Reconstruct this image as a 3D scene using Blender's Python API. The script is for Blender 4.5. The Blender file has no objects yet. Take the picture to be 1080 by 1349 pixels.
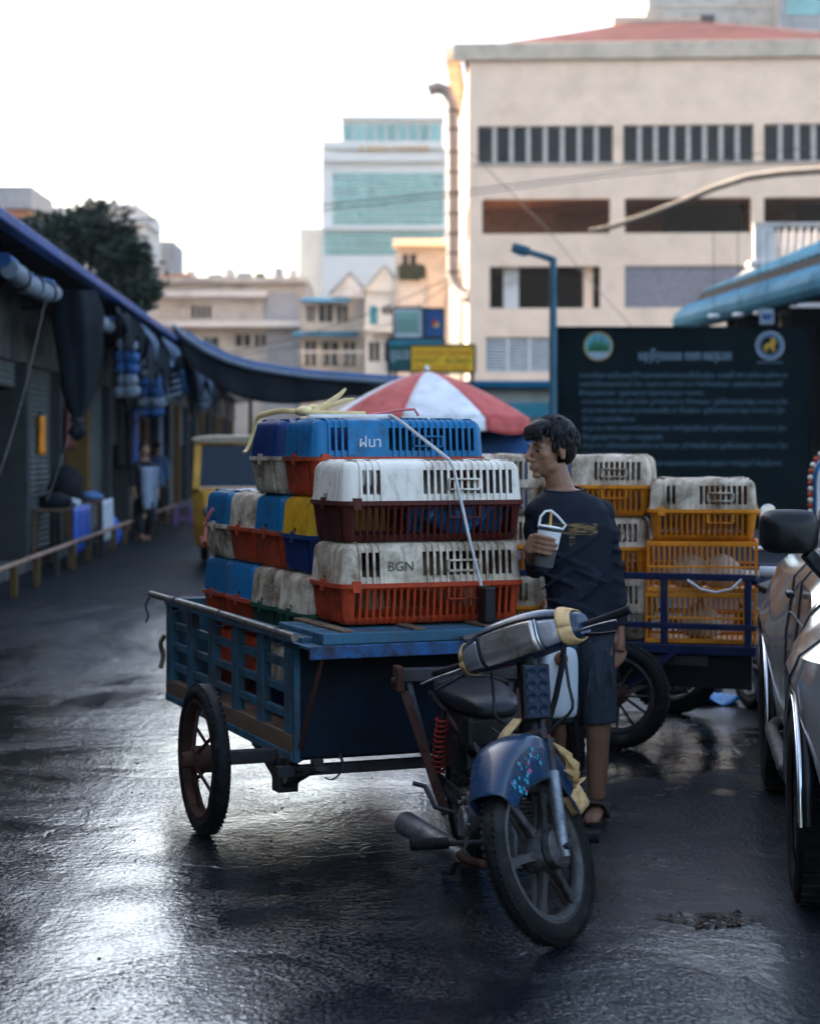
import bpy, bmesh, math, random
from mathutils import Matrix, Vector, Euler, noise as mnoise
random.seed(7)
SC = bpy.context.scene
COL = SC.collection
R = math.radians
# ---------------------------------------------------------------- camera, sky, sun, exposure
F, HZ, CH = 2500.0, 590.0, 1.54          # focal length in photo pixels, horizon row, eye height
cam_d = bpy.data.cameras.new('camera'); cam = bpy.data.objects.new('camera', cam_d); COL.objects.link(cam)
cam.location = (0, 0, CH); cam.rotation_euler = (R(90), 0, 0)
cam_d.sensor_fit = 'HORIZONTAL'; cam_d.sensor_width = 36; cam_d.lens = 36*F/1080
cam_d.shift_y = -(674.5-HZ)/1080; cam_d.clip_start = .1; cam_d.clip_end = 2000
cam_d.dof.use_dof = True; cam_d.dof.focus_distance = 6.9; cam_d.dof.aperture_fstop = 3.6
SC.camera = cam
SC.render.resolution_x = 819; SC.render.resolution_y = 1024
SUN_EL, SUN_AZ = 20, -63                 # azimuth from +Y towards +X
w = bpy.data.worlds.new('World'); SC.world = w; w.use_nodes = True
nt = w.node_tree; nt.nodes.clear()
sky = nt.nodes.new('ShaderNodeTexSky'); sky.sky_type = 'NISHITA'; sky.sun_disc = False
sky.sun_elevation = R(SUN_EL); sky.sun_rotation = R(SUN_AZ); sky.air_density = 1.0; sky.dust_density = 5.0; sky.ozone_density = 1.0
bg = nt.nodes.new('ShaderNodeBackground'); bg.inputs[1].default_value = .15
wo = nt.nodes.new('ShaderNodeOutputWorld')
nt.links.new(sky.outputs[0], bg.inputs[0]); nt.links.new(bg.outputs[0], wo.inputs[0])
sd = bpy.data.lights.new('sun', 'SUN'); sd.energy = 2.0; sd.angle = R(.6); sd.color = (1, .89, .78)
sun = bpy.data.objects.new('sun', sd); COL.objects.link(sun)
dirs = Vector((math.sin(R(SUN_AZ))*math.cos(R(SUN_EL)), math.cos(R(SUN_AZ))*math.cos(R(SUN_EL)), math.sin(R(SUN_EL))))
sun.rotation_euler = dirs.to_track_quat('Z', 'Y').to_euler(); sun.location = (-30, 20, 30)
vs = SC.view_settings; vs.view_transform = 'Standard'; vs.look = 'None'; vs.exposure = 2.45; vs.gamma = 1; vs.use_curve_mapping = False
SC.cycles.use_denoising = True; SC.cycles.max_bounces = 6; SC.cycles.diffuse_bounces = 3; SC.cycles.glossy_bounces = 3; SC.cycles.volume_bounces = 0; SC.cycles.adaptive_threshold = .02; SC.cycles.transparent_max_bounces = 12
SC.cycles.caustics_reflective = False; SC.cycles.caustics_refractive = False; SC.cycles.sample_clamp_indirect = 6

# ---------------------------------------------------------------- helpers
def W(px, py, Y):
    "photo pixel at depth Y -> metres"
    return Vector(((px-540)/F*Y, Y, CH-(py-HZ)/F*Y))
def GY(py): return CH*F/(py-HZ)

class MB:
    def __init__(s): s.v = []; s.f = []; s.M = Matrix()
    def add(s, vs, fs):
        o = len(s.v); M = s.M
        s.v += [M @ Vector(p) for p in vs]; s.f += [tuple(i+o for i in f) for f in fs]; return s
    def box(s, c, d, rot=None):
        x, y, z = d[0]/2, d[1]/2, d[2]/2
        P = [Vector(p) for p in ((-x,-y,-z),(x,-y,-z),(x,y,-z),(-x,y,-z),(-x,-y,z),(x,-y,z),(x,y,z),(-x,y,z))]
        if rot is not None:
            m = Euler(rot).to_matrix() if not isinstance(rot, Matrix) else rot
            P = [m @ p for p in P]
        c = Vector(c)
        return s.add([p+c for p in P], [(0,3,2,1),(4,5,6,7),(0,1,5,4),(1,2,6,5),(2,3,7,6),(3,0,4,7)])
    def bx(s, x0, x1, y0, y1, z0, z1): return s.box(((x0+x1)/2,(y0+y1)/2,(z0+z1)/2),(x1-x0,y1-y0,z1-z0))
    def bar(s, a, b, wx, wz, up=(0,0,1)):
        a = Vector(a); b = Vector(b); d = (b-a); L = d.length; d.normalize(); u = Vector(up)
        if abs(d.dot(u)) > .98: u = Vector((0,1,0))
        x = d.cross(u).normalized(); z = x.cross(d).normalized()
        m = Matrix((x, d, z)).transposed()
        return s.box((a+b)/2, (wx, L, wz), m)
    def tube(s, pts, r, n=8, caps=True, closed=False, flat=None):
        pts = [Vector(p) for p in pts]; k = len(pts)
        rs = r if isinstance(r, (list, tuple)) else [r]*k
        T = []
        for i in range(k):
            if closed: t = pts[(i+1) % k]-pts[i-1]
            else: t = pts[min(i+1,k-1)]-pts[max(i-1,0)]
            T.append(t.normalized() if t.length > 1e-9 else Vector((0,0,1)))
        ref = Vector((0,0,1)) if abs(T[0].z) < .95 else Vector((0,1,0))
        N = (ref - T[0]*ref.dot(T[0])).normalized(); vs = []; fs = []
        for i in range(k):
            N = (N - T[i]*N.dot(T[i]))
            if N.length < 1e-6: N = T[i].orthogonal()
            N.normalize(); B = T[i].cross(N)
            fx, fy = flat if flat else (1,1)
            for j in range(n):
                a = 2*math.pi*j/n
                vs.append(pts[i] + N*(math.cos(a)*rs[i]*fx) + B*(math.sin(a)*rs[i]*fy))
        m = k if closed else k-1
        for i in range(m):
            i2 = (i+1) % k
            for j in range(n):
                fs.append((i*n+j, i*n+(j+1)%n, i2*n+(j+1)%n, i2*n+j))
        if caps and not closed:
            fs.append(tuple(range(n-1,-1,-1))); fs.append(tuple((k-1)*n+j for j in range(n)))
        return s.add(vs, fs)
    def loft(s, rings, caps=True, close=True):
        n = len(rings[0]); vs = [p for r in rings for p in r]; fs = []
        for i in range(len(rings)-1):
            for j in range(n if close else n-1):
                fs.append((i*n+j, i*n+(j+1)%n, (i+1)*n+(j+1)%n, (i+1)*n+j))
        if caps:
            fs.append(tuple(range(n-1,-1,-1))); fs.append(tuple((len(rings)-1)*n+j for j in range(n)))
        return s.add(vs, fs)
    def lathe(s, prof, n=24, M=None, caps=False):
        old = s.M
        if M is not None: s.M = s.M @ M
        s.loft([[(r*math.cos(2*math.pi*j/n), r*math.sin(2*math.pi*j/n), z) for j in range(n)] for r, z in prof], caps=caps)
        s.M = old; return s
    def ell(s, c, r, n=14, m=9, rot=None):
        rings = []; c = Vector(c)
        E = Euler(rot).to_matrix() if rot is not None else Matrix.Identity(3)
        for i in range(m):
            t = math.pi*(i+.5)/m - math.pi/2
            rings.append([c + E @ Vector((r[0]*math.cos(t)*math.cos(2*math.pi*j/n), r[1]*math.cos(t)*math.sin(2*math.pi*j/n), r[2]*math.sin(t))) for j in range(n)])
        return s.loft(rings)
    def grid(s, fn, nu, nv):
        vs = [fn(i/nu, j/nv) for i in range(nu+1) for j in range(nv+1)]
        fs = [(i*(nv+1)+j, (i+1)*(nv+1)+j, (i+1)*(nv+1)+j+1, i*(nv+1)+j+1) for i in range(nu) for j in range(nv)]
        return s.add(vs, fs)
    def prism(s, poly, y0, y1):
        "polygon in (x,z), extruded along y"
        n = len(poly); vs = [(p[0], y0, p[1]) for p in poly]+[(p[0], y1, p[1]) for p in poly]
        return s.add(vs, [tuple(range(n)), tuple(range(2*n-1,n-1,-1))]+[(i, i+n, (i+1)%n+n, (i+1)%n) for i in range(n)])
    def plate(s, x0, x1, z0, z1, holes, y=0., depth=.3):
        "wall face in the xz plane with rectangular openings and their reveals"
        xs = sorted({x0,x1,*[h[0] for h in holes],*[h[1] for h in holes]}); zs = sorted({z0,z1,*[h[2] for h in holes],*[h[3] for h in holes]})
        for a, b in zip(xs, xs[1:]):
            for c, d in zip(zs, zs[1:]):
                mx, mz = (a+b)/2, (c+d)/2
                if not any(h[0] < mx < h[1] and h[2] < mz < h[3] for h in holes):
                    s.add([(a,y,c),(b,y,c),(b,y,d),(a,y,d)], [(0,1,2,3)])
        for a, b, c, d in [h[:4] for h in holes]:
            Y = y+depth
            s.add([(a,y,c),(b,y,c),(b,y,d),(a,y,d),(a,Y,c),(b,Y,c),(b,Y,d),(a,Y,d)], [(0,4,5,1),(1,5,6,2),(2,6,7,3),(3,7,4,0)])
        return s
    def build(s, name, mat, parent=None, smooth=35, bevel=0, sub=0, solid=0, recalc=True, kind=None, bseg=2):
        me = bpy.data.meshes.new(name); me.from_pydata([tuple(p) for p in s.v], [], s.f)
        if recalc:
            bm = bmesh.new(); bm.from_mesh(me); bmesh.ops.recalc_face_normals(bm, faces=bm.faces); bm.to_mesh(me); bm.free()
        me.materials.append(MATS[mat] if isinstance(mat, str) else mat)
        if smooth:
            me.shade_smooth(); me.set_sharp_from_angle(angle=R(smooth))
        o = bpy.data.objects.new(name, me); COL.objects.link(o); o.parent = parent
        if solid:
            m = o.modifiers.new('solidify', 'SOLIDIFY'); m.thickness = solid; m.offset = 0
        if bevel:
            m = o.modifiers.new('bevel', 'BEVEL'); m.width = bevel; m.segments = bseg; m.limit_method = 'ANGLE'; m.angle_limit = R(40)
        if sub:
            m = o.modifiers.new('subsurf', 'SUBSURF'); m.levels = sub; m.render_levels = sub
        if kind: o['kind'] = kind
        return o

def tag(o, label, cat, group=None, kind=None):
    o['label'] = label; o['category'] = cat
    if group: o['group'] = group
    if kind: o['kind'] = kind
    return o
def thing(name, label, cat, loc=(0,0,0), rz=0, group=None):
    o = bpy.data.objects.new(name, None); COL.objects.link(o); o.empty_display_size = .2
    o.location = loc; o.rotation_euler = (0, 0, rz)
    return tag(o, label, cat, group)
def copy_tree(o, parent=None):
    c = o.copy(); COL.objects.link(c); c.parent = parent
    for ch in list(o.children): copy_tree(ch, c)
    return c
def remesh(o, voxel, it=3, fac=.5):
    m = o.modifiers.new('r', 'REMESH'); m.mode = 'VOXEL'; m.voxel_size = voxel; m.use_smooth_shade = True
    if it:
        m2 = o.modifiers.new('s', 'SMOOTH'); m2.iterations = it; m2.factor = fac
    dg = bpy.context.evaluated_depsgraph_get(); dg.update()
    me = bpy.data.meshes.new_from_object(o.evaluated_get(dg))
    o.modifiers.clear(); o.data = me; me.shade_smooth(); return o
def text(name, body, size, mat, parent, M, extrude=.002, align='LEFT', width=None, space=1.0):
    cu = bpy.data.curves.new(name, 'FONT'); cu.body = body; cu.size = size; cu.extrude = extrude; cu.align_x = align; cu.resolution_u = 2; cu.space_character = space
    t = bpy.data.objects.new(name, cu); COL.objects.link(t)
    dg = bpy.context.evaluated_depsgraph_get(); dg.update()
    me = bpy.data.meshes.new_from_object(t.evaluated_get(dg)); bpy.data.objects.remove(t)
    me.materials.clear(); me.materials.append(MATS[mat])
    if width:
        xs = [v.co.x for v in me.vertices]
        if xs:
            k = width/max(1e-6, max(xs)-min(xs)); x0 = min(xs)
            for v in me.vertices: v.co.x = (v.co.x-(x0 if align == 'LEFT' else 0))*k
    me.transform(M)
    o = bpy.data.objects.new(name, me); COL.objects.link(o); o.parent = parent; return o
FRONT = Matrix.Rotation(R(90), 4, 'X')        # text in the xy plane -> facing the camera (-y)
def TR(x, y, z): return Matrix.Translation((x, y, z))
def axisM(c, d):
    "matrix whose z axis points along d, at c"
    return Matrix.Translation(c) @ Vector(d).to_track_quat('Z', 'Y').to_matrix().to_4x4()

# ---------------------------------------------------------------- materials
MATS = {}
def mat(name, col, rough=.5, metal=0, var=.2, scale=6, dirt=None, damt=.5, dscale=3, bump=.15, bscale=40, rvar=.15, spec=.28, trans=0, ior=1.45, alpha=1, coat=0, stretch=(1,1,1), emit=None, rand=0, streak=0):
    m = bpy.data.materials.new(name); m.use_nodes = True; n = m.node_tree.nodes; l = m.node_tree.links
    p = n['Principled BSDF']; p.inputs['Metallic'].default_value = metal; p.inputs['Specular IOR Level'].default_value = spec
    p.inputs['IOR'].default_value = ior; p.inputs['Coat Weight'].default_value = coat; p.inputs['Coat Roughness'].default_value = .12
    p.inputs['Transmission Weight'].default_value = trans; p.inputs['Alpha'].default_value = alpha
    tc = n.new('ShaderNodeTexCoord'); oi = n.new('ShaderNodeObjectInfo')
    ad = n.new('ShaderNodeVectorMath'); ad.operation = 'MULTIPLY_ADD'
    cb = n.new('ShaderNodeCombineXYZ')
    for k in range(3): l.new(oi.outputs['Random'], cb.inputs[k])
    l.new(cb.outputs[0], ad.inputs[0]); ad.inputs[1].default_value = (37,53,71); l.new(tc.outputs['Object'], ad.inputs[2])
    mp = n.new('ShaderNodeMapping'); mp.inputs['Scale'].default_value = stretch; l.new(ad.outputs[0], mp.inputs[0]); V = mp.outputs[0]
    def nz(sc, det=5, dist=0, ro=.6, vec=None):
        t = n.new('ShaderNodeTexNoise'); t.inputs['Scale'].default_value = sc; t.inputs['Detail'].default_value = det; t.inputs['Distortion'].default_value = dist; t.inputs['Roughness'].default_value = ro
        l.new(vec or V, t.inputs['Vector']); return t.outputs['Fac']
    def mr(f, a, b, lo=.3, hi=.7):
        t = n.new('ShaderNodeMapRange'); l.new(f, t.inputs[0]); t.inputs[1].default_value = lo; t.inputs[2].default_value = hi; t.inputs[3].default_value = a; t.inputs[4].default_value = b; return t.outputs[0]
    def mixc(f, a, b, mode='MIX'):
        t = n.new('ShaderNodeMix'); t.data_type = 'RGBA'; t.blend_type = mode
        (l.new(f, t.inputs[0]) if not isinstance(f, (int,float)) else setattr(t.inputs[0], 'default_value', f))
        for i, c in ((6,a),(7,b)):
            if isinstance(c, (tuple,list)): t.inputs[i].default_value = (*c[:3], 1)
            else: l.new(c, t.inputs[i])
        return t.outputs[2]
    a = nz(scale); c1 = tuple(max(0, x*(1-var)) for x in col); c2 = tuple(min(1, x*(1+var)) for x in col)
    C = mixc(mr(a, 0, 1), c1, c2)
    if rand:
        hs = n.new('ShaderNodeHueSaturation'); l.new(C, hs.inputs['Color']); l.new(mr(oi.outputs['Random'], 1-rand, 1+rand, 0, 1), hs.inputs['Value']); C = hs.outputs[0]
    rr = mr(nz(scale*2.3), rough-rvar*rough, rough+rvar*rough)
    if dirt:
        d = nz(dscale, 8, .3, .7); f = mr(d, 0, 1, 1-damt-.12+.0, 1-damt+.12)
        C = mixc(f, C, dirt)
        if streak:
            ms = n.new('ShaderNodeMapping'); ms.inputs['Scale'].default_value = (22, 22, 1.6); l.new(ad.outputs[0], ms.inputs[0])
            C = mixc(mr(nz(1.6, 4, 0, .6, ms.outputs[0]), 0, streak, .52, .75), C, dirt)
        t = n.new('ShaderNodeMix'); l.new(f, t.inputs[0]); l.new(rr, t.inputs[2]); t.inputs[3].default_value = min(1, rough+.3); rr = t.outputs[0]
    l.new(C, p.inputs['Base Color']); l.new(rr, p.inputs['Roughness'])
    if bump:
        b = n.new('ShaderNodeBump'); b.inputs['Strength'].default_value = bump; b.inputs['Distance'].default_value = .01; l.new(nz(bscale, 4), b.inputs['Height']); l.new(b.outputs[0], p.inputs['Normal'])
    if emit:
        p.inputs['Emission Color'].default_value = (*emit[:3],1); p.inputs['Emission Strength'].default_value = emit[3]
    MATS[name] = m; return m

GR = (.035,.03,.025)
mat('c_white', (.74,.62,.48), .45, dirt=(.17,.11,.06), damt=.48, dscale=7, bump=.1, var=.08, rand=.12, streak=.75)
mat('c_white2', (.82,.74,.64), .42, dirt=(.30,.22,.15), damt=.36, dscale=7, bump=.1, var=.05, streak=.4)
mat('c_blue', (.008,.135,.30), .4, dirt=(.03,.05,.07), damt=.36, dscale=6, bump=.1, var=.15, rand=.2, streak=.35)
mat('c_navy', (.008,.03,.14), .4, dirt=(.03,.03,.05), damt=.36, dscale=6, bump=.1, var=.15, streak=.3)
mat('c_red', (.48,.055,.015), .42, dirt=(.07,.025,.015), damt=.40, dscale=6, bump=.1, var=.15, rand=.15, streak=.5)
mat('c_maroon', (.10,.014,.012), .42, dirt=(.03,.015,.012), damt=.42, dscale=6, bump=.1, streak=.4)
mat('c_yellow', (.66,.36,.012), .42, dirt=(.25,.10,.02), damt=.36, dscale=7, bump=.1, var=.1, streak=.5)
mat('c_orange', (.72,.24,.012), .42, dirt=(.25,.08,.02), damt=.36, dscale=7, bump=.1, var=.12, streak=.4)
mat('c_green', (.012,.07,.045), .45, dirt=GR, damt=.4, dscale=6, streak=.3)
mat('cart_blue', (.030,.105,.165), .5, dirt=(.06,.045,.04), damt=.42, dscale=5, bump=.25, bscale=30, var=.25, streak=.5)
mat('cart_bright', (.015,.10,.27), .42, dirt=(.03,.032,.045), damt=.52, dscale=16, bump=.3, bscale=25, var=.3)
mat('cart_navy', (.008,.016,.06), .45, dirt=GR, damt=.38, dscale=6)
mat('panel_dark', (.006,.018,.036), .6, spec=.12, dirt=(.012,.012,.014), damt=.5, dscale=2.5, bump=.2, bscale=10, streak=.6)
mat('wood', (.16,.10,.065), .7, dirt=(.04,.03,.025), damt=.4, dscale=6, bump=.5, bscale=20, stretch=(1,.15,1), var=.35)
mat('rust', (.06,.022,.014), .75, dirt=(.03,.015,.012), damt=.45, dscale=12, bump=.5, bscale=60, var=.35)
mat('steel_dark', (.05,.05,.055), .5, metal=.6, dirt=(.04,.025,.018), damt=.42, dscale=12, bump=.3, bscale=60)
mat('pipe', (.20,.19,.18), .42, metal=.7, dirt=(.12,.06,.03), damt=.4, dscale=14, bump=.2)
mat('alu', (.32,.32,.33), .42, metal=.85, dirt=(.07,.06,.05), damt=.42, dscale=10, bump=.25, bscale=70)
mat('chrome', (.62,.63,.65), .16, metal=1, dirt=(.2,.17,.14), damt=.25, dscale=12, bump=.04)
mat('rubber', (.007,.007,.008), .65, spec=.2, dirt=(.05,.045,.04), damt=.36, dscale=9, bump=.4, bscale=90)
mat('black_plastic', (.008,.009,.011), .35, spec=.35, dirt=(.04,.04,.04), damt=.3, dscale=8)
mat('black_cloth', (.007,.008,.010), .85, spec=.1, bump=.4, bscale=30)
mat('bike_blue', (.012,.038,.090), .24, dirt=(.04,.042,.045), damt=.38, dscale=11, bump=.08, coat=.4, var=.15, rvar=.3)
mat('seat', (.015,.017,.02), .35, bump=.25, bscale=70, dirt=(.04,.04,.04), damt=.25)
mat('engine', (.14,.14,.145), .5, metal=.6, dirt=(.025,.02,.016), damt=.52, dscale=12, bump=.4, bscale=60)
mat('spring_red', (.30,.03,.02), .4, dirt=(.05,.02,.015), damt=.4, dscale=14)
mat('lens', (.62,.57,.53), .12, dirt=(.30,.20,.13), damt=.42, dscale=7, coat=.9, bump=.05, metal=.75)
mat('lens2', (.36,.35,.38), .14, dirt=(.13,.10,.08), damt=.4, dscale=9, coat=.5, metal=.35)
mat('tape', (.66,.42,.20), .6, dirt=(.32,.19,.07), damt=.4, dscale=16, bump=.5, bscale=35)
mat('jug_white', (.62,.66,.70), .4, dirt=(.3,.28,.25), damt=.3, dscale=7, bump=.05, var=.05)
mat('cap_brown', (.22,.075,.03), .5)
mat('hose_red', (.55,.06,.02), .4)
mat('yellow_strap', (.90,.62,.30), .5, dirt=(.55,.38,.18), damt=.35, dscale=14, bump=.1)
mat('white_strap', (.68,.68,.68), .5, dirt=(.3,.26,.22), damt=.3, dscale=9)
mat('pink', (.62,.16,.16), .5)
mat('bluebag', (.02,.20,.50), .3, bump=.4, bscale=12)
mat('skin', (.27,.135,.082), .5, var=.12, scale=14, bump=.08, bscale=160, spec=.35)
mat('lip', (.18,.065,.05), .5, bump=0)
mat('eye', (.03,.025,.022), .15, bump=0)
mat('hair', (.006,.005,.005), .5, spec=.3, bump=.5, bscale=90)
mat('denim', (.040,.052,.070), .9, var=.25, scale=18, bump=.35, bscale=120, dirt=(.02,.026,.036), damt=.4, dscale=9)
mat('sandal', (.03,.02,.018), .6)
mat('coffee', (.33,.19,.10), .25, bump=0)
mat('cup_white', (.75,.75,.74), .3, bump=0, var=.04)
mat('straw', (.75,.42,.12), .4, bump=0)
mat('concrete', (.90,.665,.50), .85, dirt=(.74,.54,.40), damt=.40, dscale=.45, bump=.1, bscale=8, var=.07, scale=.8, streak=0)
mat('concrete2', (.50,.46,.41), .85, dirt=(.26,.22,.18), damt=.4, dscale=.5, var=.1, scale=.7)
mat('cornice', (.62,.51,.40), .85, dirt=(.40,.33,.26), damt=.42, dscale=.7, var=.1, scale=.8)
mat('white_wall', (.66,.62,.58), .8, dirt=(.35,.30,.26), damt=.38, dscale=.5, var=.08, scale=.6)
mat('cream_wall', (.55,.48,.41), .85, dirt=(.35,.26,.18), damt=.38, dscale=.5, var=.1, scale=.7)
mat('grey_wall', (.34,.34,.35), .85, dirt=(.22,.22,.23), damt=.36, dscale=.5)
mat('orange_wall', (.42,.19,.11), .85)
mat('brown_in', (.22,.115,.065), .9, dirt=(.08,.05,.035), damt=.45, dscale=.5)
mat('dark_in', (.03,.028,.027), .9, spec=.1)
mat('window_dark', (.008,.011,.016), .15, spec=.25, bump=0, var=.3, scale=.7)
mat('mullion', (.50,.44,.40), .6, bump=0)
mat('glass_teal', (.13,.29,.29), .15, metal=.35, var=.3, scale=.15, bump=0, spec=.8, rand=.12)
mat('tower_white', (.62,.64,.64), .5, var=.06, scale=.2, bump=0)
mat('roof_red', (.26,.10,.08), .75, dirt=(.18,.07,.05), damt=.4, dscale=.5, var=.2, scale=.6)
mat('roof_blue', (.014,.12,.22), .6, spec=.06, dirt=(.015,.06,.11), damt=.4, dscale=.7, var=.15, scale=.8)
mat('eave_blue', (.003,.055,.24), .5, var=.2, scale=1)
mat('soffit', (.03,.03,.032), .9, spec=.1)
mat('duct', (.24,.21,.20), .5, metal=.4, var=.15, scale=2)
mat('lattice', (.33,.30,.33), .85)
mat('louver', (.62,.64,.66), .5, bump=0)
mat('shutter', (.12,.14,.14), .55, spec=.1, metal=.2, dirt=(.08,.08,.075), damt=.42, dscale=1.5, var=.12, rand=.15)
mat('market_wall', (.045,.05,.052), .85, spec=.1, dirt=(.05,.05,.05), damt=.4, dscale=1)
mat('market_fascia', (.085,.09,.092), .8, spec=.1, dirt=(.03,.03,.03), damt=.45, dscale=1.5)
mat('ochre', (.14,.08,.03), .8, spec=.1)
mat('tarp_white', (.17,.21,.27), .6, bump=.4, bscale=6, dirt=(.2,.22,.25), damt=.35)
mat('tarp_blue', (.03,.10,.28), .5, bump=.4, bscale=6, rand=.2)
mat('tarp_dark', (.012,.016,.022), .6, spec=.1, bump=.5, bscale=5)
mat('pole_teal', (.05,.13,.18), .4, metal=.2, dirt=(.02,.05,.08), damt=.4)
mat('board', (.004,.009,.011), .8, spec=.05, bump=.04, var=.2, scale=1)
mat('board_text', (.085,.15,.20), .8, spec=.1, bump=0, var=0)
mat('board_title', (.22,.33,.41), .8, spec=.1, bump=0, var=0)
mat('gold', (.42,.24,.03), .6, bump=0)
mat('emb_green', (.03,.16,.07), .6, bump=0); mat('emb_sky', (.10,.28,.36), .6, bump=0); mat('emb_ring', (.35,.27,.10), .6, bump=0); mat('emb_blue', (.04,.09,.17), .6, bump=0); mat('emb_white', (.30,.36,.42), .6, bump=0)
mat('sign_yellow', (.95,.52,.02), .5, bump=0, var=.08); mat('sign_red', (.50,.03,.012), .5, bump=0); mat('sign_black', (.03,.025,.02), .5, bump=0)
mat('sign_green', (.012,.09,.085), .5, bump=0); mat('sign_teal', (.03,.22,.28), .5, bump=0); mat('sign_white', (.5,.55,.57), .5, bump=0); mat('sign_blue', (.02,.09,.25), .5, bump=0)
mat('umb_red', (.50,.085,.07), .6, bump=.2, bscale=8, dirt=(.38,.05,.04), damt=.4, dscale=4); mat('umb_white', (.68,.68,.70), .6, bump=.2, bscale=8, dirt=(.5,.46,.44), damt=.35, dscale=4)
mat('tuk_yellow', (.50,.25,.03), .4, dirt=GR, damt=.3); mat('tuk_roof', (.30,.24,.16), .6)
mat('glass_dark', (.008,.018,.03), .08, bump=0, spec=.3)
mat('silver', (.60,.595,.58), .13, metal=.65, coat=.8, dirt=(.40,.37,.34), damt=.2, dscale=2, bump=.005, var=.03)
mat('vinyl_blue', (.015,.13,.30), .3, bump=.2, bscale=10, var=.3, scale=9)
mat('purple', (.22,.10,.30), .45)
mat('leaf', (.026,.042,.022), .6, bump=0, var=.35, scale=.8, spec=.3); mat('leaf2', (.016,.027,.018), .6, bump=0, var=.3, scale=.8, spec=.3)
mat('bark', (.08,.06,.045), .9, bump=.6, bscale=12)
mat('cloth_dark', (.02,.021,.025), .9, spec=.1, bump=.3, bscale=20); mat('cloth_grey', (.20,.25,.33), .85, bump=.3, bscale=20); mat('cloth_blue', (.10,.20,.42), .85, bump=.3, bscale=20)
mat('goods_blue', (.02,.09,.40), .4, bump=.3, bscale=8, rand=.2); mat('goods_white', (.42,.46,.52), .5, bump=.4, bscale=9)
mat('cable', (.02,.02,.022), .6, bump=0)
mat('rail_red', (.32,.20,.15), .6, dirt=(.18,.10,.06), damt=.4); mat('rail_yellow', (.085,.05,.014), .6, dirt=(.12,.07,.03), damt=.4); mat('rail_black', (.03,.028,.026), .6)
mat('debris', (.045,.028,.02), .8, var=.4, scale=20, bump=.5)
mat('clear', (.92,.94,.95), .08, trans=.9, bump=0, var=0, ior=1.3)
mat('sticker_cyan', (.04,.35,.48), .4, bump=0); mat('sticker_pink', (.45,.12,.25), .4, bump=0)
mat('blind', (.008,.02,.045), .5, bump=.1)
mat('feather', (.60,.56,.52), .9, bump=.6, bscale=30, var=.15)

mat('cast', (.10,.10,.105), .45, metal=.6, dirt=(.05,.04,.035), damt=.45, dscale=10, bump=.25, bscale=70)
mat('cord_dark', (.03,.045,.07), .6)
def crm(pts, n=5):
    "Catmull-Rom through the points"
    P = [Vector(q) for q in pts]; P = [P[0]*2-P[1]]+P+[P[-1]*2-P[-2]]; out = []
    for i in range(1, len(P)-2):
        for k in range(n):
            t = k/n; a, b, c, d = P[i-1], P[i], P[i+1], P[i+2]
            out.append(.5*((2*b)+(c-a)*t+(2*a-5*b+4*c-d)*t*t+(3*b-a-3*c+d)*t**3))
    out.append(P[-2]); return out

mat('ink', (.10,.09,.085), .7, bump=0)

mat('fork', (.22,.24,.27), .4, metal=.7, dirt=(.05,.05,.05), damt=.4, dscale=12, bump=.2)

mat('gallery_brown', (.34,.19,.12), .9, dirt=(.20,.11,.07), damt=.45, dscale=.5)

mat('tarp_stripe', (.20,.26,.36), .7, var=.5, scale=9, stretch=(.2,1,.2), dirt=(.04,.06,.10), damt=.5, dscale=5, bump=.4, bscale=6, spec=.1)
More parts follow.
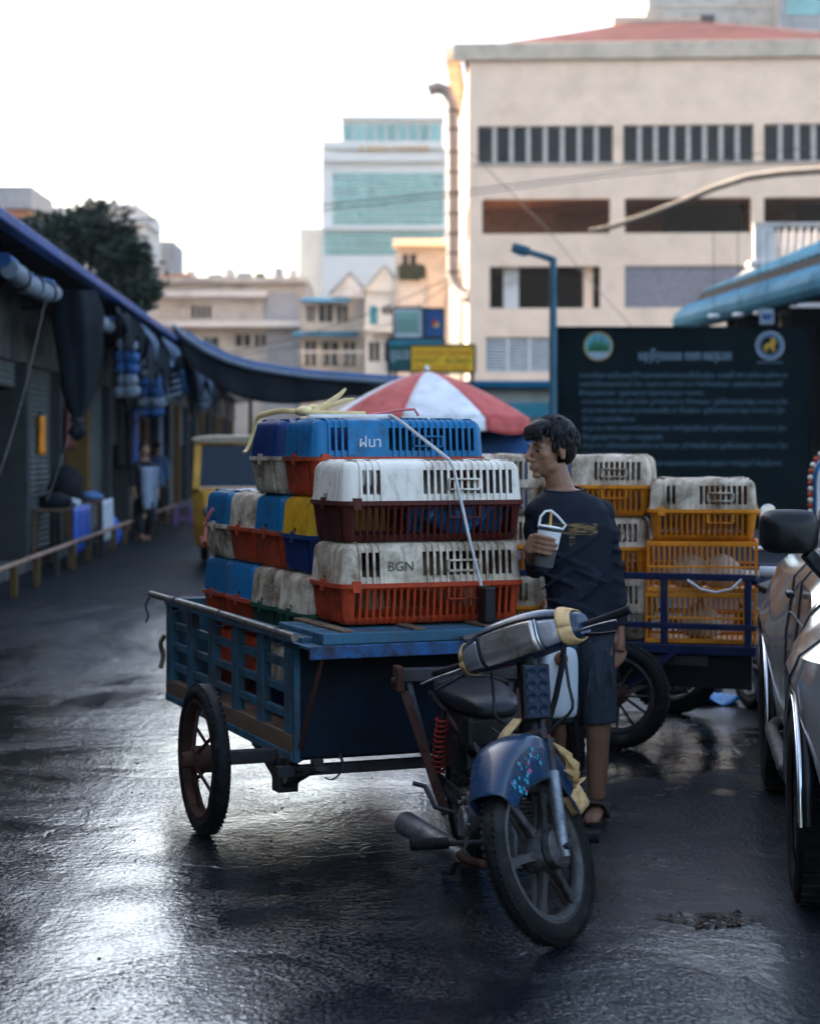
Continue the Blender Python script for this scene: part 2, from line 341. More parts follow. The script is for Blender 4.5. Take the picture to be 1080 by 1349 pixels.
# ---------------------------------------------------------------- wet street
def ground_mat():
    m = bpy.data.materials.new('wet_asphalt'); m.use_nodes = True; n = m.node_tree.nodes; l = m.node_tree.links; p = n['Principled BSDF']
    tc = n.new('ShaderNodeTexCoord')
    def mapn(sc, rz=0):
        q = n.new('ShaderNodeMapping'); q.inputs['Scale'].default_value = sc; q.inputs['Rotation'].default_value = (0,0,rz); l.new(tc.outputs['Object'], q.inputs[0]); return q.outputs[0]
    def nz(sc, det=5, dist=0, ro=.6, vec=None):
        t = n.new('ShaderNodeTexNoise'); t.inputs['Scale'].default_value = sc; t.inputs['Detail'].default_value = det; t.inputs['Distortion'].default_value = dist; t.inputs['Roughness'].default_value = ro
        l.new(vec or tc.outputs['Object'], t.inputs['Vector']); return t.outputs['Fac']
    def mr(f, a, b, lo, hi, smooth=False):
        t = n.new('ShaderNodeMapRange'); l.new(f, t.inputs[0]); t.inputs[1].default_value = lo; t.inputs[2].default_value = hi; t.inputs[3].default_value = a; t.inputs[4].default_value = b
        if smooth: t.interpolation_type = 'SMOOTHSTEP'
        return t.outputs[0]
    def mth(op, a, b):
        t = n.new('ShaderNodeMath'); t.operation = op
        for i, x in ((0,a),(1,b)):
            if isinstance(x, (int,float)): t.inputs[i].default_value = x
            else: l.new(x, t.inputs[i])
        return t.outputs[0]
    streak = nz(1.0, 6, .8, .65, mapn((2.6,.55,1), R(-4)))
    big = nz(.55, 5, 1.0, .6)
    wet = mr(mth('ADD', mth('MULTIPLY', big, .55), mth('MULTIPLY', streak, .45)), 0, 1, .32, .52, True)
    # a standing puddle in a shallow hollow by the front wheel
    def puddle(cx, cy, rx, ry, rz):
        q = n.new('ShaderNodeMapping'); q.vector_type = 'TEXTURE'; q.inputs['Location'].default_value = (cx,cy,0); q.inputs['Rotation'].default_value = (0,0,rz); q.inputs['Scale'].default_value = (rx,ry,1)
        l.new(tc.outputs['Object'], q.inputs[0])
        ln = n.new('ShaderNodeVectorMath'); ln.operation = 'LENGTH'; l.new(q.outputs[0], ln.inputs[0])
        d = mth('ADD', ln.outputs['Value'], mth('MULTIPLY', mth('SUBTRACT', nz(3.2, 7, .8, .65), .5), 3.0))
        return mr(d, 1, 0, .88, 1.04, True)
    sy = n.new('ShaderNodeSeparateXYZ'); l.new(tc.outputs['Object'], sy.inputs[0])
    far = mr(mth('ADD', sy.outputs[1], mth('MULTIPLY', mth('SUBTRACT', nz(.8, 6, .6, .65, mapn((1,.3,1), R(-3))), .5), 22)), 0, 1, 10.5, 19, True)
    side = mr(mth('ADD', sy.outputs[0], mth('MULTIPLY', mth('SUBTRACT', nz(1.1, 5, .8), .5), 2.2)), 0, 1, .25, .95, True)
    wet = mth('MULTIPLY', mth('MULTIPLY', wet, mth('SUBTRACT', 1, far)), mth('SUBTRACT', 1, mth('MULTIPLY', side, .6)))
    pud = mth('MAXIMUM', mth('MAXIMUM', mth('MULTIPLY', puddle(.95,5.85,.22,.36,.1), .45), mth('MULTIPLY', puddle(-1.0,7.2,.9,1.6,.1), .3)), mth('MAXIMUM', puddle(1.15,9.9,.8,1.2,.2), mth('MULTIPLY', puddle(.05,5.2,.55,.5,0), .35)))
    cracks = n.new('ShaderNodeTexVoronoi'); cracks.feature = 'DISTANCE_TO_EDGE'; cracks.inputs['Scale'].default_value = .8
    wv = n.new('ShaderNodeVectorMath'); wv.operation = 'MULTIPLY_ADD'
    nc = n.new('ShaderNodeTexNoise'); nc.inputs['Scale'].default_value = 1.6; nc.inputs['Detail'].default_value = 5; l.new(tc.outputs['Object'], nc.inputs['Vector'])
    l.new(nc.outputs['Color'], wv.inputs[0]); wv.inputs[1].default_value = (.9,.9,.9); l.new(tc.outputs['Object'], wv.inputs[2]); l.new(wv.outputs[0], cracks.inputs['Vector'])
    crack = mth('MULTIPLY', mr(cracks.outputs['Distance'], 1, 0, .0, .012), mr(nz(.5, 3), 0, 1, .5, .62))
    agg = nz(95, 4, 0, .7); pits = nz(30, 3, 0, .55, mapn((1,.8,1))); und = nz(3.2, 5, .6, .6, mapn((1,.8,1)))
    cr = n.new('ShaderNodeValToRGB'); cr.color_ramp.elements[0].color = (.005,.008,.012,1); cr.color_ramp.elements[1].color = (.022,.028,.036,1)
    l.new(mr(agg, 0, 1, .3, .7), cr.inputs[0])
    mx = n.new('ShaderNodeMix'); mx.data_type = 'RGBA'; mx.blend_type = 'MULTIPLY'; l.new(mth('MAXIMUM', wet, pud), mx.inputs[0]); l.new(cr.outputs[0], mx.inputs[6]); mx.inputs[7].default_value = (.5,.5,.52,1)
    mx2 = n.new('ShaderNodeMix'); mx2.data_type = 'RGBA'; l.new(mr(nz(1.3, 6, .5), 0, .5, .55, .72), mx2.inputs[0]); l.new(mx.outputs[2], mx2.inputs[6]); mx2.inputs[7].default_value = (.028,.025,.023,1)
    l.new(mx2.outputs[2], p.inputs['Base Color'])
    dry = mth('SUBTRACT', 1, mth('MAXIMUM', mth('MULTIPLY', wet, .8), pud))
    reg = mr(nz(1.15, 5, .9, .6), 0, 1, .40, .62, True); regp = mth('MULTIPLY', mth('ADD', .38, mth('MULTIPLY', reg, 1.0)), mr(streak, .55, 1.2, .4, .6))
    pitr = mth('MULTIPLY', mth('ADD', mth('MULTIPLY', pits, .75), mth('MULTIPLY', nz(64, 2, 0, .5), .25)), regp)
    spots = mth('MULTIPLY', regp,
      mth('MULTIPLY', mr(nz(70, 6, 0, .7, mapn((1,.75,1), R(-4))), 0, 1, .48, .68, True), mth('ADD', dry, .16)))
    rough = mth('ADD', mth('MULTIPLY', spots, .25), mth('ADD', mth('ADD', mth('ADD', .09, mth('ADD', mth('MULTIPLY', far, .40), mth('MULTIPLY', mth('MULTIPLY', side, mth('SUBTRACT', 1, pud)), .17))), mth('MULTIPLY', dry, .06)), mth('MULTIPLY', mth('SUBTRACT', pits, .5), .1)))
    l.new(rough, p.inputs['Roughness']); l.new(mth('MULTIPLY', .75, mth('SUBTRACT', 1, mth('MULTIPLY', mth('MAXIMUM', far, mth('MULTIPLY', mth('MULTIPLY', side, .9), mth('SUBTRACT', 1, pud))), .93))), p.inputs['Specular IOR Level'])
    h = mth('ADD', mth('MULTIPLY', mth('MULTIPLY', agg, .06), mth('ADD', mth('ADD', dry, spots), .15)), mth('ADD', mth('MULTIPLY', mth('MULTIPLY', pitr, .75), mth('ADD', dry, .55)), mth('MULTIPLY', und, .4)))
    h = mth('ADD', h, mth('MULTIPLY', spots, .18))
    h = mth('SUBTRACT', h, mth('MULTIPLY', crack, 1.2))
    b = n.new('ShaderNodeBump'); b.inputs['Strength'].default_value = .62; b.inputs['Distance'].default_value = .011; l.new(h, b.inputs['Height']); l.new(b.outputs[0], p.inputs['Normal'])
    b2 = n.new('ShaderNodeBump'); b2.inputs['Strength'].default_value = .6; b2.inputs['Distance'].default_value = .0065; l.new(mth('ADD', mth('ADD', mth('MULTIPLY', und, .6), mth('MULTIPLY', pitr, .95)), mth('ADD', mth('MULTIPLY', agg, .05), mth('MULTIPLY', spots, .1))), b2.inputs['Height'])
    l.new(b2.outputs[0], p.inputs['Coat Normal']); l.new(mth('MAXIMUM', mth('MULTIPLY', mth('MULTIPLY', wet, .9), mth('SUBTRACT', 1, mth('MULTIPLY', spots, 2.5))), pud), p.inputs['Coat Weight']); p.inputs['Coat Roughness'].default_value = .06; p.inputs['Coat IOR'].default_value = 1.36
    MATS['wet_asphalt'] = m
ground_mat()
g = MB().add([(-300,-40,0),(300,-40,0),(300,600,0),(-300,600,0)], [(0,1,2,3)]).build('street', 'wet_asphalt', smooth=0); g['kind'] = 'structure'

# ---------------------------------------------------------------- the large beige building
PB = 28.74
def bX(px): return (px-617)/PB
def bZ(py): return CH+(590-py)/PB
B = thing('market_building', 'large beige concrete building with red roof and open galleries behind the dark board', 'building', (2.68,87,0), R(-3))
XE, DEP = bX(1215), 15.
rowA = [(629,807),(820,990),(1003,1175)]; rowB = [(635,803),(822,987),(1003,1172)]; rowC = [(645,790),(822,985),(1003,1172)]; rowD = [(640,727),(745,803),(822,985)]
holes = [(bX(a),bX(b),bZ(215),bZ(166)) for a,b in rowA]+[(bX(a),bX(b),bZ(308),bZ(262)) for a,b in rowB]+[(bX(a),bX(b),bZ(406),bZ(351)) for a,b in rowC]+[(bX(a),bX(b),bZ(490),bZ(444)) for a,b in rowD]
mb = MB().plate(0, XE, 0, bZ(80), holes, 0, .45)

def lw(ya, yb, za, zb): mb.add([(-.05*ya,ya,za),(-.05*ya,ya,zb),(-.05*yb,yb,zb),(-.05*yb,yb,za)], [(0,1,2,3)])
lw(0,DEP,0,bZ(308)); lw(0,DEP,bZ(262),bZ(80)); lw(0,.7,bZ(308),bZ(262)); lw(5.2,DEP,bZ(308),bZ(262))
mb.add([(XE,0,0),(XE,0,bZ(80)),(XE,DEP,bZ(80)),(XE,DEP,0)], [(0,1,2,3)]); mb.add([(-.75,DEP,0),(XE,DEP,0),(XE,DEP,bZ(80)),(-.75,DEP,bZ(80))], [(0,1,2,3)])
mb.build('wall', 'concrete', B, 0)
m2 = MB().bx(-.75,XE+.3,-.22,.0-.004,bZ(80),bZ(57)); m2.bx(-.9,XE+.3,.0,.35,bZ(79),bZ(60)); m2.bx(-1.1,-.4,.36,DEP,bZ(79),bZ(58)); m2.build('parapet', 'cornice', B, 20, bevel=.05)
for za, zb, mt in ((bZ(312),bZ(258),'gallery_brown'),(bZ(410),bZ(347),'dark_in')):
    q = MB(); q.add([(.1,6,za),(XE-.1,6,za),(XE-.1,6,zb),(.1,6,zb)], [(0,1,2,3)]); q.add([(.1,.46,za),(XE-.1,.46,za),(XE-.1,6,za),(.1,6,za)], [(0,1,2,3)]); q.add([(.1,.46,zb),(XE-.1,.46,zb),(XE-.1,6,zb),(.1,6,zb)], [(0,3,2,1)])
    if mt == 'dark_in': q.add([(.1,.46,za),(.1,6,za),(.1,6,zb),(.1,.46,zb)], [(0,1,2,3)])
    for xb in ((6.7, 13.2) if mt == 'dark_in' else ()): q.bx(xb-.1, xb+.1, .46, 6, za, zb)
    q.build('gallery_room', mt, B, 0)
for a, b in rowA:
    n8 = 8; wd = (bX(b)-bX(a))/n8
    for i in range(n8):
        MB().bx(bX(a)+i*wd+.02, bX(a)+(i+1)*wd-.02, .3, .34, bZ(215)+.03, bZ(166)-.03).build('window', 'window_dark', B, 0)
        if i: MB().bx(bX(a)+i*wd-.1, bX(a)+i*wd+.1, .05, .29, bZ(215), bZ(166)).build('mullion', 'mullion', B, 0)
    MB().bx(bX(a)-.12, bX(b)+.12, -.1, -.004, bZ(217.5), bZ(215)).build('sill', 'concrete2', B, 0)
for (a, b), (pa, pb) in [((645,790),((663,683),(769,781)))]:
    for k, (c, d) in enumerate((pa, pb)): MB().bx(bX(c), bX(d), .5, 1.3, bZ(410), bZ(347)).build('inner_column', 'white_wall' if k == 0 else 'concrete', B, 0)
for a, b in rowB[1:]:      # gallery back doors and boards
    MB().bx(bX(a)+2.0, bX(b), 3.4, 3.6, bZ(310), bZ(258)).build('partition', 'dark_in', B, 0)
q = MB()                   # breeze-block lattice
for a, b in rowC[1:]:
    x0, x1, z0, z1 = bX(a), bX(b), bZ(406), bZ(351); nx, nzr = 22, 7
    dx, dz = (x1-x0)/nx, (z1-z0)/nzr
    for i in range(nx):
        for j in range(nzr):
            c = (x0+(i+.5)*dx, .2, z0+(j+.5)*dz)
            q.box(c, (.07,.14,dx*1.25), (0,R(45),0)); q.box(c, (.07,.13,dx*1.25), (0,R(-45),0))
    for i in range(nx+1): q.bx(x0+i*dx-.03, x0+i*dx+.03, .1, .3, z0, z1)
    for j in range(nzr+1): q.bx(x0, x1, .11, .29, z0+j*dz-.03, z0+j*dz+.03)
q.build('lattice_screen', 'lattice', B, 0, kind='stuff')
for a, b in rowD:
    x0, x1 = bX(a), bX(b)
    for k in range(11):
        z = bZ(490)+(k+.5)*(bZ(444)-bZ(490))/11
        MB().box(((x0+x1)/2,.18,z), (x1-x0,.16,.03), (R(35),0,0)).build('louvre_slat', 'louver', B, 0)
    MB().bx(x0, x1, .4, .44, bZ(490), bZ(444)).build('louvre_back', 'window_dark', B, 0)
    for xm in (x0+(x1-x0)*.33, x0+(x1-x0)*.66): MB().bx(xm-.06, xm+.06, .06, .28, bZ(490), bZ(444)).build('louvre_post', 'louver', B, 0)
# red corrugated hip roof and roof vents
rf = MB(); zr0, zr1 = bZ(58), bZ(58)+2.1
def roofpt(u, v):
    x = -.4+u*(XE+.8); top = .5+.06*math.sin(u*420)
    return x
nc = 150
for i in range(nc):
    xa, xb = -.3+(XE+.6)*i/nc, -.3+(XE+.6)*(i+1)/nc
    def hz(x): return zr0-.1+min(2.8, max(0, (x-1.0))*.38, max(0, (22.8-x))*.23)
    for j, (a, b) in enumerate(((xa,(xa+xb)/2),((xa+xb)/2,xb))):
        o = .06 if j == 0 else 0
        rf.add([(a,.4,zr0-.1+o),(b,.4,zr0-.1+o),(b,.4+(hz(b)-zr0+.1)*2.6,hz(b)+o),(a,.4+(hz(a)-zr0+.1)*2.6,hz(a)+o)], [(0,1,2,3)])
rf.add([(-.3,.4,zr0-.12),(XE+.3,.4,zr0-.12),(10.7,7.6,zr0+2.62),(8.3,7.6,zr0+2.62)], [(0,1,2,3)]); rf.add([(-.3,DEP,zr0-.1),(XE+.3,DEP,zr0-.1),(10.7,7.6,zr0+2.62),(8.3,7.6,zr0+2.62)], [(0,1,2,3)])
rf.add([(-.3,.4,zr0-.1),(-.3,DEP,zr0-.1),(8.3,7.6,zr0+2.62)], [(0,1,2)])
rfo = rf.build('roof', 'roof_red', B, 0)
v = MB(); v.bx(7.0,11.3,7.2,8.4,zr0+2.45,zr0+2.85); v.bx(8.6,9.6,7.3,8.3,zr0+2.8,zr0+3.15); v.build('roof_vent', 'cornice', rfo, 0, bevel=.05)
# duct on the left flank
d = MB(); pts = [(-1.9,1.2,bZ(112)),(-1.45,1.2,bZ(108)),(-1.0,1.2,bZ(113)),(-.78,1.2,bZ(130)),(-.75,1.2,bZ(200)),(-.75,1.2,bZ(360)),(-.5,1.0,bZ(378)),(.05,.4,bZ(392))]
d.tube(pts, .3, 14)
du = d.build('duct', 'duct', B, 50)
for py in (140,165,195,222,250,277,304,330,355): MB().tube([(-.75,1.2,bZ(py)-.05),(-.75,1.2,bZ(py)+.05)], .335, 14).build('duct_band', 'steel_dark', du, 30)
# pale curved canopy rail running up to the right in front of the galleries, and the balcony with balusters
cn = thing('canopy_rail', 'pale curved concrete canopy edge sweeping up across the gallery openings', 'canopy', W(800,300,80))
pts = [W(px,py,Y)-cn.location for px,py,Y in ((775,302,81),(800,297,80.5),(850,281,80),(900,262,79.5),(940,245,79),(985,231,78.5),(1030,225,78),(1120,219,77),(1220,214,76))]
MB().tube(pts, [.02,.03,.035,.045,.06,.08,.09,.09,.09], 8, flat=(1.1,1.6)).build('edge_beam', 'cornice', cn, 40)
MB().tube([p+Vector((0,.4,-.1)) for p in pts], [.02]+[.08]*8, 6).build('gutter', 'steel_dark', cn, 40)
for px, pz in ((1110,220),(1200,215)): 
    a = W(px,pz,77)-cn.location; MB().tube([a, (a.x,a.y,-cn.location.z)], .12, 8).build('post', 'cornice', cn, 40)
bc = thing('balcony_building', 'white building with balustrade balcony above the blue roof at right', 'building', (W(995,590,60).x,60,0))
def q60(px): return (px-995)/F*60
zb = lambda py: CH+(590-py)/F*60
MB().bx(0,q60(1230),.0,5,0,zb(350)).build('wall', 'white_wall', bc, 0)
MB().bx(-.25,q60(1230),-.4,.4,zb(352),zb(344)).build('balcony_slab', 'white_wall', bc, 0, bevel=.03)
MB().bx(-.1,q60(1230),-.3,-.12,zb(299),zb(294)).build('balustrade_rail', 'white_wall', bc, 0, bevel=.02)
MB().bx(-.1,.55,-.3,-.12,zb(344),zb(299)).build('balustrade_pier', 'white_wall', bc, 0)
for i in range(18):
    x = .68+i*.24; MB().lathe([(.04,zb(344)),(.07,zb(330)),(.04,zb(312)),(.05,zb(299))], 8, TR(x,-.21,0)).build('baluster', 'white_wall', bc, 60)
# towers cropped by the top edge
tw = thing('beige_tower', 'tall beige tower rising behind the red roof, cropped by the top edge', 'building', (W(853,590,170).x,170,0))
mx = lambda px: (px-853)/F*170
MB().bx(0,mx(1024),0,12,0,52).build('wall', 'concrete2', tw, 0)
for k in range(14): MB().bx(0,mx(1024),-.08,-.004,9+k*3.2,9.25+k*3.2).build('floor_band', 'cornice', tw, 0)
for k in range(14): MB().bx(3,6,-.05,-.002,10+k*3.2,11.6+k*3.2).build('window', 'window_dark', tw, 0)
tw2 = thing('blue_grey_tower', 'blue-grey panelled tower at the top right corner', 'building', (W(1026,590,168).x,168,0))
MB().bx(0,14,0,12,0,51).build('wall', 'grey_wall', tw2, 0)
for k in range(15): MB().bx(.6,14,-.06,-.002,8+k*2.9,9.7+k*2.9).build('window_band', 'glass_teal', tw2, 0)

# ---------------------------------------------------------------- distant buildings
def house(name, label, cat, px0, px1, ptop, Y, wall, wins=(), depth=8, extra=None, wmat='window_dark', rz=0, fr='mullion'):
    o = thing(name, label, cat, (W(px0,590,Y).x, Y, 0), rz)
    k = Y/F; X = lambda px: (px-px0)*k; Z = lambda py: CH+(590-py)*k
    hs = [(X(a),X(b),Z(d),Z(c)) for a,b,c,d in wins]
    mb = MB().plate(0, X(px1), 0, Z(ptop), hs, 0, .25)
    x1, zt = X(px1), Z(ptop)
    mb.add([(0,0,0),(0,0,zt),(0,depth,zt),(0,depth,0)], [(0,1,2,3)]); mb.add([(x1,0,0),(x1,0,zt),(x1,depth,zt),(x1,depth,0)], [(0,1,2,3)]); mb.add([(0,0,zt),(x1,0,zt),(x1,depth,zt),(0,depth,zt)], [(0,1,2,3)])
    mb.build('wall', wall, o, 0)
    for a, b, c, d in hs:
        wn = MB().bx(a, b, .18, .24, c, d).build('window', wmat, o, 0)
        if (b-a)/k > 9: MB().bx((a+b)/2-.05, (a+b)/2+.05, .1, .17, c, d).build('frame', fr, wn, 0)
    if extra: extra(o, X, Z)
    return o
def glass(o, X, Z):
    for i in range(3): MB().bx(X(425), X(584), -.5, -.004, Z((196,213,303)[i])-.0, Z((186,203,297)[i])).build('white_band', 'tower_white', o, 0)
    for i in range(9):
        a = X(453+i*14.4); MB().bx(a, a+.85, -.02, .1, Z(188), Z(163)).build('glass_panel', 'glass_teal', o, 0)
    for r, (pa, pb, x0) in enumerate(((212.5,202+1,429),(298,227,438),(336,305,427))):
        nx = 22; wd = (X(584)-X(x0))/nx; nr = max(1, round((pa-pb)/9.5))
        for i in range(nx):
            for j in range(nr):
                za, zb_ = Z(pa)+(Z(pb)-Z(pa))*j/nr, Z(pa)+(Z(pb)-Z(pa))*(j+1)/nr
                MB().bx(X(x0)+i*wd+.04, X(x0)+(i+1)*wd-.04, -.06-.004*r, .1, za+.04, zb_-.04).build('glass_panel', 'glass_teal', o, 0)
    text('lettering', 'E BAN TOWER', .9, 'tuk_yellow', o, TR(X(474),-.52,Z(200)) @ FRONT, .05, width=X(566)-X(474))
    MB().bx(X(450),X(584),.1,10,Z(200),Z(158)).build('penthouse', 'tower_white', o, 0); MB().bx(X(449),X(585),-.3,10.2,Z(158),Z(153)).build('roof_slab', 'tower_white', o, 0)
house('glass_tower', 'white and teal glass office tower left of the beige building', 'building', 424, 590, 194, 200, 'tower_white', (), 14, glass)
house('grey_block', 'plain grey slab block beside the glass tower', 'building', 394, 426, 300, 215, 'grey_wall')
def lowb(o, X, Z):
    MB().bx(X(196),X(402),-1.2,.0-.004,Z(432),Z(424)).build('ledge', 'white_wall', o, 0); MB().bx(X(200),X(352),-.9,-.004,Z(392),Z(384)).build('ledge', 'white_wall', o, 0)
    MB().bx(X(200),X(404),-.6,8,Z(373),Z(366)).build('roof_slab', 'concrete2', o, 0)
    MB().bx(X(212),X(250),0,2,Z(366),Z(361)).build('roof_tile_strip', 'orange_wall', o, 0)
    for i in range(9):
        x = X(205+i*22+random.uniform(-6,6)); h = random.uniform(.3,.9); MB().bx(x, x+random.uniform(.4,1.2), 1, 2.4, Z(366), Z(366)+h).build('rooftop_box', random.choice(['white_wall','grey_wall','dark_in','concrete2']), o, 0)
    MB().bx(X(352),X(392),-.25,-.003,0,Z(385)).build('pier_panel', 'grey_wall', o, 0)
house('low_terrace_building', 'long low beige building with roof terrace left of the small houses', 'building', 198, 404, 372, 112, 'concrete2', [(252,264,402,419),(266,278,402,419),(268,288,444,458),(310,330,440,456),(335,350,440,456)], 9, lowb)
def h2(o, X, Z):
    for a, b, t in ((398,462,392),(388,472,436)):
        MB().prism([(0,0),(1,0),(1,.3),(0,.3)], 0, .01) if False else None
        q = MB().add([(X(a),-1.6,Z(t+7)),(X(b),-1.6,Z(t+7)),(X(b),-.005,Z(t)),(X(a),-.005,Z(t)),(X(a),-1.6,Z(t+9)),(X(b),-1.6,Z(t+9)),(X(b),-.005,Z(t+3)),(X(a),-.005,Z(t+3))], [(0,1,2,3),(4,7,6,5),(0,4,5,1),(1,5,6,2),(3,2,6,7),(0,3,7,4)]); q.build('awning', 'roof_blue', o, 0)
    MB().prism([(X(438),Z(392)),(X(482),Z(392)),(X(482),Z(386)),(X(462),Z(361)),(X(438),Z(386))], -.3, 5).build('gable', 'white_wall', o, 0)
    for s in (-1,1): MB().bar((X(461),2.4,Z(359)),(X(461)+s*1.15,2.4,Z(388)),.12,5.6,(0,1,0)).build('gable_roof', 'grey_wall', o, 0)
    for i in range(9): MB().bx(X(400+i*9),X(401.4+i*9),-1.0,-.9,Z(480),Z(466)).build('baluster', 'white_wall', o, 0)
    MB().bx(X(394),X(480),-1.1,-.8,Z(466),Z(463)).build('balcony_rail', 'white_wall', o, 0)
house('blue_awning_house', 'small cream house with two blue awnings and a gable', 'building', 396, 482, 392, 104, 'cream_wall', [(404,414,402,424),(420,438,400,424),(444,458,402,424),(402,416,448,482),(424,446,450,482),(452,468,450,482)], 6, h2)
def h3(o, X, Z):
    MB().prism([(X(478),Z(384)),(X(531),Z(384)),(X(507),Z(352))], -.2, 6).build('gable', 'white_wall', o, 0)
    for s in (-1,1): MB().bar((X(507),2.8,Z(350)),(X(507)+s*1.25,2.8,Z(386)),.14,6.2,(0,1,0)).build('gable_roof', 'grey_wall', o, 0)
    MB().bx(X(487),X(497),-.06,-.003,Z(427),Z(403)).build('door', 'sign_teal', o, 0)
    MB().bx(X(480),X(528),-.8,-.004,Z(438),Z(431)).build('ledge', 'white_wall', o, 0)
house('gabled_house', 'pale gabled house with a teal door', 'building', 481, 530, 384, 100, 'white_wall', [(504,516,403,414),(486,500,450,476),(506,524,450,476)], 6, h3)
def h4(o, X, Z):
    MB().bx(X(518),X(594),-.7,1,Z(326),Z(316)).build('cornice', 'concrete', o, 0, bevel=.05)
    for i in range(6): MB().bx(X(526),X(560),-.1,-.01,Z(402-i*5),Z(404.2-i*5)).build('louvre_slat', 'louver', o, 0)
    MB().bx(X(564),X(584),-.15,-.003,Z(415),Z(368)).build('pier_panel', 'cream_wall', o, 0)
    q = MB()
    for i in range(160):
        c = Vector((X(random.uniform(528,558)),-.3,Z(random.uniform(352,366)))); a = random.uniform(0,6.3)
        q.add([c+Vector((.25*math.cos(a),.1,.25*math.sin(a))),c+Vector((.2*math.cos(a+2),-.1,.2*math.sin(a+2))),c+Vector((.2*math.cos(a+4),0,.2*math.sin(a+4)))], [(0,1,2)])
    q.build('balcony_plants', 'leaf', o, 0, kind='stuff')
house('corniced_house', 'narrow house with heavy cornice and balcony plants next to the duct', 'building', 521, 592, 326, 97, 'concrete2', [(530,548,334,350),(566,580,380,400),(562,576,420,440)], 6, h4)
def h5(o, X, Z): MB().bx(X(-42),X(43),-.3,6,Z(275),Z(246)).build('parapet', 'grey_wall', o, 0)
house('orange_building', 'orange building with grey top at the left edge', 'building', -40, 40, 274, 105, 'orange_wall', [], 8, h5)
def h6(o, X, Z):
    MB().bx(X(118),X(182),-.4,6,Z(276),Z(269)).build('roof_slab', 'white_wall', o, 0); MB().bx(X(150),X(196),-.6,6,Z(296),Z(290)).build('ledge', 'white_wall', o, 0)
    for i in range(6): MB().bx(X(120+i*11),X(122+i*11),1,1.3,Z(269),Z(264)).build('roof_post', 'dark_in', o, 0)
house('white_rooftop_house', 'white house rising behind the tree crown', 'building', 116, 192, 276, 130, 'white_wall', [(150,160,300,312),(166,178,300,312)], 8, h6)
def h7(o, X, Z):
    for i in range(6): MB().bx(X(203+i*5),X(203.8+i*5),1,1.2,Z(318),Z(308)).build('roof_post', 'grey_wall', o, 0)
house('small_white_tower', 'small whitish block right of the tree', 'building', 199, 229, 318, 140, 'grey_wall', [], 6, h7)
house('pale_background_house', 'low whitish roofs peeking over the tree at left', 'building', 38, 84, 272, 120, 'white_wall', [(50,60,276,284)], 6)
# low blue-trimmed shed between umbrella and lamp
def h8(o, X, Z):
    MB().bx(X(470),X(760),-.5,2,Z(511),Z(502)).build('fascia', 'roof_blue', o, 0, bevel=.04)
    MB().bx(X(560),X(760),-.9,-.55,Z(550),Z(531)).build('teal_band', 'sign_teal', o, 0)
house('low_shed', 'low beige shed with blue roof edge behind the striped umbrella', 'building', 470, 760, 505, 58, 'concrete2', [], 6, h8)
# signs
def signboard(name, label, px0, px1, p0, p1, Y, m, legs=True):
    o = thing(name, label, 'sign', (W((px0+px1)/2,590,Y).x, Y, 0)); k = Y/F; hw = (px1-px0)/2*k; z0, z1 = CH+(590-p1)*k, CH+(590-p0)*k
    MB().bx(-hw,hw,-.04,.04,z0,z1).build('panel', m, o, 0)
    f = MB()
    for a in ((-hw-.04,hw+.04,z1,z1+.06),(-hw-.04,hw+.04,z0-.06,z0),(-hw-.06,-hw-.001,z0,z1),(hw+.001,hw+.06,z0,z1)): f.bx(a[0],a[1],-.06,.06,a[2],a[3])
    f.build('frame', 'steel_dark', o, 0)
    if legs:
        for s in (-1,1): MB().bx(s*hw*.96-.04, s*hw*.96+.04, .05, .13, 0, z1).build('post', 'steel_dark', o, 0)
    return o, hw, z0, z1
o, hw, z0, z1 = signboard('yellow_sign', 'yellow sign with red and black lettering above the umbrella', 542, 624, 456, 489, 50, 'sign_yellow'); h = z1-z0
text('lettering', 'ហាង លក់គ្រឿងសំណង់', .2, 'sign_red', o, TR(-hw*.92,-.045,z0+h*.64) @ FRONT, .003, width=hw*1.84)
text('lettering', 'មានលក់', .17, 'sign_black', o, TR(-hw*.9,-.045,z0+h*.36) @ FRONT, .003, width=hw*.72); text('lettering', 'គ្រឿងដែក', .17, 'sign_black', o, TR(hw*.1,-.045,z0+h*.33) @ FRONT, .003, width=hw*.76)
text('lettering', 'ទំនាក់ទំនង ០១២', .12, 'sign_red', o, TR(-hw*.9,-.045,z0+h*.07) @ FRONT, .003, width=hw*1.7)
o, hw, z0, z1 = signboard('green_sign', 'dark green sign with pale round letters left of the yellow sign', 512, 584, 447, 487, 54, 'sign_green'); h = z1-z0
text('lettering', 'ព្រះពរ', .4, 'sign_white', o, TR(-hw*.93,-.045,z0+h*.35) @ FRONT, .003, width=hw*.8)
MB().bx(-hw,hw,-.06,-.042,z1-.16,z1-.02).build('teal_strip', 'sign_teal', o, 0)
o, hw, z0, z1 = signboard('window_billboard', 'pale blue billboard picturing a window above the green sign', 520, 556, 406, 444, 56, 'sign_white')
MB().bx(-hw*.85,hw*.75,-.05,-.042,z0+.12,z1-.1).build('picture', 'glass_teal', o, 0)
for i in range(5): MB().bx(-hw*.8+i*.14,-.8*hw+i*.14+.03,-.06,-.052,z0+.14,z1-.3).build('picture_bar', 'window_dark', o, 0)
o, hw, z0, z1 = signboard('blue_billboard', 'dark blue billboard with small orange and white figure', 560, 583, 408, 443, 56.2, 'sign_blue')
MB().add([(-.08,-.045,(z0+z1)/2-.1),(.12,-.045,(z0+z1)/2),(-.02,-.045,(z0+z1)/2+.14)], [(0,1,2)]).build('picture', 'sign_red', o, 0); MB().add([(-.02,-.047,(z0+z1)/2-.12),(.16,-.047,(z0+z1)/2-.1),(.1,-.047,(z0+z1)/2+.04)], [(0,1,2)]).build('picture', 'sign_yellow', o, 0)

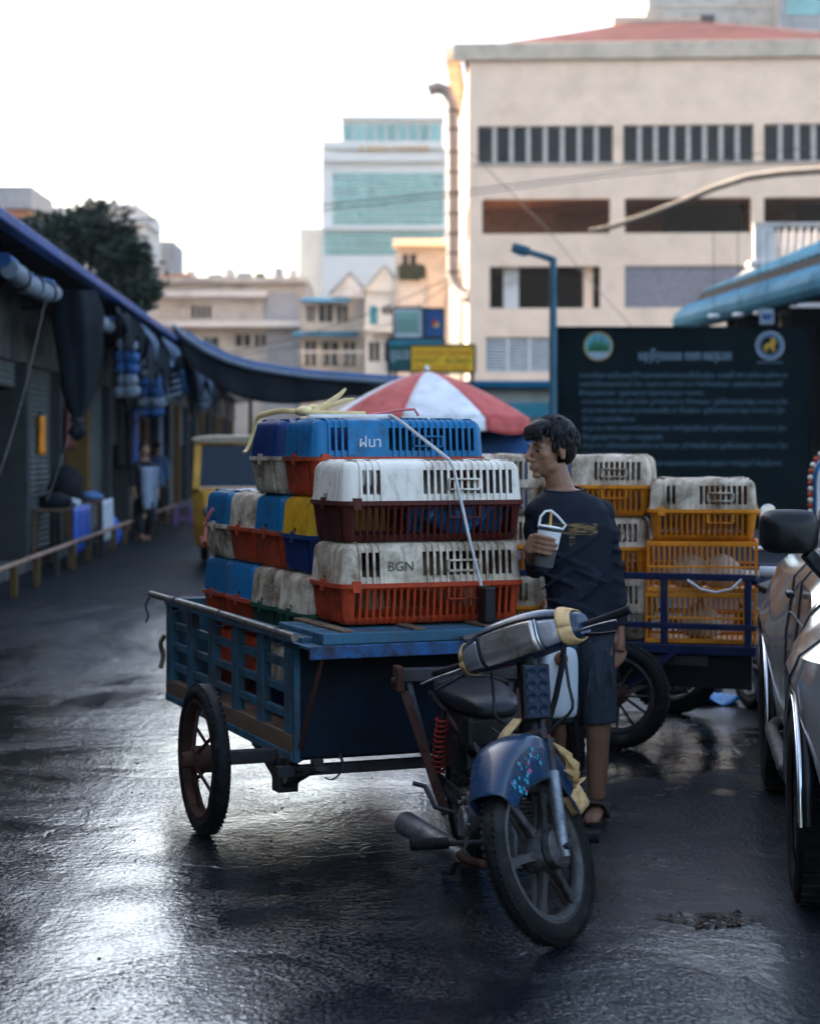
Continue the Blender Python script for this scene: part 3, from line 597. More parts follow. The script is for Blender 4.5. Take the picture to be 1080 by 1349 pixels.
# ---------------------------------------------------------------- left market row
MK = thing('market_row', 'dark row of market shops with roller shutters and blue roof edge on the left', 'market', (-3.42,16,0), R(2.4))
# local: y along the street, x to the right; eave at x=0
Y0, Y1, BAY = -22, 62, 3.0
ev = MB().bx(-.12,.02,Y0,Y1,3.44,3.55).build('eave_trim', 'eave_blue', MK, 0, bevel=.02)
r_ = MB().add([(-.1,Y0,3.52),(-.1,Y1,3.52),(-7,Y1,5.3),(-7,Y0,5.3),(-.1,Y0,3.45),(-.1,Y1,3.45),(-7,Y1,5.22),(-7,Y0,5.22)], [(0,3,2,1),(4,5,6,7),(0,1,5,4),(2,3,7,6)]); r_.build('roof', 'soffit', MK, 0)
w_ = MB()
nb = int((Y1-Y0)/BAY)
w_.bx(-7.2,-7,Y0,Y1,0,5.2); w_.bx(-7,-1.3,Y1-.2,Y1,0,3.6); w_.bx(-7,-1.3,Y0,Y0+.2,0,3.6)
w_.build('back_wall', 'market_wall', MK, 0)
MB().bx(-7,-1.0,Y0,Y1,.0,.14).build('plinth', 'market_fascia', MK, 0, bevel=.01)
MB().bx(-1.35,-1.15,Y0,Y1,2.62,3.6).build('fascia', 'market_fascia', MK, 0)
kinds = ['closed','half','open','closed','open','closed','half','closed','open','closed']
sh_mesh = {}
def shutter(y0, y1, zlow):
    n = int((2.62-zlow)/.075); q = MB()
    for i in range(n):
        za = zlow+(2.62-zlow)*i/n; dz = (2.62-zlow)/n
        q.add([(-1.22,y0,za),(-1.22,y1,za),(-1.19,y1,za+dz*.5),(-1.19,y0,za+dz*.5)], [(0,1,2,3)]); q.add([(-1.19,y0,za+dz*.5),(-1.19,y1,za+dz*.5),(-1.22,y1,za+dz),(-1.22,y0,za+dz)], [(0,1,2,3)])
    return q
for i in range(nb):
    y = Y0+i*BAY; 
    MB().bx(-1.42,-1.05,y-.15,y+.15,.14,2.62).build('pillar', 'market_wall' if i % 3 else 'ochre', MK, 0, bevel=.015)
    k = kinds[(i+3) % len(kinds)]; zl = {'closed':.16,'half':1.6,'open':2.3}[k]
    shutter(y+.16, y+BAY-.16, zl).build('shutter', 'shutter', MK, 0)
    if k != 'closed':
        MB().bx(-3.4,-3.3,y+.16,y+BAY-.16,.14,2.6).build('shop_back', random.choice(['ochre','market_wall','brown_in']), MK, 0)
        for s in (.16, BAY-.2): MB().bx(-3.3,-1.45,y+s-.02,y+s+.02,.14,2.6).build('shop_side', 'market_wall', MK, 0)
    for zz in (3.15,): MB().bar((-1.15,y,3.3),(-.12,y,3.46),.05,.07).build('bracket', 'steel_dark', MK, 0)
MKM = MK.matrix_basis if False else (Matrix.Translation((-3.42,16,0)) @ Matrix.Rotation(R(2.4),4,'Z'))
def mk(x, y, z): return MKM @ Vector((x, y, z))
def tuck(name, label, cat, x, y, z=0, group=None): return thing(name, label, cat, mk(x,y,z), R(2.4), group)
# rolled awnings under the eave
for lbl, y0, y1, z, x in (('grey-white rolled awning nearest the camera under the eave',1.2,3.9,3.16,-.16),('grey-white rolled awning hung second along the blue eave',7.0,9.9,3.18,-.18)):
    t = tuck('rolled_awning', lbl, 'awning', x, y0, z, 'rolled awnings under the market eave')
    L = y1-y0; pts = [(.02*math.sin(i*1.7), L*i/8, -.05*math.sin(i/8*math.pi)) for i in range(9)]
    MB().tube(pts, [.085,.1,.09,.1,.095,.1,.09,.115,.085], 12).build('roll', 'tarp_white', t, 60); MB().tube([(p[0]-.05,p[1],p[2]+.09) for p in pts], .07, 8).build('hem', 'tarp_blue', t, 60)
    for s in (.2,.5,.82): MB().tube([(.11*math.cos(a), L*s, -.03+.11*math.sin(a)) for a in [k*.524 for k in range(12)]], .012, 5, closed=True).build('tie', 'cable', t, 60)
# hanging folded cloths, blue and white
hang = [(-.16,11.2,3.1,.42,.95),( -.14,13.2,3.1,.4,.7),(-.2,15.4,3.05,.5,1.05),(-.1,18.0,3.1,.45,.8),(-.15,20.2,3.1,.5,.65),(-.2,22.6,3.05,.5,.95),(-.12,25.5,3.05,.5,.8)]
hl = ['pale folded tarp hanging from the eave, nearest to the dark bundle','short blue and white cloth under the eave, second from the dark bundle','long pale blue cloth under the eave, third from the dark bundle','bluish cloth under the eave, fourth from the dark bundle','short white cloth under the eave, fifth from the dark bundle','long folded blue cloth under the eave, sixth from the dark bundle','farthest blue white cloth under the eave before the sagging tarp']
for i, (x, y, z, wd, h) in enumerate(hang[::2]):
    t = tuck('hanging_cloth', hl[i], 'cloth', x, y, z, 'cloths hanging from the market eave')
    rnd = random.Random(i+3); nr = max(3, int(h/.17))
    for j in range(nr):
        L_ = wd*rnd.uniform(.65,.95); r_ = rnd.uniform(.07,.10); zz = -.08-j*.165; dx = rnd.uniform(-.05,.05)
        MB().tube(crm([(-L_*.5,dx,zz-.03),(-L_*.15,dx+.03,zz+rnd.uniform(-.02,.02)),(L_*.15,dx-.02,zz-.02),(L_*.5,dx,zz+rnd.uniform(-.05,.03))],4), [r_*f for f in (.6,.9,1,1.05,1,.95,1,1.05,1,1,.95,.85,.55)], 10, flat=(1,.8)).build('fold', rnd.choice(['tarp_white','tarp_white','tarp_blue']), t, 60)
    MB().tube([(0,0,.25),(.01,0,-h*.5),(0,0,-h)], .012, 6).build('tie', 'cable', t, 60)
rg_lbl = ['dark ragged tarp edge right after the second rolled awning','striped ragged cloth behind the nearest folded tarp','long black ragged cloth between the folded tarps','pale striped cloth strip sagging midway along the eave','dark blue ragged cloth past the middle of the eave','black torn sheet near the walkers','striped torn sheet farther along the eave','black sheet closing the far end of the eave']
for i, (y, wd, h, m) in enumerate(((9.4,1.4,.55,'tarp_dark'),(11.9,1.2,.6,'tarp_stripe'),(13.9,1.6,1.0,'tarp_dark'),(16.2,1.6,.5,'tarp_stripe'),(18.6,2.0,.9,'tarp_blue'),(21.2,2.2,1.1,'tarp_dark'),(24.0,2.4,.8,'tarp_stripe'),(27.2,3.0,1.2,'tarp_dark'))):
    t = tuck('ragged_cloth', rg_lbl[i], 'cloth', -.05-.03*(i % 3), y, 3.36, 'ragged cloths along the market eave')
    rnd = random.Random(40+i); ph = rnd.random()*6; bot = [rnd.uniform(.45,1.15) for _ in range(25)]
    MB().grid(lambda u,v_: (.35*math.sin(v_*1.4)*(.5+.3*math.sin(u*5+ph))+.05*math.sin(u*21+ph)*v_, (u-.5)*wd, -h*v_*bot[int(u*24)]+.04*math.sin(u*9)), 24, 10).build('cloth', m, t, 60, solid=.008)
# dark tarp bundle tied to a point, hanging
t = tuck('hanging_bundle', 'large black tarp bundle tied to a point hanging below the eave', 'tarp', -.02, 4.8, 0)
q = MB(); prof = [(.30,3.26),(.40,3.0),(.37,2.8),(.33,2.5),(.26,2.2),(.17,1.98),(.07,1.86),(.05,1.83),(.12,1.76),(.15,1.70),(.04,1.62)]
q.loft([[(r*.66*math.cos(a)*(1+.16*math.sin(5*a+z*3)), .6*r*math.sin(a)*(1+.14*math.sin(4*a+z*2)), z) for a in [2*math.pi*k/28 for k in range(28)]] for r, z in prof]); q.build('tarp', 'tarp_dark', t, 60)
MB().lathe([(.075,1.82),(.085,1.84),(.075,1.87)], 12).build('tie', 'cable', t, 60)
# cords
for lb, a, b in (('thin pale cord slanting from the near awning down to the shutters',W(60,395,19.2),W(-6,640,17.4)),('thin pale cord slanting beside the black bundle to the stall',W(128,432,22.5),W(62,660,21))):
    c = MB().tube([Vector(a).lerp(Vector(b), k/8)+Vector((0,0,-.12*math.sin(k/8*math.pi))) for k in range(9)], .005, 6).build('cord', 'pipe'); tag(c, lb, 'cord', 'slanting cords of the market awnings')
# barrier rail
bar = tuck('barrier_rail', 'low barrier rail on yellow and black posts along the market', 'barrier', -.5, 0)
MB().tube([(0,-16,.345),(0,24,.345)], .026, 10).build('rail', 'rail_red', bar, 60)
for i in range(27): MB().bx(-.035,.035,-16.03+i*1.5,-15.95+i*1.5,0,.33).build('post', 'rail_yellow' if i % 3 else 'rail_black', bar, 0, bevel=.008)
# stalls: tables with blue plastic, sacks, goods
def stall(x, y, wd, L, lbl, sk):
    t = tuck('stall_table', lbl, 'table', x, y, .14 if x < -.95 else 0)
    MB().bx(-wd/2,wd/2,-L/2,L/2,.72,.76).build('top', 'wood', t, 0)
    for a in (-1,1):
        for b in (-1,1): MB().bx(a*wd*.45-.025,a*wd*.45+.025,b*L*.46-.025,b*L*.46+.025,0,.72).build('leg', 'wood', t, 0)
    def skirt(u, v_): return (wd/2+.03+.03*math.sin(u*40)*v_+.02*math.sin(u*17), (u-.5)*L*1.02, .78-.60*v_)
    MB().grid(skirt, 60, 6).build('cloth_skirt', sk, t, 60, solid=.006)
    return t
stall(-.82,9.2,.5,1.7,'stall table with bright blue plastic skirt beside the barrier','goods_blue'); stall(-.82,12.3,.45,1.3,'second stall table with pale cloth farther along the barrier','goods_white')
def sack(name, label, cat, x, y, z, r, m, sd=0):
    q = MB(); rr = random.Random(sd)
    q.loft([[(rad*math.cos(a)*(1+.12*math.sin(3*a+zz*9+sd)), rad*math.sin(a)*(1+.1*math.sin(2*a+zz*7)), zz*r[2]) for a in [2*math.pi*k/18 for k in range(18)]] for rad, zz in [(r[0]*f, g) for f, g in ((.7,0),(.95,.12),(1,.4),(.9,.65),(.6,.85),(.25,.97))]])
    o = q.build(name, m, None, 60); o.location = mk(x,y,z); tag(o, label, cat); return o
sack('dark_sack', 'bulging dark sack on the stall with blue skirt', 'sack', -.85, 9.9, .77, (.24,.3,.55), 'cloth_dark', 1)
sack('plastic_bundle', 'crumpled pale blue plastic at the end of the first stall table', 'plastic', -.75, 9.2, .77, (.2,.28,.12), 'goods_white', 2)
sack('goods_bundle', 'low dark goods piled on the near end of the first stall', 'goods', -.82, 8.65, .77, (.22,.2,.2), 'tarp_dark', 3)
sack('plastic_heap', 'pale blue plastic heap on the second stall table', 'plastic', -.82, 12.2, .77, (.2,.5,.13), 'cloth_blue', 4)
sack('blue_bag', 'blue plastic bag on the ground behind the second stall table', 'bag', -.75, 14.0, 0, (.2,.25,.5), 'goods_blue', 5)
def hung(label, x, y, z, h, m, wd=.3):
    t = tuck('hung_garment', label, 'garment', x, y, z)
    MB().grid(lambda u,v_: (.05*math.sin(u*8), (u-.5)*wd*(1-.2*math.cos(v_*3)), -h*v_), 12, 8).build('garment', m, t, 60, solid=.02)
    MB().tube([(0,-wd*.3,0),(0,0,.06),(0,wd*.3,0)], .012, 6).build('hanger', 'cable', t, 60)
hung('orange cloth hanging by the pillar behind the black bundle', -1.0, 8.55, 1.95, .5, 'c_orange', .22)
hung('dark red cloth hanging deeper in the row', -1.0, 11.2, 2.1, .6, 'c_maroon', .5); hung('brown cloth hanging in the open shop', -1.5, 6.2, 2.2, .9, 'brown_in', .5); hung('dark garment hanging in the shadowed shop', -1.5, 6.9, 2.2, 1.0, 'cloth_dark', .5)
for i, (x, y, m) in enumerate(((-.95,17.5,'cloth_dark'),(-.9,19.5,'goods_blue'),(-.95,22,'brown_in'),(-.9,24.5,'cloth_grey'),(-.95,27,'cloth_dark'))): hung(['black garment','blue garment','brown garment','grey garment','farthest black garment'][i]+' hung on the shop front beyond the walkers', x, y, 2.3, 1.1, m, .6)
# slanting white stall awning and boards
t = tuck('side_awning', 'small slanting white striped awning half folded below the eave', 'awning', -.35, 17.5, 2.45)
for k in range(4): MB().bar((-.1,-.6,-.12+k*.1),(.45,.6,.1+k*.12),.04,.05).build('fold', 'tarp_white', t, 0, bevel=.01)
MB().add([(-.4,-.7,-.55),(.1,-.7,-.25),(.45,.7,.05),(-.1,.7,-.3)], [(0,1,2,3)]).build('sheet', 'market_fascia', t, 0, solid=.02)
# sagging tarp canopy over the street
t = thing('sagging_tarp', 'dark sagging tarp canopy with pale edge stretched over the street', 'tarp', (0,34,0))
edge = [(228,430),(245,446),(270,463),(300,477),(335,487),(370,493),(410,498),(450,501),(505,505),(560,509)]
E = [W(a,b,34)-Vector((0,34,0)) for a,b in edge]
def cano(u, v_):
    s = u*(len(E)-1); i = min(int(s), len(E)-2); p = E[i].lerp(E[i+1], s-i); return p+Vector((.1*v_, 5*v_, -.25*math.sin(v_*math.pi)+.1*v_))
MB().grid(cano, 36, 8).build('sheet', 'tarp_dark', t, 60, solid=.01)
def val(u, v_):
    p = cano(u, 0); return p+Vector((.02*math.sin(u*60)*v_, .03+.05*math.sin(u*33)*v_, -.02-(.12+.42*math.sin(min(1,u*1.15)*math.pi)**.8)*v_))
MB().grid(val, 60, 6).build('valance', 'tarp_dark', t, 60, solid=.01)
MB().tube([p+Vector((0,-.06,.03)) for p in E], [.03]+[.06]*8+[.04], 8).build('hem', 'tarp_white', t, 60)
MB().tube([p+Vector((0,-.02,.10)) for p in E[1:]], [.05]*9, 6).build('fold', 'tarp_blue', t, 60)
for px in (330,505): 
    p = W(px,590,38); MB().tube([(p.x,4,0),(p.x,4,2.75)], .04, 8).build('pole', 'steel_dark', t, 60)
def shade_sail(label, pxs, Y):
    t = thing('shade_tarp', label, 'tarp', (0,Y,0)); P = [W(a,b,Y)-Vector((0,Y,0)) for a,b in pxs]
    MB().grid(lambda u,v_: (P[0].lerp(P[1],u)).lerp(P[3].lerp(P[2],u), v_)+Vector((0, 1.5*v_, -.15*math.sin(u*math.pi))), 14, 6).build('sheet', 'tarp_dark', t, 60, solid=.01)
    for k in (0,1): MB().tube([P[k],(P[k].x,P[k].y,0)] if P[k].z > 0 else [P[k],P[k]], .03, 6).build('pole', 'steel_dark', t, 60)
shade_sail('lower dark tarp under the sagging canopy', ((300,500),(470,525),(480,515),(330,490)), 42)

# unseen block added behind the market row to keep the street in shade
t = thing('shade_block', 'plain unseen block added behind the left market row to shade the street', 'building', (-18,0,0))
MB().plate(-45, 66, 0, 20, [(-44+i*4,-42+i*4,4.5+3.2*j,6+3.2*j) for i in range(27) for j in range(3)], 0, .3).build('wall', 'concrete2', t, 0)
MB().bx(-45,66,.32,8,0,19.9).build('core', 'market_wall', t, 0)
t.rotation_euler = (0,0,R(92.4)); t.location = (-13.2,0,0)

# ---------------------------------------------------------------- right market hall with blue roof
H = thing('blue_roof_hall', 'market hall with curved blue metal roof edge behind the dark board', 'market', (0,0,0))
def hp(px, Y): return (px-540)/F*Y
def lip(t_, off, dz):      # eave axis from far end to near end
    a = Vector((hp(897,50),50,4.85)); b = Vector((hp(1160,34),34,4.75)); p = a.lerp(b, t_); return p+Vector((off,0,dz))
sec = [(0,-.28),(-.12,-.22),(-.2,-.1),(-.22,.05),(-.16,.2),(0,.32),(.3,.48)]
NR = 60; rings = []
for i in range(NR+1):
    k = .03 if i % 2 else 0; rings.append([lip(i/NR, o-k*.5, d+k) for o, d in sec])
MB().loft(rings, caps=False, close=False).build('roof_lip', 'roof_blue', H, 25, solid=.03)
rings = []
for i in range(NR+1):
    k = .05 if i % 2 else 0; rings.append([lip(i/NR, .5, .75+k), lip(i/NR, 3.2, 1.9+k), lip(i/NR, 8, 3.9+k)])
MB().loft(rings, caps=False, close=False).build('upper_roof', 'roof_blue', H, 20, solid=.03)
q = MB().add([lip(0,.25,.45),lip(1,.25,.45),lip(1,8,.6),lip(0,8,.6)], [(0,1,2,3)]); q.build('ceiling', 'soffit', H, 0)
q = MB().add([lip(0,.3,.4),lip(1,.3,.4),lip(1,.5,.75),lip(0,.5,.75)], [(0,1,2,3)]); q.build('roof_step', 'soffit', H, 0)
q = MB(); q.add([lip(0,8,.6),lip(1,8,.6),lip(1,8,-4.7),lip(0,8,-4.7)], [(0,1,2,3)]); q.add([lip(0,1.2,.4),lip(0,8,.4),lip(0,8,-4.8),lip(0,1.2,-4.8)], [(0,1,2,3)]); q.build('back_wall', 'dark_in', H, 0)
for i in range(5): p = lip(.02+i*.24,.5,0); MB().bx(p.x-.1,p.x+.1,p.y-.1,p.y+.1,0,4.9).build('post', 'steel_dark', H, 0)
for i, (px, py, Y, m) in enumerate(((1010,408,38,'sign_white'),)):
    t = thing('hanging_notice', 'small pale blue notice hanging under the blue roof', 'sign', W(px,py,Y)); MB().bx(-.14,.14,-.01,.01,-.28,.02).build('panel', 'emb_white', t, 0); MB().bx(-.1,.1,-.016,-.012,-.2,-.08).build('print', 'sign_blue', t, 0); MB().tube([(0,0,.02),(0,0,1.6)], .006, 5).build('wire', 'cable', t, 0)
for i, px in enumerate((940,972,1000,1030)):
    t = thing('ceiling_lamp', ['leftmost','second','third','rightmost'][i]+' of the round lamps under the blue roof', 'lamp', W(px,417-i*2,42), 0, 'lamps under the blue roof')
    MB().lathe([(.0,.06),(.1,.05),(.13,0),(.1,-.04),(0,-.05)], 14).build('shade', 'louver', t, 60); MB().tube([(0,0,.05),(0,0,1.9)], .008, 5).build('rod', 'cable', t, 0)
# ---------------------------------------------------------------- dark notice board
BD = thing('notice_board', 'large dark board of pale script with two round emblems behind the man', 'sign', (W(900,590,30).x,30,0))
k = 30/F; bx_ = lambda px: (px-900)*k; bz_ = lambda py: CH+(590-py)*k
MB().bx(bx_(736),bx_(1066),0,.1,.25,bz_(433)).build('panel', 'board', BD, 0)
f = MB(); f.bx(bx_(733),bx_(1069),-.03,.13,bz_(433),bz_(430)); f.bx(bx_(733),bx_(736)-.001,-.03,.13,.2,bz_(433)); f.bx(bx_(1066)+.001,bx_(1069),-.03,.13,.2,bz_(433)); f.build('frame', 'board', BD, 0)
for px in (760,900,1040): MB().bx(bx_(px)-.05,bx_(px)+.05,.1,.2,0,3.2).build('post', 'steel_dark', BD, 0)
text('lettering', 'អនុក្រឹត្យលេខ ១១៣ អនក្រ.បក', .2, 'board_title', BD, TR(bx_(841),-.004,bz_(474)) @ FRONT, .002, width=bx_(963)-bx_(841))
lines = [('ឧបសម្ព័ន្ធ អនុក្រឹត្យស្តីពីការគ្រប់គ្រងសំរាមសំណល់រឹងទីប្រជុំជន  ចុះថ្ងៃទី ២៧ ខែសីហា ឆ្នាំ២០១៥',763,1037),('ការដាក់ពិន័យអន្តរការណ៍ ចំពោះអ្នកចោលសំរាម នៅតាមទីសាធារណៈ ក្នុងភូមិសាស្ត្ររាជធានី',763,1030),('និងក្រុងនានា ត្រូវអនុវត្តដូចខាងក្រោមនេះ',763,926),
 ('មាត្រា ៣៨ ការចោល ឬទុក សំរាម ឬកាកសំណល់ នៅទីសាធារណៈ ត្រូវពិន័យជាប្រាក់ចំនួន ១០០០០ រៀល',767,1037),('មាត្រា ៣៩ ការដុតសំរាម ឬកាកសំណល់រឹង នៅទីប្រជុំជន ត្រូវពិន័យជាប្រាក់ ចំនួន ៥០០០០ រៀល',767,1033),('ចំពោះបុគ្គលដែលមិនគោរព',767,836),
 ('មាត្រា ៤០ ការចោលកាកសំណល់សំណង់ តាមចិញ្ចើមថ្នល់ ត្រូវពិន័យជាប្រាក់ ២០០០០០ រៀល',767,1035),('និងត្រូវសម្អាតចេញដោយខ្លួនឯង',767,872),('មាត្រា ៤១ ការមិនថែរក្សាអនាម័យ នៅមុខផ្ទះ ឬទីតាំងអាជីវកម្ម ត្រូវពិន័យជាប្រាក់ ១០០០០ រៀល',767,1037),('តាមច្បាប់ជាធរមាន',767,830),('មាត្រា ៤២ អាជ្ញាធរមានសមត្ថកិច្ច ត្រូវអនុវត្ត តាមបញ្ញត្តិ នៃអនុក្រឹត្យនេះ',850,1030)]
for i, (s, a, b) in enumerate(lines): text('lettering', s, .1, 'board_text', BD, TR(bx_(a),-.004,bz_(497+i*11.6)) @ FRONT, .001, width=bx_(b)-bx_(a))
def disc(r, y, n=40, a0=0, a1=2*math.pi, c=(0,0)): return MB().add([(c[0],y,c[1])]+[(c[0]+r*math.cos(a0+(a1-a0)*j/n), y, c[1]+r*math.sin(a0+(a1-a0)*j/n)) for j in range(n+1)], [(0,j+1,j+2) for j in range(n)])
def at(mb, x, z): mb.v = [p+Vector((x,0,z)) for p in mb.v]; return mb
ex, ez = bx_(788), bz_(456)
at(disc(.23,-.006),ex,ez).build('emblem_ring', 'emb_ring', BD, 0); at(disc(.205,-.009),ex,ez).build('emblem_field', 'emb_sky', BD, 0)
at(disc(.2,-.012,30,math.pi*1.03,math.pi*1.97),ex,ez).build('emblem_ground', 'emb_white', BD, 0)
q = MB()
for dx, h in ((-.12,.1),(-.06,.17),(.0,.13),(.06,.18),(.13,.09)): q.add([(dx-.05,-.013,-.06),(dx+.05,-.013,-.06),(dx,-.013,h)], [(0,1,2)])
q.add([(-.17,-.0125,-.09),(.17,-.0125,-.09),(.18,-.0125,0),(-.18,-.0125,0)], [(0,1,2,3)])
at(q,ex,ez).build('emblem_trees', 'emb_green', BD, 0)
ex, ez = bx_(1014), bz_(455)
at(disc(.225,-.006),ex,ez).build('emblem_ring', 'emb_white', BD, 0); at(disc(.2,-.009),ex,ez).build('emblem_field', 'emb_blue', BD, 0); at(disc(.16,-.011),ex,ez).build('emblem_ring', 'emb_white', BD, 0); at(disc(.15,-.013),ex,ez).build('emblem_field', 'board', BD, 0)
q = MB(); lion = [(-.09,-.09),(-.04,-.09),(-.03,-.03),(.03,-.04),(.02,-.09),(.08,-.09),(.07,0),(.1,.06),(.06,.12),(.0,.11),(.01,.05),(-.05,.03),(-.1,.0)]
q.add([(a,-.016,b) for a,b in lion], [tuple(range(len(lion)))]); at(q,ex,ez).build('emblem_figure', 'gold', BD, 0)
MB().bx(bx_(997),bx_(1031),-.006,-.003,bz_(478),bz_(476.5)).build('emblem_caption', 'board_text', BD, 0)
# ---------------------------------------------------------------- street lamp
L = thing('street_lamp', 'teal street lamp with short angled arm beside the dark board', 'street lamp', (W(728.5,590,29.5).x,29.5,0)); k = 29.5/F
zt = CH+(590-340)*k
MB().tube([(0,0,0),(0,0,zt)], [.07,.055], 12).build('pole', 'pole_teal', L, 60)
MB().lathe([(.13,0),(.13,.03),(.08,.05),(.075,.3)], 12).build('base', 'pole_teal', L, 40)
tip = Vector(((676-728.5)*k,0,CH+(590-325)*k)); MB().bar((.03,0,zt-.03), tip, .09, .10, (0,1,0)).build('arm', 'pole_teal', L, 0, bevel=.02)
MB().bar(tip+Vector((-.02,0,.0)), tip+Vector((.25,0,-.075)), .14, .09, (0,1,0)).build('lamp_head', 'pole_teal', L, 0, bevel=.02); MB().bar(tip+Vector((.0,0,-.055)), tip+Vector((.2,0,-.115)), .1, .015, (0,1,0)).build('lens', 'louver', L, 0)
# ---------------------------------------------------------------- tree behind the market roof
def tree(name, label, px, py, Y, rx, rz_, seed, n=5200):
    rr = random.Random(seed); c = W(px,py,Y); t = thing(name, label, 'tree', (c.x,Y,0))
    MB().tube([(0,0,0),(.1,.1,c.z*.4),(-.1,0,c.z*.8),(0,0,c.z)], [.32,.25,.17,.06], 9).build('trunk', 'bark', t, 60)
    blobs = []
    for i in range(24):
        a = rr.uniform(0,6.28); r = math.sqrt(rr.random())*.8; zz = rr.uniform(-.8,.9); s = math.sqrt(max(.05,1-zz*zz*.8))
        blobs.append((Vector((rx*r*math.cos(a)*s, rx*r*math.sin(a)*s, c.z+rz_*zz*.85)), rr.uniform(.28,.5)*min(rx,rz_)))
    for b, _ in blobs[:9]:
        MB().tube([(0,0,c.z*.62), (b.x*.4,b.y*.4,c.z*.62+(b.z-c.z*.62)*.55), b], [.1,.06,.02], 6).build('limb', 'bark', t, 60)
    for m, part in (('leaf',0),('leaf2',1)):
        q = MB()
        for i in range(n//2):
            b, r = blobs[rr.randrange(len(blobs))]; d = Vector((rr.gauss(0,1),rr.gauss(0,1),rr.gauss(0,1))).normalized()*r*(.55+.5*rr.random()); p = b+d
            s = rr.uniform(.08,.17); u = Vector((rr.gauss(0,1),rr.gauss(0,1),rr.gauss(0,.6))).normalized(); v_ = u.orthogonal().normalized(); v_ = Matrix.Rotation(rr.uniform(0,6.28),3,u) @ v_
            q.add([p-u*s, p+v_*s*.5, p+u*s, p-v_*s*.5], [(0,1,2,3)])
        q.build('crown', m, t, 0, recalc=False)
    return t
tree('tree', 'dark leafy tree rising above the market roof', 118, 345, 62, 2.3, 1.9, 3, 7000)
tree('tree', 'lower dark tree crown at the left end above the market roof', 50, 320, 66, 1.6, 1.2, 9, 3500)
tree('tree', 'rounded right shoulder of foliage next to the small whitish block', 168, 372, 60, 1.1, 1.5, 5, 3000)
# ---------------------------------------------------------------- mast and cables
t = thing('radio_mast', 'thin lattice radio mast faint against the sky', 'mast', (W(302,590,260).x,260,0)); zt = CH+(590-60)*260/F
q = MB()
for a in range(3): q.tube([(.4*math.cos(a*2.1),.4*math.sin(a*2.1),0),(.25*math.cos(a*2.1),.25*math.sin(a*2.1),zt)], .07, 5)
for i in range(46):
    z = zt*i/46; q.tube([(.38,0,z),(-.19,.33,z+.6),(-.19,-.33,z+1.2)], .015, 4)
q.build('lattice', 'steel_dark', t, 0)
for i, (lb, pts, r) in enumerate((('double power cable sagging across the sky in front of the glass tower',[(-20,304,60),(200,287,60),(420,270,62),(600,252,66),(760,232,70),(900,214,74),(1100,190,80)],.022),('higher thin power cable near the big duct',[(180,292,58),(420,277,60),(620,256,64),(800,232,68),(1100,205,74)],.018),('faint upper wire crossing the sky',[(-20,250,70),(200,236,70),(420,222,72),(620,214,76)],.008),('wire across the beige facade running down to the right',[(620,200,82),(720,300,78),(760,350,76),(840,440,72)],.02),('cable from the low houses up to the duct',[(280,470,70),(400,442,72),(500,408,76),(600,362,82)],.02),('black cable looping under the houses',[(300,470,66),(420,452,68),(520,425,72),(605,365,82)],.016))):
    P = [W(*p) for p in pts]; 
    o = MB().tube(P, r, 5).build('power_cable', 'cable', None, 60); tag(o, lb, 'cable', 'overhead power cables')
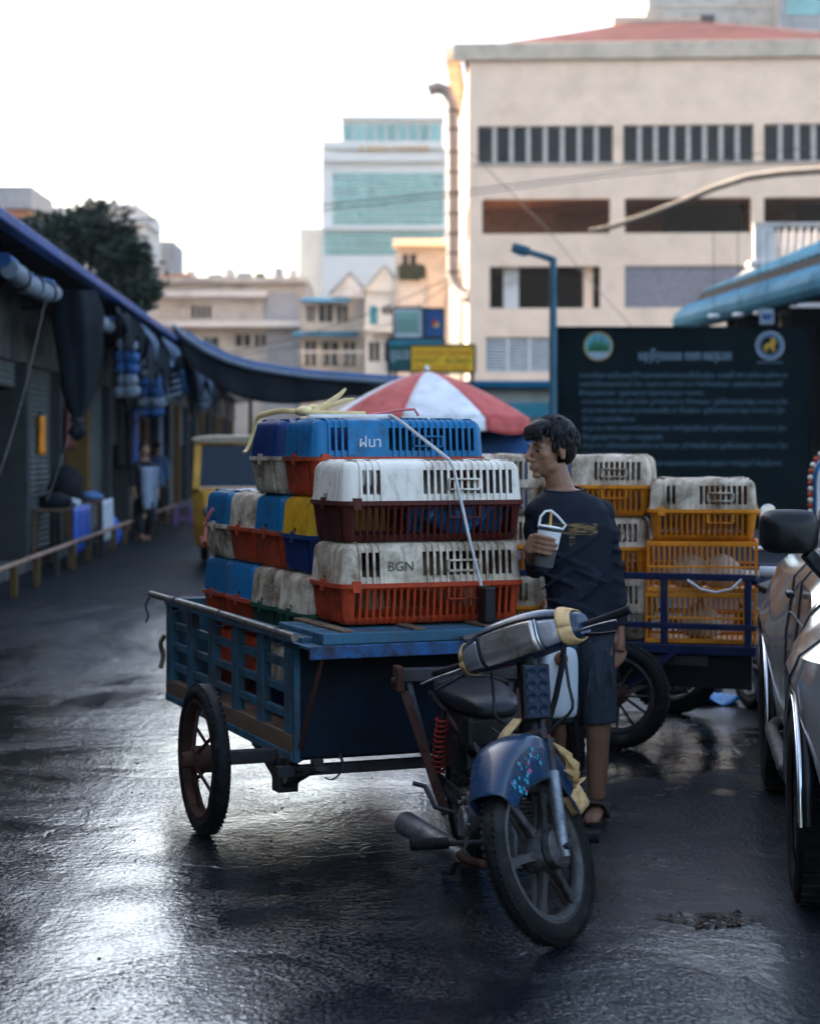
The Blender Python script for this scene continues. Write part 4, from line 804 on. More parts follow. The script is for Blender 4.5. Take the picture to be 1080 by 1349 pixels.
# ---------------------------------------------------------------- poultry crates
def crate_mesh(L, Wd, half, openL=True):
    "half: 'base' or 'lid'; ribbed, slotted shell"
    rc = .055; zs_b = [(0,.040),(.012,.026),(.028,.020),(.135,.006),(.148,0)]; zs_l = [(.162,0),(.176,.002),(.190,.004),(.286,.012),(.303,.019),(.316,.034),(.324,.060)]
    prof = zs_b if half == 'base' else zs_l
    so, sc_ = (2,3) if half == 'base' else (2,3)
    per = []   # (x,y,nx,ny,offset,slot_after)
    def side(p0, d, length, nrm, npitch, kind):
        pit = length/npitch
        for i in range(npitch):
            s = i*pit; mid = (s+pit/2)/length
            opn = 0
            if kind == 'long':
                if half == 'base': opn = 1
                else: opn = 0 if .17 < mid < .42 or mid < .04 else 1
            a = Vector(p0)+Vector(d)*s; b = Vector(p0)+Vector(d)*(s+pit*.36); c = Vector(p0)+Vector(d)*(s+pit)
            flat = kind == 'long' and half == 'lid' and .18 < mid < .40
            o2 = 0 if flat else -.0075
            per.append((a,nrm,0,0)); per.append((b,nrm,0,0)); per.append((b,nrm,o2,opn)); per.append((c,nrm,o2,0))
    def corner(cx, cy, a0):
        for i in range(1, 5):
            a = a0+math.pi/2*i/5; per.append((Vector((cx+rc*math.cos(a), cy+rc*math.sin(a))), (math.cos(a), math.sin(a)), -.002*(i % 2), 0))
    x, y = L/2, Wd/2; nl, ns = max(8, round((L-2*rc)/.029)), max(5, round((Wd-2*rc)/.029))
    side((-x+rc,-y),(1,0),L-2*rc,(0,-1),nl,'long'); corner(x-rc,-y+rc,-math.pi/2)
    side((x,-y+rc),(0,1),Wd-2*rc,(1,0),ns,'short'); corner(x-rc,y-rc,0)
    side((x-rc,y),(-1,0),L-2*rc,(0,1),nl,'long'); corner(-x+rc,y-rc,math.pi/2)
    side((-x,y-rc),(0,-1),Wd-2*rc,(-1,0),ns,'short'); corner(-x+rc,-y+rc,math.pi)
    n = len(per); bm = bmesh.new(); cols = []
    for p, nr, off, _ in per:
        col = []
        for z, ins in prof:
            k = 1 if 0 < z-.0 and z not in (prof[0][0],) else 1
            o = off-ins
            col.append(bm.verts.new((p.x+nr[0]*o, p.y+nr[1]*o, z)))
        cols.append(col)
    for i in range(n):
        a, b = cols[i], cols[(i+1) % n]
        for j in range(len(prof)-1):
            if per[i][3] and so <= j < sc_: continue
            # square hole in the middle of each short end
            m = (per[i][0]+per[(i+1) % n][0])/2
            if half == 'lid' and abs(abs(m.x)-x) < 1e-4 and abs(m.y) < .022 and j == 1: continue
            try: bm.faces.new((a[j], b[j], b[j+1], a[j+1]))
            except ValueError: pass
    cap = [c[0 if half == 'base' else -1] for c in cols]
    f = bm.faces.new(cap if half == 'lid' else cap[::-1]); bmesh.ops.triangulate(bm, faces=[f])
    bmesh.ops.remove_doubles(bm, verts=bm.verts, dist=.0002)
    bmesh.ops.recalc_face_normals(bm, faces=bm.faces)
    bmesh.ops.solidify(bm, geom=bm.faces[:], thickness=.0035)
    me = bpy.data.meshes.new('crate_'+half); bm.to_mesh(me); bm.free(); me.shade_smooth(); me.set_sharp_from_angle(angle=R(30)); me.materials.append(None); return me
def rim_mesh(L, Wd, z0, z1, out):
    q = MB(); rc = .06
    def ring(o):
        r = []
        for cx, cy, a0 in ((L/2-rc,-Wd/2+rc,-math.pi/2),(L/2-rc,Wd/2-rc,0),(-L/2+rc,Wd/2-rc,math.pi/2),(-L/2+rc,-Wd/2+rc,math.pi)):
            for i in range(6):
                a = a0+math.pi/2*i/5; r.append((cx+(rc+o)*math.cos(a), cy+(rc+o)*math.sin(a)))
        return r
    o_, i_ = ring(out), ring(-.004); n = len(o_)
    vs = [(p[0],p[1],z0) for p in o_]+[(p[0],p[1],z1) for p in o_]+[(p[0],p[1],z1) for p in i_]+[(p[0],p[1],z0) for p in i_]
    fs = []
    for i in range(n):
        j = (i+1) % n
        for a in range(4): b = (a+1) % 4; fs.append((a*n+i, a*n+j, b*n+j, b*n+i))
    q.add(vs, fs); return q
CR = {}
def crate_kit(key, L, Wd):
    kit = {'base': crate_mesh(L,Wd,'base'), 'lid': crate_mesh(L,Wd,'lid'), 'L': L, 'W': Wd}
    def tmp(mb, nm):
        o = mb.build(nm, 'rubber', None, 35); me = o.data; bpy.data.objects.remove(o); return me
    kit['rim'] = tmp(rim_mesh(L,Wd,.146,.164,.009), 'rim')
    h = MB(); hw = .066; cx = L*.16
    for z0, z1 in ((.205,.212),(.246,.253)): h.bx(cx-hw,cx+hw,-Wd/2-.006,-Wd/2+.022,z0,z1)
    for s in (-1,1): h.bx(cx+s*hw-.004,cx+s*hw+.004,-Wd/2-.004,-Wd/2+.02,.212,.246)
    kit['hatch'] = tmp(h, 'hatch')
    h = MB()
    for s in (-1,1): h.bx(cx+s*hw-.004,cx+s*hw+.004,-Wd/2-.004,-Wd/2+.02,.098,.142)
    h.bx(cx-hw,cx+hw,-Wd/2-.006,-Wd/2+.022,.092,.098)
    kit['hatch2'] = tmp(h, 'hatch')
    kit['latches'] = [tmp(MB().bx(*sorted((s*(L/2+.0105),s*(L/2-.002))),-.016,.016,.128,.176), 'latch') for s in (-1,1)]+[tmp(MB().bx(-L/2+.05,-L/2+.085,-Wd/2-.0105,-Wd/2+.002,.130,.176), 'latch')]
    h = MB(); h.bx(-L/2+.02,L/2-.02,-Wd/2+.02,Wd/2-.02,.03,.036)
    CR[key] = kit
crate_kit('a', .80, .40); crate_kit('b', .56, .40)
def crate(label, group, M, lid, base, key='a', rimm=None, rz=0):
    k = CR[key]; loc = M.to_translation(); t = thing('poultry_crate', label, 'crate', loc, M.to_euler().z+rz, group)
    def part(nm, me, m):
        o = bpy.data.objects.new(nm, me); COL.objects.link(o); o.parent = t
        o.material_slots[0].link = 'OBJECT'; o.material_slots[0].material = MATS[m]; return o
    part('base', k['base'], base); ld = part('lid', k['lid'], lid); part('rim', k['rim'], rimm or base); part('hatch', k['hatch'], lid); part('hatch', k['hatch2'], base); [part('latch', me, base) for me in k['latches']]
    return t, ld
# ---------------------------------------------------------------- blue cargo trailer
CA = R(21.6); CM = Matrix.Translation((-.274,7.45,0)) @ Matrix.Rotation(CA,4,'Z')
ct = thing('cargo_trailer', 'weathered blue slatted cargo trailer stacked with poultry crates', 'trailer', (-.274,7.45,0), CA)
xl, xr, ye = -.165, .90, 2.10
# bed, side frames
bed = MB()
for i in range(9):
    MB().bx(xl+.03,xr-.03,.11+i*.22,.11+i*.22+.20,.335,.358).build('bed_plank', 'wood', ct, 0, bevel=.004)
for x in (xl+.02, xr-.02):
    MB().bx(x-.025,x+.025,.095,ye,.30,.335).build('sill', 'cart_blue', ct, 0, bevel=.005)
    MB().bx(x-.022,x+.022,.10,ye,.3355,.405).build('side_board', 'wood', ct, 0, bevel=.004)
    MB().bx(x-.03,x+.03,-.05,ye,.768,.806).build('top_rail', 'cart_blue', ct, 0, bevel=.006)
    for i in range(6):
        y = .125+i*.375
        MB().bx(x-.02,x+.02,y,y+.085,.40,.768).build('upright', 'cart_blue', ct, 0, bevel=.004)
    for z in (.475,.575,.675):
        MB().bx(x-.012,x+.012,.11,ye,z-.017,z+.017).build('slat', 'cart_blue', ct, 0, bevel=.003)
MB().bx(xl,xr,ye-.04,ye,.31,.80).build('tail_board', 'cart_blue', ct, 0, bevel=.004)
# long galvanised pipe lashed along the top of the left side
MB().tube([(xl-.055,-.10,.812),(xl-.06,1.0,.82),(xl-.055,2.2,.815)], .016, 10).build('pipe', 'pipe', ct, 60)
for y in (.05,.42,1.05,1.75,2.12) if False else (.10,.92,1.7):
    MB().tube([(xl-.06+.03*math.cos(a), y+.01*math.sin(a*2), .80+.035*math.sin(a)) for a in [k*.628 for k in range(10)]], .004, 5, closed=True).build('lashing', 'cord_dark', ct, 60)
MB().tube(crm([(xl-.07,2.16,.80),(xl-.085,2.17,.76),(xl-.075,2.16,.71),(xl-.09,2.15,.68)]), .006, 5).build('lashing_tail', 'cord_dark', ct, 60)
# front box: dark panel, worn bright rim, platform planks
MB().bx(xl+.0255,xr-.025,.075,.10,.315,.765).build('front_panel', 'panel_dark', ct, 0, bevel=.004)
for x in (xl-.002, xr-.022): MB().bx(x,x+.026,.066,.092,.30,.767).build('corner_post', 'cart_blue', ct, 0, bevel=.004)
MB().bx(xl-.03,xr+.03,-.20,.02,.7695,.783).build('front_shelf', 'cart_blue', ct, 0, bevel=.003)
MB().bx(xl-.032,xr+.032,-.212,-.2005,.735,.786).build('front_rim', 'cart_bright', ct, 0, bevel=.004)
for i in range(4): MB().bx(xl+.035,xr-.035,-.17+i*.145,-.17+i*.145+.125,.807 if i > 1 else .785,.828).build('platform_plank', 'cart_blue', ct, 0, bevel=.004)
for x in (-.05,.25,.55,.82): MB().bx(x,x+.05,-.16,.44,.8285,.838).build('platform_batten', 'wood', ct, 0, bevel=.002)
MB().bar((xl+.02,-.195,.735),(xl+.02,.055,.36),.022,.012,(1,0,0)).build('brace', 'rust', ct, 0)
MB().bar((xr-.02,-.195,.735),(xr-.02,.055,.36),.022,.012,(1,0,0)).build('brace', 'rust', ct, 0)
MB().bar((.42,-.23,.8),(.62,-.19,.815),.03,.012).build('loose_strip', 'pipe', ct, 0); 
# axle, leaf springs, drawbar
ya, za = .3, .30
MB().bar((-.44,ya,za),(1.02,ya,za),.05,.055).build('axle', 'steel_dark', ct, 0, bevel=.006)
MB().bar((xl-.06,.12,.262),(xr-.02,.12,.262),.045,.04).build('cross_bar', 'steel_dark', ct, 0)
for x in (-.13,.83):
    for k in range(5):
        Lk = .46-.08*k; MB().tube([(x,ya-Lk,.262-.022*k+.05),(x,ya-Lk*.5,.262-.022*k+.012),(x,ya,.262-.022*k),(x,ya+Lk*.5,.262-.022*k+.012),(x,ya+Lk,.262-.022*k+.05)], .03, 6, flat=(.35,1)).build('spring_leaf', 'steel_dark', ct, 30)
    MB().box((x,ya,.23),(.09,.08,.16)).build('spring_clamp', 'steel_dark', ct, 0, bevel=.006)
    MB().bx(x-.02,x+.02,ya-.42,ya-.38,.29,.34).build('spring_shackle', 'steel_dark', ct, 0); MB().bx(x-.02,x+.02,ya+.38,ya+.42,.29,.34).build('spring_shackle', 'steel_dark', ct, 0)
    MB().tube([(x+.02,ya-.02,.34),(x-.03,ya-.07,.30),(x+.03,ya-.04,.25),(x-.02,ya-.08,.2),(x+.02,ya-.05,.40)], .018, 7).build('rag', 'wood', ct, 60)
def wheel(parent, c, axis, Rr, tr, nsp, mt, rim='rust', style='wire', tread=True, rimw=.03):
    "hub-and-rim mesh named wheel, with tyre and spokes as its children; axis is the axle direction"
    M = axisM(c, axis); q = MB(); q.M = M; ri = Rr-2*tr
    q.lathe([(ri-.004,-rimw),(ri+.012,-rimw*.9),(ri+.006,-rimw*.4),(ri-.008,0),(ri+.006,rimw*.4),(ri+.012,rimw*.9),(ri-.004,rimw),(ri-.018,rimw*.5),(ri-.022,0),(ri-.018,-rimw*.5),(ri-.004,-rimw)], 40)
    wh = q.build('wheel', rim, parent, 40)
    t = MB(); t.M = M; prof = []
    for k in range(15):
        a = R(-150+300*k/14); prof.append((Rr-tr+tr*math.cos(a)*1.0, tr*1.02*math.sin(a)))
    t.lathe(prof, 56)
    if tread:
        nt_ = 76 if style != 'cart' else 60
        for i in range(nt_):
            a = 2*math.pi*i/nt_
            for s in (-1,1):
                z = s*tr*.42; r0 = Rr-tr+math.sqrt(max(0,tr*tr-z*z))
                mm = M @ Matrix.Rotation(a+(.07 if s > 0 else 0),4,'Z') @ TR(r0-.0038,0,z) @ Matrix.Rotation(s*.5,4,'Y') @ Matrix.Rotation(s*.35,4,'X')
                old = t.M; t.M = mm; t.box((0,0,0),(.0045,.012 if style != 'cart' else .018,tr*.66)); t.M = old
    t.build('tyre', mt, wh, 40)
    hb = MB(); hb.M = M; hw = .055 if style == 'wire' else .05
    if style == 'wire': hb.lathe([(0,-hw-.03),(.02,-hw-.03),(.022,-hw),(.045,-hw),(.045,-hw+.012),(.028,-hw+.02),(.028,hw-.02),(.045,hw-.012),(.045,hw),(.022,hw),(.02,hw+.03),(0,hw+.03)], 20)
    elif style == 'cart': hb.lathe([(0,-.09),(.03,-.09),(.034,-.05),(.055,-.045),(.055,.045),(.034,.05),(.03,.09),(0,.09)], 20)
    else: hb.lathe([(0,-.055),(.018,-.055),(.02,-.045),(.06,-.04),(.072,-.02),(.072,.03),(.06,.045),(.02,.048),(.018,.06),(0,.06)], 28)
    hb.build('hub', 'engine' if style != 'cart' else 'rust', wh, 40)
    for i in range(nsp):
        a = 2*math.pi*i/nsp; s = MB(); s.M = M @ Matrix.Rotation(a,4,'Z')
        if style == 'cast':
            s.loft([[(r, -w_, -d_), (r, w_, -d_), (r, w_, -d_*.4), (r, w_*.3, -d_*.2), (r, w_*.3, d_*.2), (r, w_, d_*.4), (r, w_, d_), (r, -w_, d_), (r,-w_,d_*.4),(r,-w_*.3,d_*.2),(r,-w_*.3,-d_*.2),(r,-w_,-d_*.4)] for r, w_, d_ in ((.06,.017,.028),(.11,.012,.022),(.16,.012,.018),(ri-.006,.02,.018))])
            s.build('spoke', 'cast', wh, 35)
        else:
            zz = (.04 if i % 2 else -.04) if style == 'cart' else .04*(1 if i % 2 else -1); tw_ = .35*(1 if (i//2) % 2 else -1) if style == 'wire' else 0
            s.tube([(.045*math.cos(tw_*2),.045*math.sin(tw_*2),zz),(ri-.012,0,0)], .0075 if style == 'cart' else .002, 6); s.build('spoke', rim, wh, 60)
    return wh
for x in (-.47, 1.05):
    wheel(ct, (x,ya,.30), (1,0,0), .30, .035, 10, 'rubber', 'rust', 'cart')
MB().tube(crm([(.02,.07,.33),(.03,.05,.285),(.005,.03,.25),(-.03,.02,.235),(-.055,.02,.245)]), .0075, 6, flat=(1,.4)).build('cord_end', 'cord_dark', ct, 60)
MB().tube(crm([(xl-.02,2.05,.62),(xl-.035,2.07,.58),(xl-.02,2.08,.52),(xl-.035,2.07,.46)]), .012, 6).build('rag', 'wood', ct, 60)
# drawbar to the motorbike
MB().bar((.40,.08,.33),(.44,-.50,.36),.05,.04).build('drawbar', 'steel_dark', ct, 0, bevel=.005)

# crates on the trailer
def cm(x, y, z): return CM @ Matrix.Translation((x,y,z))
HC = .327; g1 = 'poultry crates stacked on the blue trailer'
zf = .8385
c1, l1 = crate('dirty white lid over red-orange base, bottom crate of the front pair', g1, cm(.40,.20,zf), 'c_white','c_red')
c2, l2 = crate('white lid over maroon base, top crate of the front pair', g1, cm(.405,.205,zf+HC), 'c_white2','c_maroon')
zr = [.36,.36+HC-.002,.36+2*HC-.004,.36+3*HC-.004]
ys = [.62,1.03,1.44,1.85]
low = [('c_white','c_green','white crate with green base in the lower row, next to the front pair'),('c_white','c_green','white crate with green base in the lower row, second behind the front pair'),('c_blue','c_red','blue-lidded crate in the lower row, third behind the front pair'),('c_blue','c_red','blue-lidded crate at the far left end of the lower row')]
mid = [('c_yellow','c_navy','yellow-lidded crate with navy base in the middle row'),('c_blue','c_red','blue-lidded crate with red base in the middle row beside the yellow one'),('c_white','c_red','white-lidded crate with red base in the middle row'),('c_blue','c_white','blue-lidded crate with white base at the far left of the middle row')]
bedr = [('c_yellow','c_yellow','all-yellow crate behind the slats nearest the front'),('c_white','c_navy','white-lidded crate behind the second slat gap'),('c_red','c_maroon','red crate behind the middle slat gap'),('c_red','c_red','red crate behind the rear slats')]
jit = random.Random(4)
for i in range(4):
    for zz, row in ((zr[0],bedr),(zr[1],low),(zr[2],mid)):
        crate(row[i][2], g1, cm(.40+jit.uniform(-.012,.012)+(.02 if zz == zr[0] else 0), ys[i]+jit.uniform(-.004,.004), zz+.001), row[i][0], row[i][1], rz=R(jit.uniform(-.7,.7)))
c3, l3 = crate('large blue-lidded crate with red base and white scrawl in the top row', g1, cm(.42,ys[0]+.01,zr[3]+.002), 'c_blue','c_red')
c4, l4 = crate('navy-lidded crate with white base at the back of the top row', g1, cm(.40,ys[1]+.02,zr[3]+.002), 'c_navy','c_white')
LM = lambda x, z: TR(x,-.2065,z) @ FRONT
text('lettering', 'ฝนา', .062, 'white_strap', l3, TR(-.185,-.1985,.205) @ FRONT, .0006)
text('lettering', 'BGN', .055, 'ink', l1, TR(-.20,-.1985,.212) @ FRONT, .0005)
# blue sheet crumpled inside the top front crate
rb = random.Random(2); q = MB()
q.grid(lambda u, v_: CM @ Vector((.40+.36*u, .055+.28*v_, zf+HC+.05+.14*(.4+.6*u)*(.5+.5*math.sin(u*9+v_*6))+.03*math.sin(v_*14+u*5))), 26, 14)
o = q.build('plastic_sheet', 'bluebag', None, 60, solid=.003); tag(o, 'crumpled blue plastic sheet inside the top front crate', 'plastic sheet')
# orange peel-like rag at broken corner on the red base
# straps
def strapline(name, label, pts, r, m, flat=(1,.3), cat='strap', n=8):
    o = MB().tube([CM @ Vector(p) for p in pts], r, n, flat=flat).build(name, m, None, 60); return tag(o, label, cat)
zt4 = zr[3]+.002+.33
strapline('tie_down_cord', 'white tie-down cord slanting across the front crates to the trailer rim', [(.36,.55,zt4+.006),(.38,.43,zt4+.008),(.40,.36,zt4-.02),(.46,-.005,zf+2*HC+.002),(.47,-.03,zf+2*HC-.03),(.535,-.045,zf+HC),(.575,-.06,zf+.16),(.59,-.10,zf+.02)], .0075, 'white_strap', (1,.7), 'cord')
o = MB().bx(.565,.615,-.13,-.045,zf+.0,zf+.15).build('strap_ratchet', 'black_plastic', None, 0, bevel=.01); o.matrix_world = CM; tag(o, 'black ratchet at the lower end of the white tie-down cord', 'ratchet')
ys_ = thing('yellow_strap', 'knotted pale yellow strap on the upper left of the top crates', 'strap', CM @ Vector((0,.8,zt4)), CA)
q = MB(); q.tube(crm([(.32,-.22,.014),(.2,-.2,.016),(.08,-.16,.02),(.0,-.06,.03),(-.02,.1,.02),(-.025,.22,.005),(-.035,.25,-.06),(-.06,.26,-.13),(-.08,.25,-.15)]), .0135, 7, flat=(1,.5)); q.build('strap', 'yellow_strap', ys_, 60)
for k, P in enumerate(([(.1,-.16,.02),(.16,-.17,.06),(.22,-.18,.10),(.245,-.18,.125)],[(.1,-.15,.02),(.17,-.17,.05),(.24,-.19,.075),(.28,-.2,.08)],[(.06,-.14,.02),(.12,-.1,.05),(.2,-.08,.04)])): MB().tube(P, [.012,.010,.010,.006], 6, flat=(1,.5)).build('strap_end', 'yellow_strap', ys_, 60)
MB().ell((.07,-.14,.028),(.04,.035,.022)).build('knot', 'yellow_strap', ys_, 60)
strapline('white_band', 'flat white band running along the top of the blue crate', [(.02,.44,zt4+.002),(.2,.435,zt4+.004),(.36,.43,zt4+.004),(.40,.5,zt4+.004)], .008, 'white_strap', (1,.4))
strapline('pink_rope', 'pink looped cord on top of the blue crate', [(.30,.62,zt4+.004),(.40,.60,zt4+.02),(.48,.58,zt4+.035),(.54,.57,zt4+.038),(.56,.57,zt4+.01)], .006, 'pink', (1,1), 'cord')
strapline('pink_ribbon', 'pink ribbon knotted on the far left crate', [(-.01,1.80,zr[2]+.24),(-.035,1.82,zr[2]+.19),(-.03,1.86,zr[2]+.15),(-.045,1.83,zr[2]+.08),(-.03,1.88,zr[2]+.05),(-.04,1.90,zr[2]+.1)], .008, 'pink', (1,.6), 'ribbon')

# ---------------------------------------------------------------- motorbike
BA = R(11); BL = Vector((.222,7.07,0))
mbk = thing('motorbike', 'worn blue underbone motorbike with turned front wheel hitched to the trailer', 'motorcycle', BL, BA)
def T(pts, r, nm, m, parent=mbk, n=10, S=None, flat=None, smooth=60):
    q = MB()
    if S is not None: q.M = S
    return q.tube(pts, r, n, flat=flat).build(nm, m, parent, smooth)
ax = Vector((0,math.sin(R(26.5)),math.cos(R(26.5)))); P0 = Vector((0,-1.265,0)); 
ST = Matrix.Translation(P0) @ Matrix.Rotation(R(-47),4,ax) @ Matrix.Translation(-P0)
FA = Vector((0,-1.19,.285))
def sp(s): return P0+ax*s           # point on the steering axis
# front wheel
fw = MB()
wh = wheel(mbk, ST @ FA, (ST.to_3x3() @ Vector((1,0,0))), .285, .036, 6, 'rubber', 'cast', 'cast', rimw=.026)
bd = MB(); bd.M = ST @ TR(*FA) @ Matrix.Rotation(R(90),4,'Y'); bd.lathe([(.05,.05),(.062,.052),(.062,.075),(.03,.085),(0,.085)], 24); bd.build('brake_drum', 'engine', mbk, 40)
# forks
for s in (-1,1):
    fo = T([FA+Vector((s*.085,.0,-.03)), FA+Vector((s*.085,.012,.02)), FA+Vector((s*.085,0,0))+ax*.24], [.017,.021,.021], 'fork_slider', 'fork', S=ST, n=14)
    T([FA+Vector((s*.085,0,0))+ax*.22, FA+Vector((s*.085,0,0))+ax*.35], .0145, 'fork_tube', 'steel_dark', S=ST, n=12)
    T([FA+Vector((s*.055,0,0)),FA+Vector((s*.112,0,0))], .011, 'axle_nut', 'steel_dark', S=ST, n=6, smooth=20)
T([FA+ax*.37+Vector((-.07,.0,0)), FA+ax*.37+Vector((.07,0,0))], .02, 'fork_yoke', 'steel_dark', S=ST)
# front fender / fork cover: deep inverted U swept round the wheel
q = MB(); q.M = ST @ TR(*FA); rings = []
for i in range(29):
    th = R(50+ (170-50)*i/28); deg = math.degrees(th)
    bump = max(0, math.exp(-((deg-98)/34.)**2)); rad = .312+.062*bump; hwid = .060+.030*bump; skirt = .055+.075*bump
    if deg < 45: rad -= .004
    ring = []
    c, s = math.cos(th), math.sin(th)
    sec_ = []
    for k in range(11):
        a = math.pi*k/10; sec_.append((math.cos(a)*hwid, rad-.04+.04*math.sin(a)**.7))
    sec_ = [(hwid*.98, rad-.04-skirt)]+sec_+[(-hwid*.98, rad-.04-skirt)]
    for xx, rr_ in sec_: ring.append((xx, -c*rr_, s*rr_))
    rings.append(ring)
q.loft(rings, caps=False, close=False); fen = q.build('front_fender', 'bike_blue', mbk, 50, solid=.004, sub=1)
def fpt(deg, side, down, out=.006):
    th = R(deg); bump = math.exp(-((deg-98)/34.)**2); rad = .312+.062*bump; hwid = .060+.030*bump
    r_ = rad-.04-down; return Vector((side*(hwid+out), -math.cos(th)*r_, math.sin(th)*r_))
# flower sticker on the visible cheek
rs = random.Random(8); q = MB(); q2 = MB(); q.M = q2.M = ST @ TR(*FA)
for i in range(34):
    d = rs.uniform(62,100); dn = rs.uniform(.0,.09); c = fpt(d,1,dn,.0035); r_ = rs.uniform(.005,.012); a0 = rs.uniform(0,6)
    (q if i % 5 else q2).add([c]+[c+Vector((0,r_*math.cos(a0+a)*(1 if k % 2 else .45),r_*math.sin(a0+a)*(1 if k % 2 else .45))) for k, a in enumerate([2*math.pi*j/8 for j in range(8)])], [(0,j+1,(j+1)%8+1) for j in range(8)])
q.build('sticker', 'sticker_cyan', fen, 0); q2.build('sticker', 'sticker_pink', fen, 0)
# cream tape and leaf-like ribbon at the rear of the fender
q = MB(); q.M = ST @ TR(*FA); rings = []
for th in (150,156,162,168):
    rr_ = .318; c, s = math.cos(R(th)), math.sin(R(th)); rings.append([(x_*1.06, -c*r2, s*r2) for x_, r2 in [(math.cos(a)*.066, rr_-.04+.044*max(0,math.sin(a))**.7-(.0 if math.sin(a) >= 0 else .05)) for a in [2*math.pi*k/16 for k in range(16)]]])
q.loft(rings, caps=False); q.build('tape_wrap', 'tape', mbk, 50, solid=.003)
for k, (d0, d1, o) in enumerate(((142,112,.03),(148,120,.045),(150,128,.02),(146,140,.05))):
    a = fpt(d0,1,.02,.01); b = fpt(d1,1,-.0+.02*k,o); m_ = (a+b)/2+Vector((.03,0,.01)); nrm = Vector((0,.35,.9))
    q = MB(); q.M = ST @ TR(*FA); q.tube([a, a.lerp(m_,.5), m_, m_.lerp(b,.5), b], [.004,.013,.016,.010,.002], 6, flat=(.3,1)); q.build('ribbon', 'tape', mbk, 60)
# steering column, headset nacelle
T([sp(.62), sp(.98)], [.04,.036], 'steering_column', 'black_plastic', S=ST)
NC = sp(.99)
def nacelle(q, w0, w1, a0, a1, sc_, n=14, m_=18, cap=False):
    rings = []
    for i in range(m_+1):
        w_ = w0+(w1-w0)*i/m_; u = abs(w_)/.25; e = max(0.0, 1-u**2.6)
        hh = .028+.039*e; dd = .030+.056*e; zc = .012*e; yc = -.030*e
        ring = []
        for j in range(n+1):
            a = R(a0+(a1-a0)*j/n); ca, sa = math.cos(a), math.sin(a)
            pw = .75
            pk = 1.28 if sa > 0 else 1.0
            ring.append((w_, yc-dd*sc_*math.copysign(abs(ca)**pw, ca), zc+hh*sc_*pk*math.copysign(abs(sa)**pw, sa)))
        rings.append(ring)
    q.loft(rings, caps=cap, close=False)
NM = ST @ TR(*NC) @ Matrix.Rotation(R(-14),4,'X')
q = MB(); q.M = NM; nacelle(q,-.235,.235,0,360,1,24,26,True); q.build('headset_cover', 'bike_blue', mbk, 50)
q = MB(); q.M = NM; nacelle(q,-.108,.108,-52,26,1.035,12,14); q.build('headlight', 'lens', mbk, 50, solid=.006)
q = MB(); q.M = NM; nacelle(q,-.112,-.1085,-55,30,1.05,12,2); q.build('headlight_trim', 'black_plastic', mbk, 50, solid=.006)
for s in (-1,1):
    q = MB(); q.M = NM; nacelle(q,.118*s,.198*s,-48,20,1.03,10,8); q.build('turn_signal', 'lens2', mbk, 50, solid=.005)
    q = MB(); q.M = NM; nacelle(q,.109*s,.117*s,-60,34,1.04,10,2); q.build('lens_seam', 'chrome' if s > 0 else 'black_plastic', mbk, 50, solid=.005)
q = MB(); q.M = NM; nacelle(q,-.12,.20,26,34,1.045,3,14); q.build('trim_line', 'black_plastic', mbk, 50, solid=.006)
for s, (w0, w1) in ((1,(.178,.218)),(-1,(-.232,-.205))):
    q = MB(); q.M = NM; nacelle(q,w0,w1,0,360,1.11,20,5); q.build('tape_wrap', 'tape', mbk, 50, solid=.004)
for s in (-1,1):
    T([(s*.22,0,0),(s*.30,.01,.004),(s*.385,.035,.012)], [.015,.0145,.0145], 'handlebar_grip', 'rubber', S=NM, n=12)
    T([(s*.385,.035,.012),(s*.392,.037,.013)], [.0175,.0175], 'grip_end', 'steel_dark', S=NM, n=12)
    T([(s*.22,-.028,-.012),(s*.26,-.055,-.018),(s*.33,-.075,-.022),(s*.385,-.07,-.026)], [.009,.008,.006,.006], 'brake_lever', 'alu', S=NM, n=8, flat=(.6,1))
    T([(s*.235,-.01,-.028),(s*.30,-.03,-.045),(s*.36,-.035,-.055)], [.006,.005,.004], 'cable', 'black_plastic', S=NM, n=6)
# cables from headset down to frame
for k, (a, b) in enumerate((((-.16,.02,-.05),(-.03,-.87,.60)),((.12,.03,-.06),(.04,-.88,.58)),((.05,.0,-.08),(.07,-1.0,.50)),((-.05,0,-.08),(-.06,-.80,.5)))):
    A = NM @ Vector(a); Bv = Vector(b); m_ = (A+Bv)/2+Vector((.05*(1 if k % 2 else -1),-.06,-.03)); T([A, *crm([A.lerp(m_,.6), m_, m_.lerp(Bv,.5)],3), Bv], .0055, 'control_cable', 'cable', n=6)
# body: head tube, backbone, side frame
T([sp(.62),sp(.86)], .034, 'head_tube', 'steel_dark', n=14)
T([(0,-.93,.66),(0,-.78,.52),(0,-.60,.44),(0,-.35,.44),(0,-.1,.50),(0,.12,.56)], [.036,.036,.034,.032,.028,.024], 'backbone', 'black_plastic', n=12)
for s in (-1,1):
    T([(s*.03,-.45,.44),(s*.09,-.25,.52),(s*.105,.0,.58),(s*.105,.22,.60)], .014, 'seat_rail', 'steel_dark', n=8)
    T([(s*.04,-.42,.42),(s*.07,-.36,.28),(s*.09,-.34,.22)], .016, 'engine_bracket', 'steel_dark', n=8)
    T([(s*.09,-.36,.27),(s*.095,-.15,.275),(s*.095,.03,.285)], .019, 'swing_arm', 'steel_dark', n=10)
    # coil-over shock
    a, b = Vector((s*.125,.0,.30)), Vector((s*.12,-.10,.585)); T([a,b], .010, 'shock_rod', 'steel_dark', n=8)
    hx = []; ex_ = (b-a); u_ = Vector((1,0,0)); v__ = ex_.normalized().cross(u_)
    for i in range(121):
        f_ = .12+.76*i/120; an = i/120*2*math.pi*11; hx.append(a+ex_*f_+u_*.024*math.cos(an)+v__*.024*math.sin(an))
    T(hx, .0048, 'shock_spring', 'spring_red', n=6)
